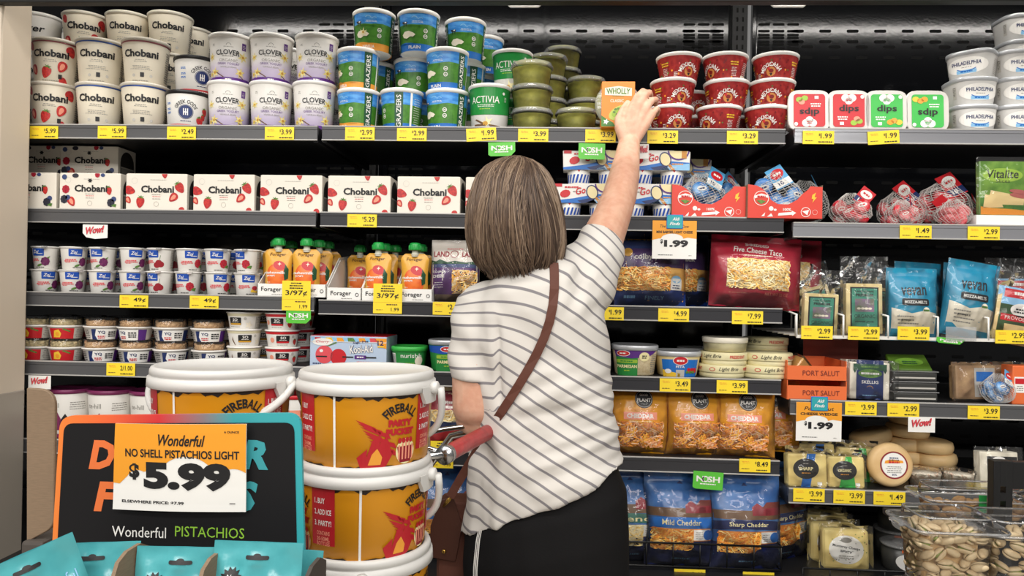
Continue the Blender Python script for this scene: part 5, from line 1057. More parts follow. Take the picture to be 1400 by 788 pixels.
def grated():
    t = thing('grated_cheese_cup', '', 'cheese cup'); b = MB(); b.lathe([(0, .001), (.03, .001), (.036, .038), (0, .043)], 'grated', 30); g = random.Random(6)
    for i in range(230):
        th = g.uniform(0, 2*PI); zz = g.uniform(.003, .042); r = .03+.006*zz/.04; p = Vector((r*math.cos(th), r*math.sin(th), zz)); d = Vector((-math.sin(th), math.cos(th), 0)); v = (d*math.cos(i)+Vector((0, 0, 1))*math.sin(i))*g.uniform(.004, .008); b.tube([p-v, p+Vector((math.cos(th), math.sin(th), 0))*.0012, p+v], .0012, g.choice(['grated', 'grated', 'grated_b']), 4, True, False)
    tag(b.build('grated_cheese', t), None, None, kind='stuff')
    b = MB(); b.lathe([(0, 0), (.034, 0), (.036, .002), (.041, .042), (.043, .043), (.043, .047), (.038, .048), (0, .048)], 'clear', 34); b.build('clear_cup', t); return t
gk2 = Kind(grated); gk2.put((XA(1264, z+.02, .05), .05, z), 'clear cup of grated cheese beside the upright wheel', 'clear cups of grated cheese'); gk2.put((XA(1309, z+.02, .05), .05, z), 'clear cup of grated cheese beside the white wrapped block', 'clear cups of grated cheese', (0, 0, 1.5))
t = thing('cheese_block', 'white wrapped cheese block with dark label above the clamshells', 'cheese block', (XA(1368, z+.05, .03), .03, z), (-.1, 0, 0)); b = MB(); b.box(-.048, .048, 0, .03, 0, .1, 'brie_rind', .004); b.art(Art().rect(-.03, .03, .045, .088, 'ink', 1).ell(0, .08, .016, .008, 'paper', 2, 14).lines(.005, .06, .05, 3, 'leaf', .012, .005), plane_map(-.0005)); b.build('block', t)
b = MB(); bag_mesh(b, .12, .112, .008, 'clear_bag', None, 61, .004, .08, .0, 20, 20, back=4); b.build('wrapper', t)
# ------------------------------------------------------------------ bottom row
M('bag_blue', '2f5f9e', .25, bump=.2, bscale=40, hex2='4a7cb8', vscale=14); M('bag_navy', '1a2456', .22, bump=.3, bscale=40)
def bluebag(txt, band, shredm, seed):
    a = Art(); a.rect(-.1, 0, .1, .07, 'bag_navy', 1); a.rect(-.1, .128, .1, .15, 'brown', 2); a.poly([(-.1, .146), (-.05, .15), (0, .146), (.05, .151), (.1, .147), (.1, .14), (-.1, .14)], 'gold', 1); a.poly([(.01, .138), (.01, .158), (.025, .168), (.04, .158), (.07, .158), (.07, .138)], 'red_dark', 3); a.rect(.04, .138, .1, .156, 'red_dark', 3); a.poly([(.036, .156), (.05, .17), (.1, .17), (.1, .156)], 'port_dark', 4)
    a.poly([(-.1, .098), (-.05, .103), (0, .105), (.05, .103), (.1, .098), (.1, .12), (.05, .126), (0, .128), (-.05, .126), (-.1, .12)], band, 4); a.text(txt, .0, .1145, .1, .014, 'vanilla', 6, bold=.01); a.rect(.03, .07, .075, .097, 'paper', 4); a.ell(.068, .083, .013, .013, 'blue', 5, 16); a.lines(.045, .09, .026, 4, 'grey_print', .005, .0016, 5); a.lines(0, .02, .06, 1, 'skyblue', .003, .004); a.poly([(-.008, .208), (.008, .208), (0, .216)], 'navy', 2)
    a.rect(-.075, .068, .075, .099, shredm[0], 2)
    return shredbag('shredded_cheese_bag', 'cheese bag', .185, .235, .04, 'bag_blue', a, (-.078, .028, .045, .097), shredm, seed, 240)
M('blend_green', '2f6f60', .4)
c1 = ['shred_d', 'shred_a', 'shred_d', 'shred_b']; bb1, bb2, bb3 = bluebag('Mild Cheddar', 'blue', c1, 71), bluebag('Sharp Cheddar', 'bag_navy', c1, 72), bluebag('Blend', 'blend_green', ['shred_c', 'shred_b', 'shred_c'], 73)
z = SZ['M6']-.008; G = 'blue cheese bags on the bottom deck'
for k, px, Y, rz, lab in ((bb1, 930, .03, .0, 'blue cheese bag second from the shopper, in the bottom row'), (bb2, 1020, .025, .05, 'blue cheese bag third from the shopper, with navy band'), (bb3, 862, .05, .05, 'blue cheese bag with green band beside the black trousers'), (bb2, 1070, .10, .5, 'blue cheese bag turned at the right end of the bottom row'), (bb1, 985, .18, -.1, 'blue cheese bag behind and between the two front ones'), (bb2, 1043, .20, 0, 'blue cheese bag farther behind the navy-banded one'), (bb1, 905, .18, .05, 'blue cheese bag behind the green-banded one'),
    (bb1, 610, .04, .1, 'blue cheese bag beside the brown handbag'), (bb2, 560, .17, 0, 'blue cheese bag behind the bucket stack')): k.put((XA(px, z+.1, Y), Y, z), lab, G, (-.12, 0, rz))
M('wire_black', '151515', .4)
def fence(x0, x1, lab, z0=None, hh=.062):
    t = thing('wire_fence', lab, 'wire fence', ((x0+x1)/2, -.012, z0 or SZ['M6'])); L = (x1-x0)/2; b = MB()
    for zz, r in ((hh, .0028), (.002, .0028)): b.tube([(-L, 0, zz), (L, 0, zz), (L, .12, zz)], r, 'wire_black', 6)
    b.build('rail', t); n = int(2*L/.066)
    for i in range(n+1): b = MB(); b.tube([(0, 0, .002), (0, 0, hh)], .0018, 'wire_black', 6); b.build('wire', t, (-L+2*L*i/n, 0, 0))
fence(W(560, 760, -.012).x, W(1068, 760, -.012).x, 'low black wire fence holding back the blue cheese bags'); fence(W(1098, 760, -.012).x, 1.6, 'low black wire fence in front of the speckled cheese', .672, .038)
def smoked():
    t = thing('smoked_cheese', '', 'cheese block'); b = MB(); b.box(-.058, .058, 0, .035, 0, .105, 'cheese_yellow', .014, 3); a = Art(); a.ell(.0, .052, .043, .036, 'paper', 1, 30); a.ell(0, .076, .014, .007, 'grey_print', 2, 14); a.text('Monterey Cheese', 0, .058, .068, .0085, 'ink', 2, bold=.02, rot=-.12); a.text('SPICY', 0, .047, .03, .006, 'ink', 2, bold=.03, rot=-.12); a.lines(.0, .036, .05, 2, 'grey_print', .005, .002)
    g = random.Random(2)
    for i in range(26): a.ell(g.uniform(-.05, .05), g.uniform(.006, .1), .0016, .0014, g.choice(['red_dark', 'leaf']), 1, 6)
    b.art(a, plane_map(-.0006)); b.build('block', t); b = MB(); bag_mesh(b, .135, .115, .008, 'clear_bag', None, 81, .003, .04, .0, 22, 20, back=5); b.build('wrapper', t); return t
sm = Kind(smoked); z = SZ['R6']+.0025
for i, (px, Y, rz) in enumerate(((1158, .03, -.08), (1141, .085, -.08), (1132, .14, -.08), (1125, .195, -.08))): sm.put((XA(px, z+.05, Y), Y, z), f"speckled yellow cheese block, {['front one with readable round label', 'second in the row', 'third in the row', 'last in the row'][i]}", 'speckled cheese blocks in the bottom right', (-.12, 0, rz))
def violet():
    t = thing('cheese_cup', '', 'cheese cup'); b = MB(); b.lathe([(0, 0), (.045, 0), (.047, .002), (.05, .06), (0, .06)], 'tray_dark', 36); a = Art(); a.ell(0, .028, .034, .022, 'paper', 1, 24); a.text('VBC', 0, .032, .03, .011, 'ink', 2, bold=.03); a.lines(0, .018, .03, 1, 'grey_print'); a.rect(-.02, .052, .024, .06, 'port_orange', 2); b.art(a, cone_map(.047, .05, .06), .006); b.build('cup', t)
    b = MB(); b.lathe([(.05, .06), (.053, .061), (.053, .066), (.049, .067), (0, .067)], 'clear_rim', 36); b.build('lid', t); return t
vk = Kind(violet)
for px, Y, tier, lab in ((1232, .07, 0, 'dark clear cheese cup in front beside the nut clamshells'), (1222, .19, 0, 'dark clear cheese cup in the row behind'), (1225, .19, 1, 'dark clear cheese cup stacked on the rear one')): vk.put((XA(px, z, Y), Y, z+tier*.067), lab, 'dark cheese cups in the bottom right')
# ------------------------------------------------------------------ price tags and hanging signs on the rails
def price_tag(px, py, price, tilt=0, under='', w=.078, h=.0335, Y=-.0095):
    a = Art(); a.lines(-w*.3, h*.30, w*.3, 1, 'vanilla_orange', .003, .0013); a.lines(-w*.28, h*.2, w*.3, 1, 'vanilla_orange', .003, .001); a.lines(-w*.3, -h*.25, w*.34, 1, 'brown', .003, .0018)
    if price[0] == '$': a.text('$', w*.03, h*.2, .004, .007, 'ink', 2); a.text(price[1:], w*.245, h*.12, w*.36, h*.40, 'ink', 2, bold=.012)
    else: a.text(price, w*.2, h*.12, w*.42, h*.38, 'ink', 2, bold=.012)
    a.lines(w*.22, -h*.34, w*.46, 1, 'ink', .003, .0028, 2, len(under))
    b = MB(); b.box(-w/2, w/2, 0, .0008, -h/2, h/2, 'yellow_tag'); b.art(a, plane_map(-.0001))
    p = W(px, py, Y); tag(b.build('price_tag', None, p, (0, tilt, 0)), f"yellow {price.replace('$', '')} price tag {under}", 'price tag', 'yellow shelf price tags')
for px, py, pr, tl, un in ((60, 181, '$5.99', 0, 'under the strawberry tubs'), (153, 181, '$5.99', 0, 'under the plain cream tubs'), (248, 182, '$2.49', 0, 'under the black-lidded tubs'), (382, 182.5, '$3.99', 0, 'under the lilac tubs'), (492, 183, '$2.99', 0, 'under the left pasture tubs'), (563, 184, '$2.99', 0, 'under the middle pasture tubs'), (658, 184, '$1.99', -.06, 'crooked under the green and white tubs'), (729, 185, '$3.99', 0, 'under the clear green dip'), (821, 186, '$3.99', 0, 'left of the raised wrist'), (906, 187.5, '$3.29', 0, 'right of the raised wrist'), (1015, 188, '$3.29', 0, 'under the right salsa stacks'),
    (1119, 188, '$1.99', 0, 'under the red dip trays'), (1208, 188, '$1.99', -.07, 'crooked under the green dip trays'), (495, 302, '$5.29', 0, 'under the strawberry cartons'), (1252, 317.5, '$1.49', 0, 'under the red net bags'), (1345, 319, '$2.99', 0, 'under the green slices pack'), (183, 412.5, '49¢', 0, 'under the purple berry cups'), (279, 413.5, '49¢', 0, 'under the raspberry cups'), (612, 422, '$2.19', 0, 'cut off by the left shoulder'), (832, 429, '$1.99', 0, 'touching the striped sleeve'), (921, 431, '$4.99', 0, 'under the blue and purple bag'), (1022, 434.5, '$7.99', 0, 'under the large red bag'),
    (1117, 455, '$2.99', 0, 'on the first wire bay'), (1181, 456, '$2.99', 0, 'on the second wire bay'), (1249, 456, '$3.99', 0, 'on the third wire bay'), (1383, 461, '$2.99', 0, 'on the wire tray at right edge'), (165, 505.5, '2/1.00', 0, 'under the granola cups'), (923, 527, '$3.49', 0, 'under the blue-scene tub'), (1001, 529.5, '$3.99', 0, 'under the brie boxes'), (1032, 637, '$8.49', 0, 'under the orange cheese bags'), (1177, 559, '$3.99', 0, 'under the navy cheese block'), (1235, 561, '$2.99', 0, 'under the flat dark packs'), (1345, 564.5, '$3.99', 0, 'under the blue net bag'),
    (1106, 677.5, '$3.99', 0, 'under the blue-striped square cheese'), (1161, 680, '$3.99', 0, 'under the green-striped square cheese'), (1216, 682, '$1.49', 0, 'worn, under the cheese wheel'), (943, 788, '$2.49', 0, 'on the bottom deck under the second blue bag'), (1037, 792, '$2.49', 0, 'on the bottom deck under the navy-banded bag')):
    yy = -.0095 if py < 770 else -.2445
    if px in (1117, 1181, 1249, 1383) and 450 < py < 470: yy = -.012
    price_tag(px, py, pr, tl, un, Y=-.0095 if yy == -.0095 else (-.012 if yy == -.012 else -.020))
p = W(1314, 457, -.012); b = MB(); b.box(-.037, .037, 0, .001, -.018, .018, 'clear_rim'); tag(b.build('tag_holder', None, p), 'empty clear tag holder on the fourth wire bay', 'tag holder')
M('nosh_dark', '3f9a2a', .4)
def nosh(px, py, w, h, tilt, lab, curl=True):
    a = Art(); W2, H2 = w/2, h/2
    b = MB(); bm = b; pts = [(-W2, H2), (-W2, -H2+.004), (-W2+.006, -H2)]+([(W2-.012, -H2), (W2, -H2+.012)] if curl else [(W2, -H2)])+[(W2, H2)]
    b.prism(pts, 0, .0008, 'nosh'); a.text('N SH', 0, h*.08, w*.78, h*.34, 'white', 2, bold=.03); a.ring(-w*.09, h*.08, h*.11, h*.18, 'white', 2, 18); a.lines(0, -h*.2, w*.7, 1, 'white', .003, .003); b.art(a, plane_map(-.0001))
    tag(b.build('hanging_shelf_sign', None, W(px, py, -.010), (0, tilt, 0)), lab, 'shelf sign')
nosh(686, 204, .07, .036, -.03, 'small green sign hanging just above the hair'); nosh(809, 207, .068, .041, .02, 'small green sign hanging left of the raised forearm', False); nosh(408, 433, .066, .036, 0, 'green sign hanging under the left large price card'); nosh(968, 657.5, .076, .045, .05, 'green sign hanging above the blue cheese bags', False); nosh(1300, 466.5, .07, .014, .08, 'green sign sliver under the fourth wire bay')
def wow(px, py, w, h, lab, tilt=0, rnd_=True):
    b = MB(); W2, H2 = w/2, h/2; b.prism([(-W2, H2), (-W2, -H2*.2), (-W2*.7, -H2*.8), (0, -H2), (W2, -H2*.85), (W2, H2)] if rnd_ else [(-W2, H2), (-W2, -H2), (W2, -H2), (W2, H2)], 0, .0008, 'paper'); a = Art(); a.text('Wow!', 0, h*.12, w*.74, h*.5, 'red_dark', 2, bold=.05, shear=.35, rot=.12); a.text('Wow!', .0012, h*.12+.001, w*.74, h*.5, 'pinkred', 3, bold=.02, shear=.35, rot=.12); b.art(a, plane_map(-.0001))
    tag(b.build('hanging_shelf_sign', None, W(px, py, -.010), (0, tilt, 0)), lab, 'shelf sign')
wow(130, 317, .068, .038, 'white round-cornered sign with red script above the small cups'); wow(54, 523, .062, .036, 'white sign with red script above the cardboard bin', 0, False); wow(1260, 581, .066, .038, 'white sign with red script hanging in the right bay', 0, False); wow(880, 207, .026, .038, 'white sign with red script half hidden by the forearm', 0, False)
def promo(px, py, w, h, lines, price, lab, Y):
    t = thing('price_sign', lab, 'price sign', W(px, py, Y)); b = MB(); W2, H2 = w/2, h/2; b.box(-W2, W2, 0, .0012, -H2, H2, 'paper'); a = Art(); a.poly([(-W2, -H2*.02), (-W2*.7, H2*.06)]+[(-W2*.1+W2*.5*math.cos(PI-PI*i/10), H2*.06+H2*.26*math.sin(PI*i/10)) for i in range(11)]+[(W2*.6, H2*.12), (W2, H2*.06), (W2, H2), (-W2, H2)], 'orange', 1)
    a.text(lines[0], 0, H2*.68, w*.66, h*.10, 'ink', 2, shear=.25, bold=.01); a.text(lines[1], 0, H2*.4, w*.82, h*.07, 'ink', 2, bold=.04); a.text('$', -w*.29, -H2*.1, w*.06, h*.12, 'ink', 2, bold=.04); a.text(price, w*.04, -H2*.2, w*.55, h*.19, 'ink', 2, bold=.055); a.lines(-w*.2, -H2*.8, w*.45, 1, 'ink', .003, .0016); a.lines(w*.36, -H2*.82, w*.1, 1, 'grey_print'); b.art(a, plane_map(-.0001)); b.build('card', t)
    b = MB(); b.box(-.021, .021, -.003, -.001, -.019, .017, 'blue', .004); e = Art(); e.rrect(-.0195, -.0175, .0195, .0155, .004, 'teal', 1); e.text('Aldi', .003, .006, .018, .008, 'white', 2, bold=.02, shear=.3); e.text('Finds', 0, -.006, .026, .008, 'white', 2, bold=.02, shear=.3); b.art(e, plane_map(-.0031)); b.build('clip', t, (0, 0, H2-.002))
promo(922, 328, .112, .098, ('The Laughing Cow', 'MINI BABYBEL LIGHT CHEESE'), '1.99', 'orange and white 1.99 price sign right of the striped shoulder', -.012); promo(1119.5, 577, .113, .098, ('Port Salut', 'CHEESE WEDGE'), '1.99', 'orange and white 1.99 price sign below the orange cheese boxes', -.012)
def bigtag(px, py, w, h, lab):
    a = Art(); a.lines(0, h*.42, w*.5, 3, 'ink', .0065, .003, 2, 4); a.text('3/97¢', 0, h*.08, w*.76, h*.2, 'ink', 2, bold=.015); a.rect(-w/2, -h*.13, w/2, -h*.125, 'gold', 1); a.lines(w*.15, -h*.2, w*.5, 1, 'brown', .003, .003); a.text('1.99', w*.26, -h*.36, w*.28, h*.12, 'ink', 2, bold=.01); a.lines(-w*.28, -h*.38, w*.3, 1, 'brown'); b = MB(); b.box(-w/2, w/2, 0, .001, -h/2, h/2, 'yellow_tag'); b.art(a, plane_map(-.0001)); tag(b.build('price_card', None, W(px, py, -.011), (0, 0, 0)), lab, 'price card', 'large yellow price cards')
bigtag(405, 404.5, .076, .078, 'large yellow 3/97¢ card left of the shelf seam'); bigtag(530, 408.5, .076, .078, 'large yellow 3/97¢ card in the middle bay')
bigtag(604, 622, .06, .07, 'large yellow card behind the bucket handle, half hidden')
# ------------------------------------------------------------------ foreground: party buckets
M('bucket_white', 'd6d4d0', .35, bump=.04, bscale=80); M('bucket_orange', 'dd9417', .38, bump=.03, bscale=60); M('bucket_red', 'b9202a', .4); M('charred', '2a1c14', .5)
RB = .1; HB = .1247
def bucket(name='party_bucket', phi=0.0, handle=(.35, 1.2), u=1.0):
    def fn():
        t = thing(name, '', 'bucket'); rb, rt, hb = .0885, .0935, .103
        b = MB(); b.lathe([(0, 0), (.086, 0), (rb, .002), (rt, hb+.004)], 'bucket_orange', 72)
        a = Art(); rm = (rb+rt)/2; per = 2*PI/3*rm; g = random.Random(8)
        for k in (-1, 0, 1):
            c = k*per
            top = [(c-per/2, hb+.003)]; x = c-per/2
            n = 26
            for i in range(n+1): top.append((c-per/2+per*i/n, hb-.004-.005*g.random()-.002*math.sin(i)))
            top.append((c+per/2, hb+.003)); a.poly(top[::-1], 'charred', 1)
            bot = [(c-per/2, .0)]+[(c-per/2+per*i/n, .003+.004*g.random()) for i in range(n+1)]+[(c+per/2, .0)]; a.poly(bot, 'charred', 1)
            a.rect(c-.019, .022, c+.018, hb+.003, 'bucket_red', 2)
            for s, v in (('1. BUY', .082), ('2. ADD ICE', .067), ('3. PARTY!', .052)): a.text(s, c-.0005 if len(s) > 6 else c-.005, v, .027 if len(s) > 6 else .017, .0075, 'paper', 3, bold=.02)
            for s, v in (('CONTAINS', .0385), ('20-50ML', .031), ('BOTTLES', .0235+.001)): a.text(s, c, v, .021, .0055, 'berry_pale', 3, bold=.02)
            q = c+.052; a.rect(q-.0016, 0, q+.0016, hb+.003, 'paper', 3)
            q = c+.1425 if k < 1 else c-per*2+.1425
            a.text('FIREBALL', q, .083, .054, .0125, 'ink', 3, bold=.03, arc=.031); a.text('PARTY', q, .0625, .037, .0095, 'bucket_red', 3, bold=.09); a.text('BUCKET', q, .0505, .043, .0095, 'bucket_red', 3, bold=.09)
            # flames and a little pail of bottles
            for i in range(9):
                y = .066-.0045*i; x0 = q-.062+.003*i; L = .026+.006*(i % 3); a.poly([(x0, y+.003), (x0+L*.4, y-.001), (x0+L, y-.008), (x0+L+.004, y-.016), (x0+L*.6, y-.008), (x0+L*.3, y-.003)], 'bucket_red', 3)
            a.poly([(q-.055, .004), (q-.06, .018), (q-.046, .03), (q-.047, .018), (q-.04, .04), (q-.028, .05), (q-.03, .036), (q-.02, .046), (q-.016, .034), (q-.012, .02), (q-.02, .006), (q-.03, .002)], 'bucket_red', 4); a.poly([(q-.045, .008), (q-.04, .022), (q-.033, .03), (q-.026, .018), (q-.028, .008)], 'vanilla_orange', 5)
            a.ell(q+.009, .023, .0155, .0175, 'vanilla', 3, 22); a.poly([(q-.005, .03), (q+.023, .03), (q+.018, .008), (q+.0, .008)], 'red_dark', 4)
            for i in range(5): a.rect(q-.003+.0055*i, .012, q-.0005+.0055*i, .036-.002*abs(i-2), 'berry_pale', 5)
            for i in range(4): a.ell(q-.001+.006*i, .038, .003, .004, 'bucket_red', 5, 8)
        b.art(a, cone_map(rb, rt, hb+.004), .006); b.build('body', t)
        b = MB(); z = hb
        b.lathe([(rt-.002, z-.002), (RB-.002, z-.003), (RB-.0003, z-.0022), (RB-.0012, z+.0105), (RB-.0045, z+.0118), (RB-.005, z+.0135), (RB-.0035, z+.0145), (RB-.0042, z+.0205), (RB-.0058, z+.0235), (RB-.009, z+.025), (RB-.012, z+.0242), (RB-.014, z+.0217), (0, z+.0217)], 'bucket_white', 84)
        b.build('lid', t)
        for s in (0, PI):
            b = MB(); al = phi+s; x, y = math.cos(al)*RB, math.sin(al)*RB
            # apron under the lid and the pivot boss
            vs = []; fs = []
            for i in range(13):
                th = al+(i-6)*.05; dz = .017*min(1, (6-abs(i-6))/2)
                for rr, zz in ((RB+.0005, z+.004), (RB+.0005, z-.002-dz), (rt+.001, z-.002-dz), (rt+.001, z+.004)): vs.append((rr*math.cos(th), rr*math.sin(th), zz))
            for i in range(12):
                for j in range(4): fs.append((i*4+j, i*4+(j+1) % 4, (i+1)*4+(j+1) % 4, (i+1)*4+j))
            b.add(vs, fs, 'bucket_white'); q = Vector((math.cos(al), math.sin(al), 0)); p = q*RB+Vector((0, 0, z+.002)); b.tube([p-q*.001, p+q*.007, p+q*.009], [.0095, .009, .006], 'bucket_white', 20); b.build('handle_mount', t)
        ax = Vector((math.cos(phi), math.sin(phi), 0)); n = Vector((-ax.y, ax.x, 0)); sw, dr = handle; D = n*math.sin(sw)-Vector((0, 0, 1))*math.cos(sw)
        b = MB(); pts = []
        for i in range(33):
            th = PI*i/32; pts.append(Vector((0, 0, z+.002))+ax*math.copysign(abs(math.cos(th))**u, math.cos(th))*(RB+(.012 if u < 1 else .008))+D*max(0, math.sin(th))**(.4+.6*u)*dr*RB)
        b.tube(pts, .0052, 'bucket_white', 12); b.tube([p+Vector((0, 0, .0045)) for p in pts[3:-3]], .0026, 'bucket_white', 8); b.build('handle', t); return t
    return Kind(fn)
Yb = -.86
zr_ = ZA(495, 501, Yb+.09)-.128
bk1 = bucket(phi=-.18, handle=(.38, .92), u=.55); bkf = bucket(phi=-1.35, handle=(-.5, .8)); bkl = bucket(phi=-.10, handle=(-.8, .85))
XB = XA(501, zr_+.05, Yb)
bk1.put((XB, Yb, zr_), 'orange party bucket with white lid, top of the stack beside the shopper', 'orange party buckets', (0, 0, 0))
t1 = bk1.root
for ch in t1.children:
    if ch.name.startswith('body'): ch.rotation_euler = (0, 0, -.80)
bk1b = bucket(phi=-.16, handle=(.38, .9), u=.55); o = bk1b.put((XB-.002, Yb, zr_-HB+.0015), 'orange party bucket in the middle of the stack beside the shopper', 'orange party buckets')
for ch in o.children:
    if ch.name.startswith('body'): ch.rotation_euler = (0, 0, -.37)
o = bkf.put((XB, Yb, zr_-2*(HB-.0015)), 'orange party bucket third down, only its lid and front handle mount showing', 'orange party buckets')
zl = ZA(489, 304, -.79)-.128; XBL = XA(304, zl+.05, -.88)
o = bkl.put((XBL, -.88, zl), 'orange party bucket with drooping handle behind the black standee', 'orange party buckets')
for ch in o.children:
    if ch.name.startswith('body'): ch.rotation_euler = (0, 0, -.85)
for i in (1, 2): bkf.put((XBL, -.88, zl-i*(HB-.0015)), f"orange party bucket hidden behind the standee, {['', 'second', 'third'][i]} down its stack", 'orange party buckets', (0, 0, .4))
M('pallet_grey', '5c5a58', .5, bump=.1)
def plinth(x0, x1, y0, y1, z, name, lab, cat):
    t = thing(name, lab, cat, ((x0+x1)/2, (y0+y1)/2, 0)); w, d = (x1-x0)/2, (y1-y0)/2
    b = MB(); b.box(-w, w, -d, d, z-.02, z, 'pallet_grey', .003); b.build('top', t); b = MB(); b.box(-w+.01, w-.01, -d+.01, d-.01, .0, z-.02, 'kraft', .003); b.build('body', t)
plinth(XBL-.13, XB+.105, -.995, -.752, zr_-2*(HB-.0015), 'display_table', 'low cardboard display table under the bucket stacks', 'display table')
# ------------------------------------------------------------------ black standee with price sheet
Ys = -1.11
def PLn(Y, o): return lambda px, py: (W(px, py, Y).x-o.x, W(px, py, Y).z-o.z)
o0 = W(245, 830, Ys); L = PLn(Ys, o0)
def rpoly(c, r, n=6):
    out = []; N = len(c)
    for i in range(N):
        p, a, q = Vector(c[i]), Vector(c[i-1]), Vector(c[(i+1) % N]); rr = r[i]
        if rr == 0: out.append(tuple(p)); continue
        u, v = (a-p).normalized(), (q-p).normalized(); s, e = p+u*rr, p+v*rr
        for k in range(n+1):
            f = k/n; out.append(tuple((1-f)**2*s+2*f*(1-f)*p+f*f*e))
    return out
ramp_mat('rainbow_print', [(0, 'ee8438'), (.18, 'ea6a35'), (.42, 'd8383c'), (.6, '8f7d80'), (.72, '3fa3aa'), (1, '35a6ad')], 0, L(75, 600)[0], L(415, 600)[0], .45)
M('standee_black', '171618', .6, spec=.25); M('letter_orange', 'e5743a', .5); M('letter_teal', '3a9ba3', .5); M('pist_green', '93c83e', .5)
t = thing('display_standee', 'black standee with rainbow border behind the teal bags', 'standee', o0)
b = MB(); b.prism(rpoly([L(66, 830), L(82, 569), L(411, 565), L(418, 830)], [0, .016, .016, 0]), 0, .005, 'rainbow_print')
a = Art(); a.poly(rpoly([L(74, 830), L(88, 579), L(402.5, 578), L(408, 830)], [0, .011, .011, 0]), 'standee_black', 1)
px = .79e-3*.81/.8
def tx(s, cx, cy, w, h, m, **k): u, v = L(cx, cy); a.text(s, u, v, w*px, h*px, m, 2, **k)
tx('D', 140, 622, 38, 41, 'letter_orange', bold=.05, shear=.2); tx('R', 349, 622, 38, 41, 'letter_teal', bold=.05, shear=.2); tx('F', 145, 679, 34, 42, 'letter_orange', bold=.05, shear=.2); tx('S', 337, 679, 32, 43, 'letter_teal', bold=.05, shear=.2)
tx('Wonderful', 190.5, 727.5, 78, 15, 'paper'); tx('PISTACHIOS', 287, 728, 99, 14.5, 'pist_green')
b.art(a, plane_map(-.0003)); b.build('board', t)
b = MB(); b.prism([L(120, 830), L(120, 700), L(140, 690), L(140, 830)], .005, .05, 'kraft'); b.prism([L(350, 830), L(350, 690), L(370, 700), L(370, 830)], .005, .05, 'kraft'); b.build('easel_back', t)
Yp = -1.122; o1 = W(244, 640, Yp); Lp = PLn(Yp, o1)
a = Art(); cr = [Lp(151, 698), Lp(334, 702), Lp(337, 580), Lp(158, 579)]; a.poly(cr, 'paper', 1)
def arc(cx, cy, r, a0, a1, n=10): return [Lp(cx+r*math.cos(R(a0+(a1-a0)*i/n)), cy-r*math.sin(R(a0+(a1-a0)*i/n))) for i in range(n+1)]
cloud = [Lp(158, 579), Lp(153, 661), Lp(162, 662)]+arc(188, 660, 17, 150, 60)+arc(255, 668, 44, 140, 35)+arc(318, 668, 26, 110, 55)+[Lp(335, 648), Lp(337, 580)]
a.poly(cloud[::-1], 'orange', 2)
def tp(s, cx, cy, w, h, **k): u, v = Lp(cx, cy); a.text(s, u, v, w*px, h*px, 'ink', 3, res=4, **k)
tp('Wonderful', 250, 602, 66, 16, shear=.3, bold=.02); tp('NO SHELL PISTACHIOS LIGHT', 249, 621, 161, 11.5, bold=.025); tp('$', 183.5, 645, 15, 23, bold=.05); tp('5.99', 255.5, 652, 122, 39, bold=.06); tp('ELSEWHERE PRICE: $7.99', 208, 687.5, 90, 4.6, bold=.03); tp('6 OUNCE', 317.5, 591, 20, 3, bold=.03); u, v = Lp(317, 690); a.lines(u, v, 12*px, 1, 'ink', .002, .0009, 3)
pm = lambda u, v, o: (u, -.0035*math.cos(u*22)-.002*math.sin(v*30)-o+.002, v)
b = MB(); b.art(a, pm, (.006, .02)); bk0 = Art().poly(cr[::-1], 'paper', -2); b.art(bk0, pm, (.006, .02)); tag(b.build('price_sheet', None, o1), 'large 5.99 price sheet taped on the black standee', 'price sheet')
# ------------------------------------------------------------------ tray of teal bags in front of the standee
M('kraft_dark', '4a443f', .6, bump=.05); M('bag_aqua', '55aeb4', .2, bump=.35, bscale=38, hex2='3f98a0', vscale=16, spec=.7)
X = lambda p, d: (p-700)/FPX*d
zt0 = .955; n0, f0 = .70, .78
t = thing('cardboard_tray', 'cardboard counter tray with dividers holding teal bags', 'tray', (-.33, -1.17, zt0)); D0 = Vector((-.33, -1.17, zt0))
def wx(p, d, z): return XA(p, z, d-1.92)
def ypanel(name, x, ztop, m, th=.004, rake=.012, edge='kraft'):
    y0, y1 = n0-1.92-D0.y, f0-1.92-D0.y; h = ztop-zt0; b = MB()
    prof = [(y0, 0), (y1, 0), (y1, h-.01), (y1-.02, h), (y0+.035, h), (y0+.02, h-.006), (y0+.006, h-.03), (y0, h-.05)]
    q = MB(); q.prism(prof, 0, th, m); 
    for v in q.bm.verts: v.co = (x-D0.x+v.co.y-th/2, v.co.x, v.co.z)
    b.merge(q.bm, m); b.build(name, t)
ztd = W(170, 740, -1.155).z
ypanel('divider', wx(160, .72, ztd), ztd-.0, 'kraft'); ypanel('divider', wx(277, .72, ztd), ztd-.004, 'kraft')
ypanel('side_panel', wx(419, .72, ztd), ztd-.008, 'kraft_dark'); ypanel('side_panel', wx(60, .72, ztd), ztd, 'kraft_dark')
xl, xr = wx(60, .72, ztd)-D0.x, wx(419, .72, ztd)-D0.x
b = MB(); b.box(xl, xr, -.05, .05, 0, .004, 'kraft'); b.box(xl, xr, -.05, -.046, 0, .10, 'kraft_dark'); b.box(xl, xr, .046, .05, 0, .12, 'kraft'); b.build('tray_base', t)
a = Art(); a.star(-.024, .118, .009, .0125, 14, 'ink', 2); a.text('No', -.024, .121, .008, .004, 'white', 3); a.text('Shells', -.024, .1155, .014, .004, 'white', 3); a.text('Wonderful', .012, .115, .052, .011, 'skyblue', 3); a.text('Sea Salt & Vinegar', .012, .102, .062, .008, 'ink', 3, bold=.02, shear=.15); a.rrect(-.011, .1385, .013, .1425, .0018, 'ink', 2); a.ell(.001, .1425, .004, .002, 'ink', 2, 10); a.text('PISTACHIOS', 0, .08, .06, .008, 'paper', 3); a.ell(0, .045, .025, .02, 'pist_green', 2, 20)
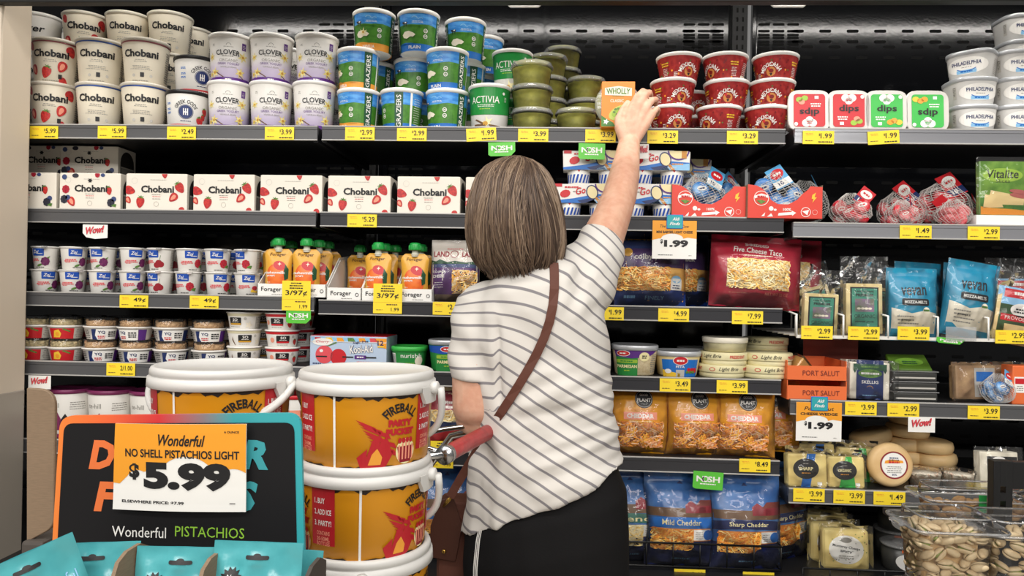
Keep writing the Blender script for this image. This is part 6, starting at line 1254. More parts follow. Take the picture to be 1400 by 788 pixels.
def aqua():
    t = thing('snack_bag', '', 'snack bag'); b = MB(); bag_mesh(b, .092, .155, .013, 'bag_aqua', a, 91, .003, .17, .01, 26, 34, step=.006); b.build('bag', t); return t
ak = Kind(aqua); G = 'teal snack bags in the cardboard tray'
for p, d, yt, rot, lab in ((122, .745, 741, (-.08, 0, .2), 'teal snack bag in the left section of the tray'), (237, .74, 748, (-.1, .02, .1), 'crinkled teal snack bag in the middle section'), (343, .74, 741, (-.1, .02, .05), 'teal snack bag in the right section of the tray'), (103, .72, 733, (-.05, -.30, .75), 'teal snack bag twisted at the left end of the tray'), (372, .785, 752, (-.04, .05, .05), 'teal snack bag behind the right-section bag')):
    z = W(p, yt+6, d-1.92).z-.155; ak.put((XA(p, z+.14, d-1.92), d-1.92, max(z, zt0+.005)), lab, G, rot)
plinth(-.52, -.165, -1.225, -1.08, zt0-.0005, 'display_plinth', 'cardboard plinth under the tray of teal bags', 'display plinth')
# brown cardboard display at the far left
t = thing('cardboard_display', 'brown cardboard display board with rounded corner beside the pillar', 'cardboard display', (W(40, 720, -1.02).x, -1.02, 0)); o2 = W(40, 720, -1.02); o2.z = 0; Lc = PLn(-1.02, o2)
b = MB(); b.prism(rpoly([Lc(36, 742), Lc(36, 531), Lc(75, 533), Lc(73, 722)], [0, 0, .022, .012]), 0, .006, 'kraft', .001); b.build('board', t)
b = MB(); z = Lc(0, 736)[1]; b.box(Lc(36, 742)[0], Lc(66, 742)[0], -.01, .12, 0, z, 'kraft_dark', .004); b.build('base', t)
# ------------------------------------------------------------------ clamshells of nuts and their rack
M('nut_shell', 'dcc7a0', .5, hex2='c9b088', vscale=60, bump=.15, bscale=120); M('nut_green', '8f9a4a', .5); M('walnut', 'c49a62', .6, hex2='a87c48', vscale=90, bump=.5, bscale=150); M('lime_label', '2f9a4a', .4)
def clam(w, d, h, lab2=None):
    def fn():
        t = thing('nut_clamshell', '', 'clamshell')
        def ring(f, z, r=.02, ex=0):
            hw, hd = w/2*f+ex, d/2*f+ex; out = []
            for cx, cy, s in ((hw-r, -hd+r, -90), (hw-r, hd-r, 0), (-hw+r, hd-r, 90), (-hw+r, -hd+r, 180)):
                for i in range(6): q = R(s+90*i/5); out.append((cx+r*math.cos(q), cy+r*math.sin(q), z))
            return out
        def loft(rs, m, capb=True, capt=False):
            b = MB(); vs = sum(rs, []); n = len(rs[0]); fs = []
            for k in range(len(rs)-1):
                for i in range(n): fs.append((k*n+i, k*n+(i+1) % n, (k+1)*n+(i+1) % n, (k+1)*n+i))
            if capb: fs.append(tuple(range(n))[::-1])
            if capt: fs.append(tuple(range((len(rs)-1)*n, len(rs)*n)))
            b.add(vs, fs, m); return b
        loft([ring(.84, 0), ring(.86, .003), ring(.97, h), ring(1, h+.001, .02, .008), ring(1, h+.005, .02, .012)], 'clear').build('tub', t)
        b = loft([ring(1, h+.0055, .02, .014), ring(1, h+.010, .02, .014), ring(.98, h+.0105), ring(.96, h+.024), ring(.9, h+.028), ring(.86, h+.026)], 'clear', False, True)
        b.tube(ring(1, h+.008, .02, .015), .0022, 'clear_rim', 6, closed=True); b.tube(ring(.94, h+.0265), .0015, 'clear_rim', 6, closed=True)
        for s in (-1, 1): b.box(s*(w/2+.014)-.010, s*(w/2+.014)+.010, -.02, .02, h+.004, h+.009, 'clear_rim', .002)
        b.build('lid', t)
        if lab2: b = MB(); b.box(-.016, -.002, -d/2-.016, -d/2-.0145, h-.012, h+.022, 'lime_label'); b.build('seal_label', t)
        return t
    return Kind(fn)
def pistachio():
    b = MB()
    for s in (-1, 1):
        q = bmesh.new(); bmesh.ops.create_uvsphere(q, u_segments=12, v_segments=8, radius=1)
        for v in q.verts:
            x = v.co.z; v.co = Vector((x*.0115, v.co.y*.0066*(1-.12*x), (v.co.x*.0062*(1-.1*x)))); v.co.z = max(v.co.z*1.0, 0)+.0001; ang = .09*s; v.co.z *= s
            v.co = Vector((v.co.x*math.cos(ang*.8)-0*v.co.z, v.co.y, v.co.z+s*(.0006+.0016*max(0, v.co.x/.0115))))
        b.merge(q, 'nut_shell', True)
    b.ball((0, 0, 0), .005, 'nut_green', 1.75, .95, .8, 1); return tag(b.build('pistachio'), '', 'pistachio')
pn = Kind(pistachio)
cf = clam(.126, .095, .088); zc = ZA(737, 1308, -.68)-.088; Yc = -.618; XC = XA(1313, zc+.05, -.665)
cf.put((XC, Yc, zc), 'clear clamshell full of pistachios in front of the black post', 'clear nut clamshells')
g = random.Random(12); pl = []
def fillnuts(X0, Y0, z0, w, d, h, n, lab, grp, kind, dmin=.0165):
    pts = []
    for _ in range(n*60):
        if len(pts) >= n: break
        f = .86+.11*g.random(); k = g.random(); z = g.uniform(.009, h-.005); s = .86+.11*z/h
        if k < .62: p = Vector((g.uniform(-1, 1)*(w/2*s-.014), -(d/2*s-.009)+g.uniform(0, .006), z))
        elif k < .8: p = Vector(((w/2*s-.010)*g.choice((-1, 1)), g.uniform(-1, 1)*(d/2*s-.014), z))
        else: p = Vector((g.uniform(-1, 1)*(w/2*s-.014), g.uniform(-1, 1)*(d/2*s-.014), h-.004+g.uniform(-.003, .003)))
        if all((p-q).length > dmin for q in pts): pts.append(p)
    for p in pts:
        kind.put((X0+p.x, Y0+p.y, z0+p.z), lab, grp, scale=1.22 if kind is pn else 1.0, rot=(g.uniform(-1.2, 1.2), g.uniform(-.7, .7), g.uniform(0, 6.28) if p.y > -d/2+.03 else g.choice((0, PI))+g.uniform(-.9, .9)))
fillnuts(XC, Yc, zc, .126, .095, .088, 110, 'pistachio in its shell inside the full front clamshell', 'pistachios in the front clamshell', pn)
b = MB(); b.box(-.046, .046, -.022, .03, .003, .078, 'wheel_rind', .012); tag(b.build('nut_filling', None, (XC, Yc, zc)), 'packed pistachios in the middle of the front clamshell', 'pistachios', None, 'stuff')
cf.put((XC+.006, Yc-.004, zc-.1185), 'clear clamshell under the full pistachio one, mostly below the frame', 'clear nut clamshells')
zc2 = ZA(738, 1420, -.66)-.088; X2 = XA(1437, zc2+.05, -.70)+.0; cf.put((X2, -.62, zc2), 'clear clamshell of pistachios cut off by the right edge', 'clear nut clamshells')
fillnuts(X2, -.62, zc2, .126, .095, .088, 45, 'pistachio inside the clamshell cut off at right', 'pistachios in the right clamshell', pn)
cb2 = clam(.19, .08, .05, True); Y3 = -.40; zc3 = ZA(690, 1345, -.46)-.056; X3 = XA(1352, zc3+.04, -.46)
cb2.put((X3, Y3, zc3), 'wide clear clamshell of walnuts with green seal behind the post', 'clear nut clamshells')
def walnut():
    b = MB(); q = bmesh.new(); bmesh.ops.create_icosphere(q, subdivisions=2, radius=1)
    for v in q.verts: k = 1+.22*noise.noise(v.co*2.5); v.co = Vector((v.co.x*.014*k, v.co.y*.011*k, v.co.z*.007*k))
    b.merge(q, 'walnut', True); return tag(b.build('walnut'), '', 'walnut')
wn = Kind(walnut); fillnuts(X3, Y3, zc3, .19, .08, .042, 50, 'walnut half inside the wide clamshell with green seal', 'walnuts in the wide clamshell', wn, .017)
# the black slotted rack that carries them
M('rack_black', '161617', .4, bump=.03); Yr = -.50
t = thing('display_rack', 'black slotted metal rack carrying the nut clamshells at right', 'rack', (XA(1371, 1, Yr), Yr, 0)); xr0 = XA(1371, 1, Yr)
ztop = ZA(631, 1371, Yr); b = MB(); hw = .0165*1.05
segs = []
zz = [0, ztop]
sl_ = [ZA(y, 1371, Yr) for y in (670, 690)] + [ZA(690, 1371, Yr)-.0285*k for k in range(1, 22)]
b.box(-hw, -.005, 0, .02, 0, ztop, 'rack_black', .001); b.box(.005, hw, 0, .02, 0, ztop, 'rack_black', .001); zs = sorted(sl_); z0 = 0
for s in zs: b.box(-.0055, .0055, 0, .02, z0, s-.006, 'rack_black'); z0 = s+.006
b.box(-.0055, .0055, 0, .02, z0, ztop, 'rack_black'); b.build('post', t)
b = MB(); b.box(hw-.002, .36, .004, .02, ztop-.052, ztop-.002, 'rack_black', .001); b.box(.32, .36, 0, .02, 0, ztop, 'rack_black', .001); b.build('cross_bar', t)
b = MB(); b.box(-.19, .34, -.22, .2, zc-.1185-.012, zc-.1185-.0005, 'rack_black', .002); b.build('shelf_plate', t)
b = MB(); zq = zc3-.0005; b.box(-.13, .36, .021, .2, zq-.012, zq, 'rack_black', .002); b.build('rear_shelf', t)
b = MB(); b.box(X2-xr0-.09, X2-xr0+.1, -.21, -.03, zc2-.01, zc2-.0005, 'rack_black', .002); b.build('side_shelf', t)
b = MB(); b.box(-.1, .4, -.25, .22, 0, .05, 'rack_black', .003); b.build('foot', t)
# ------------------------------------------------------------------ the shopper
def bake(mb, voxel, it, fac=.5):
    o = mb.build('tmp'); m = o.modifiers.new('r', 'REMESH'); m.mode = 'VOXEL'; m.voxel_size = voxel
    s = o.modifiers.new('s', 'SMOOTH'); s.iterations = it; s.factor = fac
    dg = bpy.context.evaluated_depsgraph_get(); dg.update(); me = bpy.data.meshes.new_from_object(o.evaluated_get(dg))
    for p in me.polygons: p.use_smooth = True
    mm = o.data; bpy.data.objects.remove(o); bpy.data.meshes.remove(mm); return me
def mk(me, name, mat, parent):
    me.name = name; me.materials.clear(); me.materials.append(MATS[mat]); o = bpy.data.objects.new(name, me); COL.objects.link(o); o.parent = parent; o.location = -parent.location; return o
def Q(px, py, Y): return W(px, py, Y)
def limb(mb, pts, m='skin'):
    # pts: (point, radius)
    P = [Vector(p) for p, r in pts]; rr = [r for p, r in pts]; mb.tube(P, rr, m, 20)
    for p, r in pts: mb.ball(p, r*.995, m, sub=3)
M('skin', 'deb096', .5, hex2='d49f85', vscale=45, bump=.08, bscale=240)
MATS['skin'].node_tree.nodes['Principled BSDF'].inputs['Subsurface Weight'].default_value = .12
MATS['skin'].node_tree.nodes['Principled BSDF'].inputs['Subsurface Radius'].default_value = (.012, .004, .002)
person = thing('person', 'woman in grey-striped white tee and black trousers reaching up with her right hand', 'person', (Q(745, 700, -.42).x, -.42, 0))
b = MB()
# right arm and hand
sh, el, wr = Q(800, 388, -.42), Q(847, 268, -.225), Q(860, 198, -.088)
limb(b, [(sh, .05), (Q(818, 340, -.36), .047), (Q(836, 298, -.28), .0415), (el, .039), (Q(853, 242, -.17), .0365), (Q(857, 218, -.125), .031), (wr, .027)])
mcp = [Q(862, 153, -.066), Q(873, 145, -.062), Q(884, 147, -.060), Q(892, 156, -.060)]
wl, wr2 = Q(854, 192, -.085), Q(868, 190, -.082)
for i, p in enumerate(mcp): limb(b, [(wl.lerp(wr2, i/3), .016), (p.lerp(wl.lerp(wr2, i/3), .45)+Vector((0, -.002, 0)), .0135), (p, .0115-.0006*i)])
fing = [[mcp[0], Q(870.5, 133, -.052), Q(879, 124.5, -.028), Q(884, 127, -.008)], [mcp[1], Q(881.5, 130, -.047), Q(888, 126.5, -.022), Q(890, 131, -.003)], [mcp[2], Q(891.5, 137, -.045), Q(896.5, 136, -.02), Q(896.5, 143, -.003)], [mcp[3], Q(897.5, 149, -.046), Q(900, 150.5, -.024), Q(898.5, 157, -.010)]]
for i, f in enumerate(fing): s = (.93, .95, .9, .8)[i]; limb(b, [(f[0], .0108*s), (f[1], .0094*s), (f[2], .0086*s), (f[3], .0074*s)])
limb(b, [(Q(855, 190, -.088), .017), (Q(848.5, 175, -.080), .0155), (Q(846.5, 163, -.068), .0118), (Q(852, 150, -.056), .0095), (Q(858, 141, -.046), .008)])
# left arm, forearm reaching forward to the cart
limb(b, [(Q(657, 430, -.43), .045), (Q(650, 500, -.455), .047), (Q(649, 556, -.455), .0445), (Q(650, 572, -.445), .040), (Q(660, 588, -.38), .036), (Q(676, 585, -.27), .030), (Q(686, 578, -.205), .025)])
hc = Q(690, 576, -.17)
for i in range(4): a0 = hc+Vector((-.022+.015*i, 0, .004)); limb(b, [(Q(686, 578, -.2), .022), (a0+Vector((0, .03, .0)), .011), (a0+Vector((0, .055, -.014)), .0088), (a0+Vector((0, .05, -.034)), .008), (a0+Vector((0, .03, -.04)), .0072)])
limb(b, [(Q(686, 578, -.2), .018), (hc+Vector((.034, .01, -.01)), .011), (hc+Vector((.03, .035, -.028)), .008)])
# torso, neck, head with a face turned to the shelf, legs
tc = lambda x, y, Y=-.43: Q(x, y, Y)
limb(b, [(tc(745, 720), .085), (tc(742, 640), .085), (tc(738, 560), .09), (tc(733, 470), .095), (tc(728, 410), .085), (tc(722, 385, -.44), .058), (tc(714, 360, -.45), .052)])
limb(b, [(tc(672, 428), .045), (tc(785, 400), .048)])
hd = Q(705, 292, -.455); b.ball(hd, .085, 'skin', .92, 1.12, 1.22, 3); b.ball(hd+Vector((0, .055, -.055)), .05, 'skin', .95, .9, 1.1, 3)
b.ball(hd+Vector((.004, .105, -.025)), .014, 'skin', .8, 1.2, 1.5); b.ball(hd+Vector((0, .092, -.062)), .016, 'skin', 1.4, .6, .5)
for s in (-1, 1): b.ball(hd+Vector((s*.079, .005, -.02)), .02, 'skin', .4, .9, 1.6); b.ball(hd+Vector((s*.032, .083, .0)), .013, 'skin', 1.1, .6, .8)
for s, xx in ((-1, 690), (1, 800)):
    hip = Q(xx, 735, -.43); limb(b, [(hip, .07), (Vector((hip.x, -.43, .5)), .058), (Vector((hip.x, -.46, .1)), .04), (Vector((hip.x, -.46, .045)), .035), (Vector((hip.x+s*.01, -.34, .03)), .026)])
mk(bake(b, .003, 4), 'body', 'skin', person)
# eyes
M('eye_white', 'eeece8', .2)
for s in (-1, 1): e = MB(); e.ball((0, 0, 0), .011, 'eye_white'); e.ball((0, .0075, 0), .006, 'ink', 1, .7, 1); e.build('eye', person, hd+Vector((s*.031, .083, .0))-person.location)
# shirt
n = 48
def ringpts(L, Rr, Yc, hd_, sq=2.4):
    c = (L+Rr)/2; ax = (Rr-L)/2; out = []
    for i in range(n):
        t = 2*PI*i/n; ca, sa = math.cos(t), math.sin(t); k = (abs(ca)**sq+abs(sa)**sq)**(-1/sq); p = c+ax*ca*k; out.append(Vector((p.x, Yc+hd_*sa*k, p.z)))
    return out
def loft(mb, rings, m):
    vs = sum(rings, []); fs = []
    for k in range(len(rings)-1):
        for i in range(n): fs.append((k*n+i, k*n+(i+1) % n, (k+1)*n+(i+1) % n, (k+1)*n+i))
    fs += [tuple(range(n))[::-1], tuple(range((len(rings)-1)*n, len(rings)*n))]; mb.add(vs, fs, m)
M('shirt_tmp', 'e6e0d6')
rings = []
for (l, r, yc, hd2) in (((629, 723), (855, 629), -.42, .125), ((634, 695), (847, 612), -.42, .122), ((641, 655), (841, 588), -.42, .118), ((649, 612), (837, 555), -.42, .113), ((650, 565), (834, 515), -.425, .11), ((645, 515), (831, 475), -.425, .11), ((640, 470), (829, 438), -.43, .112), ((640, 435), (826, 408), -.435, .11), ((649, 408), (812, 380), -.44, .10), ((668, 388), (785, 360), -.445, .082), ((690, 374), (760, 352), -.45, .064), ((700, 366), (745, 350), -.45, .056)):
    rings.append(ringpts(Q(*l, yc), Q(*r, yc), yc, hd2))
b = MB(); loft(b, rings, 'shirt_tmp')
limb(b, [(Q(664, 425, -.44), .062)], 'shirt_tmp'); b.tube([Q(664, 415, -.44), Q(655, 445, -.447), Q(651, 480, -.452), Q(649, 521, -.456)], [.062, .059, .053, .0505], 'shirt_tmp', 32)
b.tube([Q(785, 400, -.43), Q(803, 370, -.40), Q(815, 348, -.375), Q(824.5, 331, -.352)], [.075, .066, .055, .0475], 'shirt_tmp', 32); b.ball(Q(792, 388, -.43), .062, 'shirt_tmp', sub=3)
me = bake(b, .0048, 5)
co = np.empty(len(me.vertices)*3); me.vertices.foreach_get('co', co); co = co.reshape(-1, 3); no = np.empty(len(me.vertices)*3); me.vertices.foreach_get('normal', no); no = no.reshape(-1, 3)
k = 1.42e-3; bx = W(700, 394, -.43).x; bz = W(700, 394, -.43).z
# garment coordinates across and down the cloth
gx = 700+(co[:, 0]-bx)/k; gy = 394-(co[:, 2]-bz)/k
gy = gy+(gx-700)*math.tan(_roll)
sst = np.clip((gy-400)/110, 0, 1); sst = sst*sst*(3-2*sst)
d = gx-640; gu = -.32*d+d*d*(1.25/360); gl = .62*(gx-715)-12
g_ = gu*(1-sst)+gl*sst
st = gy-g_
lowl = np.clip((664-gx)/10, 0, 1)*np.clip((gy-590)/20, 0, 1); st = st*(1-lowl)+(gy-.12*(gx-640)+46.5)*lowl
sl = np.clip((688-gx)/9, 0, 1)*np.clip((gy-405)/40, 0, 1)*(gy < 560); sl = sl*sl*(3-2*sl); slv = gy*1.05-.02*(gx-640)-6; off = np.interp(gy, [400, 540], [0, 0]); st = st*(1-sl)+slv*sl
nz = np.array([noise.noise(Vector((p[0]*5, p[1]*5, p[2]*5)))+.4*noise.noise(Vector((p[0]*14, 3, p[2]*14))) for p in co]); st = st+nz*2.5
attr = me.attributes.new('stripe', 'FLOAT', 'POINT'); attr.data.foreach_set('value', (st/20.5).astype(np.float32))
# folds: pulled from the raised shoulder down to the left hip, and gathered at the right waist
di = []
for p, x, y in zip(co, gx, gy):
    a1 = (x-700)*.75+(y-400)*.66; c1 = -(x-700)*.66+(y-400)*.75
    f = noise.noise(Vector((a1*.006, c1*.032, 1.3)))*.011
    ww = max(0, 1-abs(y-585)/95)*max(0, min(1, (x-690)/60)); a2 = (x-840)*.94-(y-575)*.3; c2 = (x-840)*.3+(y-575)*.94
    f += ww*(noise.noise(Vector((a2*.010, c2*.06, 5.1)))*.019)
    wl_ = max(0, 1-abs(x-665)/40)*max(0, min(1, (y-560)/60)); f += wl_*noise.noise(Vector((x*.07, y*.012, 2.2)))*.014
    ws = max(0, 1-abs(y-470)/120)*max(0, 1-abs(x-668)/34); f += ws*noise.noise(Vector(((x-.3*y)*.06, y*.02, 8.2)))*.006
    wr_ = max(0, 1-math.hypot(x-800, y-385)/60); f += wr_*noise.noise(Vector(((x+.6*y)*.05, (y-.6*x)*.02, 4.4)))*.013
    f -= .007*math.exp(-((x-685-.04*(y-470))/4.5)**2)*max(0, min(1, (y-425)/30))*max(0, min(1, (560-y)/20))
    di.append(f)
co = co+no*np.array(di)[:, None]; me.vertices.foreach_set('co', co.reshape(-1).astype(np.float32)); me.update()
m = M('shirt', 'e9e3d9', .8, bump=.12, bscale=700); nt = m.node_tree; bs = nt.nodes['Principled BSDF']
at = nt.nodes.new('ShaderNodeAttribute'); at.attribute_name = 'stripe'; fr = nt.nodes.new('ShaderNodeMath'); fr.operation = 'FRACT'; nt.links.new(at.outputs['Fac'], fr.inputs[0])
rp = nt.nodes.new('ShaderNodeValToRGB'); e = rp.color_ramp.elements; cw, cg = (*lin('d9d4cd'), 1), (*lin('858184'), 1)
e[0].position = 0; e[0].color = cw; e[1].position = 1; e[1].color = cw
for p, c in ((.39, cw), (.42, cg), (.58, cg), (.61, cw)): q = e.new(p); q.color = c
nt.links.new(fr.outputs[0], rp.inputs[0]); nt.links.new(rp.outputs[0], bs.inputs['Base Color'])
mk(me, 'shirt', 'shirt', person)
# trousers
M('trouser_black', '121112', .85, spec=.2, bump=.15, bscale=300)
b = MB(); rings = []
for (l, r, yc, hd2) in (((655, 650), (826, 585), -.42, .09), ((643, 690), (842, 630), -.42, .105), ((637, 722), (857, 668), -.425, .122), ((635, 760), (859, 720), -.43, .128), ((637, 800), (858, 785), -.43, .126), ((642, 850), (854, 850), -.43, .118)): rings.append(ringpts(Q(*l, yc), Q(*r, yc), yc, hd2, 2.6))
loft(b, rings, 'trouser_black')
for s, xx in ((-1, 693), (1, 802)):
    hip = Q(xx, 810, -.43); limb(b, [(hip, .085), (Vector((hip.x, -.43, .5)), .074), (Vector((hip.x, -.45, .2)), .062), (Vector((hip.x, -.46, .085)), .058)], 'trouser_black')
mt = bake(b, .006, 6)
co = np.empty(len(mt.vertices)*3); mt.vertices.foreach_get('co', co); co = co.reshape(-1, 3); no = np.empty(len(mt.vertices)*3); mt.vertices.foreach_get('normal', no); no = no.reshape(-1, 3)
di = np.array([noise.noise(Vector((p[0]*22+3*p[2], p[1]*9, p[2]*4)))*.004 for p in co]); mt.vertices.foreach_set('co', (co+no*di[:, None]).reshape(-1).astype(np.float32)); mt.update()
tr = mk(mt, 'trousers', 'trouser_black', person)
# three white side stripes, laid on the left leg
from mathutils.bvhtree import BVHTree
bv = BVHTree.FromPolygons([v.co.copy() for v in mt.vertices], [list(p.vertices) for p in mt.polygons])
for i, off in enumerate((0, 4.2, 8.4)):
    b = MB(); prev = None; vs = []; fs = []
    for j in range(30):
        py = 700+j*7; pair = []
        for dx in (0, 2.7):
            x = 638.5+off+dx+.03*(py-720); tgt = W(x, py, -.53); h = bv.find_nearest(tgt); pair.append(h[0]+h[1]*.0012)
        vs += pair
    for j in range(29): fs.append((2*j, 2*j+1, 2*j+3, 2*j+2))
    b.add(vs, fs, 'white', True); o = b.build('side_stripe', tr)
M('shoe', '3a3a3c', .6); M('sole', 'd8d5d0', .6)
for s, xx in ((-1, 693), (1, 802)):
    hip = Q(xx, 810, -.43); b = MB(); b.tube([(0, -.07, .04), (0, -.03, .05), (0, .05, .042), (0, .12, .034), (0, .165, .028)], [.03, .042, .042, .038, .02], 'shoe', 16); b.box(-.042, .042, -.095, .18, 0, .018, 'sole', .008); b.build('shoe', person, Vector((hip.x, -.44, 0))-person.location)
# hair: a bob of separate locks over a soft cap
HC = [(213, 699, 711), (219, 680, 727), (229, 664, 742), (243, 653, 752), (262, 646, 760), (285, 640, 766), (310, 638.5, 769), (332, 642, 770), (350, 648, 767), (364, 657, 762), (374, 670, 752)]
Yh = -.475
def hair_ring(v, infl=0):
    f = v*(len(HC)-1); i = min(int(f), len(HC)-2); f -= i; a0, b0 = HC[i], HC[i+1]; y, l, r = [a0[j]+(b0[j]-a0[j])*f for j in range(3)]
    L, Rr = Q(l, y, Yh), Q(r, y, Yh); return (L+Rr)/2, (Rr-L).length/2+infl
def hpt(v, th, infl=0):
    c, a0 = hair_ring(v, infl); dep = a0*1.12+.004; s = math.sin(th)
    return Vector((c.x+a0*math.cos(th), c.y+dep*s+.012, c.z))
for nme, c in (('hair_a', '5a483c'), ('hair_b', '75604e'), ('hair_c', '43352c'), ('hair_d', '96806b')): M(nme, c, .42, spec=.4)
M('hair_cap', '46362c', .6, bump=.5, bscale=60, stretch=(6, 6, .6))
b = MB(); nv, nt_ = 20, 40; vs = []; fs = []
for j in range(nv+1):
    for i in range(nt_):
        th = 2*PI*i/nt_; p = hpt(j/nv*.97, th, -.006); vs.append(p)
for j in range(nv):
    for i in range(nt_):
        th = 2*PI*(i+.5)/nt_
        if math.sin(th) > .55 and j > 7: continue     # open around the face
        fs.append((j*nt_+i, j*nt_+(i+1) % nt_, (j+1)*nt_+(i+1) % nt_, (j+1)*nt_+i))
b.add(vs, fs, 'hair_cap', True)
g = random.Random(21); mats = ['hair_a', 'hair_b', 'hair_c', 'hair_a', 'hair_b', 'hair_d']
def flow(t, v): return .42*noise.noise(Vector((math.cos(t)*1.6, math.sin(t)*1.6, v*1.5+3)))+.16*noise.noise(Vector((math.cos(t)*5, math.sin(t)*5, v*2.5+9)))
for sidx in range(3400):
    th = g.uniform(PI*.93, 2*PI*1.035) if g.random() < .85 else g.uniform(0, 2*PI)
    back = math.sin(th) < .5
    end = (g.uniform(.86, 1.0) if g.random() < .75 else g.uniform(.98, 1.13)) if back else g.uniform(.45, .6)
    clump = noise.noise(Vector((math.cos(th)*4, math.sin(th)*4, 3)))
    v0 = g.uniform(.0, .2) if g.random() < .7 else g.uniform(.1, .55); depth = g.random(); infl = -.005+.010*depth; w1 = g.gauss(0, .09); w2 = g.gauss(0, .03)
    tone = noise.noise(Vector((math.cos(th)*7, math.sin(th)*7, v0*2)))+g.gauss(0, .25)+.5*(depth-.5); mt_ = 'hair_c' if tone < -.25 else 'hair_a' if tone < .12 else 'hair_b' if tone < .5 else 'hair_d'  # highlight bands and darker inner strands: light and shade put into strand colour
    pts = []; K = 12; stray = g.random() < .04
    for q in range(K):
        f = q/(K-1); v = v0+(end+.05*clump-v0)*f; t2 = th+(flow(th, v)-flow(th, v0))*1.0+w1*f*f+w2*math.sin(f*5+sidx)
        lift = infl+(.008*clump+.005*noise.noise(Vector((t2*5, v*3, 7)))+.003*noise.noise(Vector((t2*13, v*2, 2))))*min(1, f*1.3)
        if f > .75: lift += (f-.75)*(.05*noise.noise(Vector((math.cos(th)*6, math.sin(th)*6, 20)))+(.03 if stray else 0))
        if v > 1: p = hpt(1, t2, lift-.004*(v-1)*10); p.z -= (v-1)*.12
        else: p = hpt(v, t2, lift)
        pts.append(p)
    r0 = g.uniform(.0006, .0013); b.tube(pts, [r0*.7]+[r0]*(K-3)+[r0*.7, r0*.25], mt_, 4, False, True)
hair = b.build('hair', person); hair.location = -person.location
# ------------------------------------------------------------------ brown handbag and its strap
M('leather', '5e3426', .7, bump=.12, bscale=150); M('leather_dark', '472519', .5, bump=.12, bscale=150); M('brass', 'c9a050', .3, 1)
bs_ = BVHTree.FromPolygons([v.co.copy() for v in me.vertices], [list(p.vertices) for p in me.polygons])
hb = thing('handbag', 'brown leather crossbody handbag hanging at the shopper\'s left hip', 'handbag', Q(622, 790, -.40))
b = MB(); b.box(-.035, .11, -.035, .045, -.01, .165, 'leather', .014, 3); b.build('pouch', hb)
b = MB(); b.prism(rpoly([(-.048, .055), (.006, .047), (.018, .12), (-.002, .178), (-.028, .17), (-.046, .12)], [.006, .006, .004, .004, .004, .004], 3), -.042, -.036, 'leather_dark', .001); b.build('flap', hb)
b = MB(); b.tube([(-.018, -.0425, .068), (-.018, -.0455, .068)], [.005, .0035], 'brass', 12); b.tube([(-.02, -.043, .16), (-.012, -.046, .172), (-.002, -.044, .182), (-.01, -.042, .17)], .003, 'brass', 8, closed=True); b.build('clasp', hb)
path = [(757, 362), (757, 374), (759, 395), (757, 418), (753, 440), (745, 462), (735, 483), (723, 505), (710, 527), (697, 548), (685, 566), (675, 582), (664, 598), (652, 615), (643, 632), (634, 648), (624, 664), (615, 680)]
cen = []; nrm = []
for x, y in path:
    org = CAM; dr = (W(x, y, -.4)-org).normalized(); hit = bs_.ray_cast(org, dr)
    if hit[0] is not None and y < 590: cen.append(hit[0]+hit[1]*.004); nrm.append(hit[1] if hit[1].dot(dr) < 0 else -hit[1])
    else: nrm.append(-dr); cen.append(W(x, y, -.475 if y < 640 else -.455))
for _ in range(2): cen = [cen[0]]+[(cen[i-1]+cen[i]*2+cen[i+1])/4 for i in range(1, len(cen)-1)]+[cen[-1]]
b = MB(); vs = []; fs = []
for i, p in enumerate(cen):
    t_ = (cen[min(i+1, len(cen)-1)]-cen[max(i-1, 0)]).normalized(); vw = nrm[i]; sd = t_.cross(vw).normalized(); nn = sd.cross(t_).normalized(); hw = .0085
    if nn.dot(vw) < 0: nn = -nn
    for s, q in ((-1, 1), (1, 1), (1, -1), (-1, -1)): vs.append(p+sd*hw*s+nn*.0018*q)
for i in range(len(cen)-1):
    for j in range(4): fs.append((i*4+j, i*4+(j+1) % 4, (i+1)*4+(j+1) % 4, (i+1)*4+j))
b.add(vs, fs, 'leather'); o = b.build('strap', hb); o.location = -hb.location
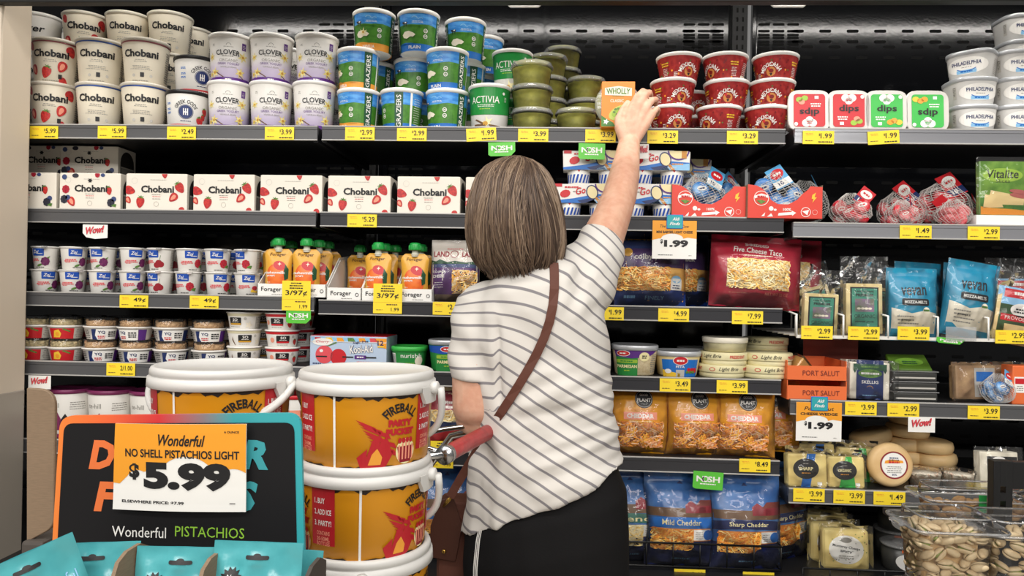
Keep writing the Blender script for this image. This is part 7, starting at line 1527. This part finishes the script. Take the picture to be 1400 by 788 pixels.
# ------------------------------------------------------------------ shopping cart
M('cart_red', 'c03a3c', .35, var=.25, vscale=60); M('chrome', 'c8c8c8', .12, 1)
A, B = Q(611, 621, -.66), Q(675, 587, -.475); ct = thing('shopping_cart', 'chrome shopping cart with faded red handle in front of the shopper', 'shopping cart', (A.x-.2, -.5, 0)); cl0 = ct.location.copy()
fw = Vector((-1, .04, 0)).normalized()
def cpart2(mb, nme): o = mb.build(nme, ct); o.location = -cl0; return o
b = MB(); b.tube([A, A.lerp(B, .05), B], [.0135, .0145, .0145], 'cart_red', 18); cpart2(b, 'handle')
for e_, s in ((A, 1), (B, -1)):
    b = MB(); ax = (B-A).normalized()*s; b.tube([e_-ax*.012, e_+ax*.004], .0165, 'steel', 16); dn = Vector((0, 0, -1))
    b.tube([e_-ax*.004, e_-ax*.012+fw*.03+dn*.002, e_-ax*.014+fw*.09+dn*.02, e_-ax*.012+fw*.16+dn*.12, e_+fw*.2+dn*.25], .0075, 'chrome', 10); b.tube([e_-ax*.001, e_+fw*.03+Vector((0, 0, .008)), e_+fw*.1+dn*.004, e_+fw*.2+dn*.03], .005, 'chrome', 8); cpart2(b, 'arm')
mid = (A+B)/2; w2 = .13; sx = Vector((.04, 1, 0)).normalized(); zb0, zb1 = .56, .86
def bp(u, v, z): p = mid+fw*u+sx*v; return Vector((p.x, p.y, z))
b = MB()
for z, a0, k in ((zb1, .2, 1), (zb0, .26, .85)): b.tube([bp(a0, -w2*k, z), bp(a0, w2*k, z), bp(.68, w2*k*.85, z), bp(.68, -w2*k*.85, z)], .005, 'chrome', 8, closed=True)
for i in range(12):
    f = i/11; u = .2+.48*f
    for s in (-1, 1): b.tube([bp(u, s*w2*(1-.15*f), zb1), bp(.26+.42*f, s*w2*.85*(1-.15*f), zb0)], .002, 'chrome', 5)
    b.tube([bp(.26+.42*f, -w2*.85*(1-.15*f), zb0), bp(.26+.42*f, w2*.85*(1-.15*f), zb0)], .002, 'chrome', 5)
for i in range(6):
    f = -1+2*i/5; b.tube([bp(.68, f*w2*.85, zb1), bp(.68, f*w2*.72, zb0)], .002, 'chrome', 5); b.tube([bp(.2, f*w2, zb1), bp(.26, f*w2*.85, zb0)], .002, 'chrome', 5)
cpart2(b, 'basket')
b = MB()
for s in (-1, 1): b.tube([bp(.2, s*w2, zb1), bp(.2, s*w2*.95, .5), bp(.16, s*w2, .13), bp(.66, s*w2*.7, .12)], .009, 'chrome', 10)
cpart2(b, 'frame')
for u, v in ((.16, -1), (.16, 1), (.64, -.7), (.64, .7)):
    b = MB(); c = bp(u, v*w2, .055); b.tube([c-sx*.014, c+sx*.014], .055, 'black_plastic', 24); b.tube([c+Vector((0, 0, .0)), c+Vector((0, 0, .08))], .006, 'chrome', 8); cpart2(b, 'wheel')
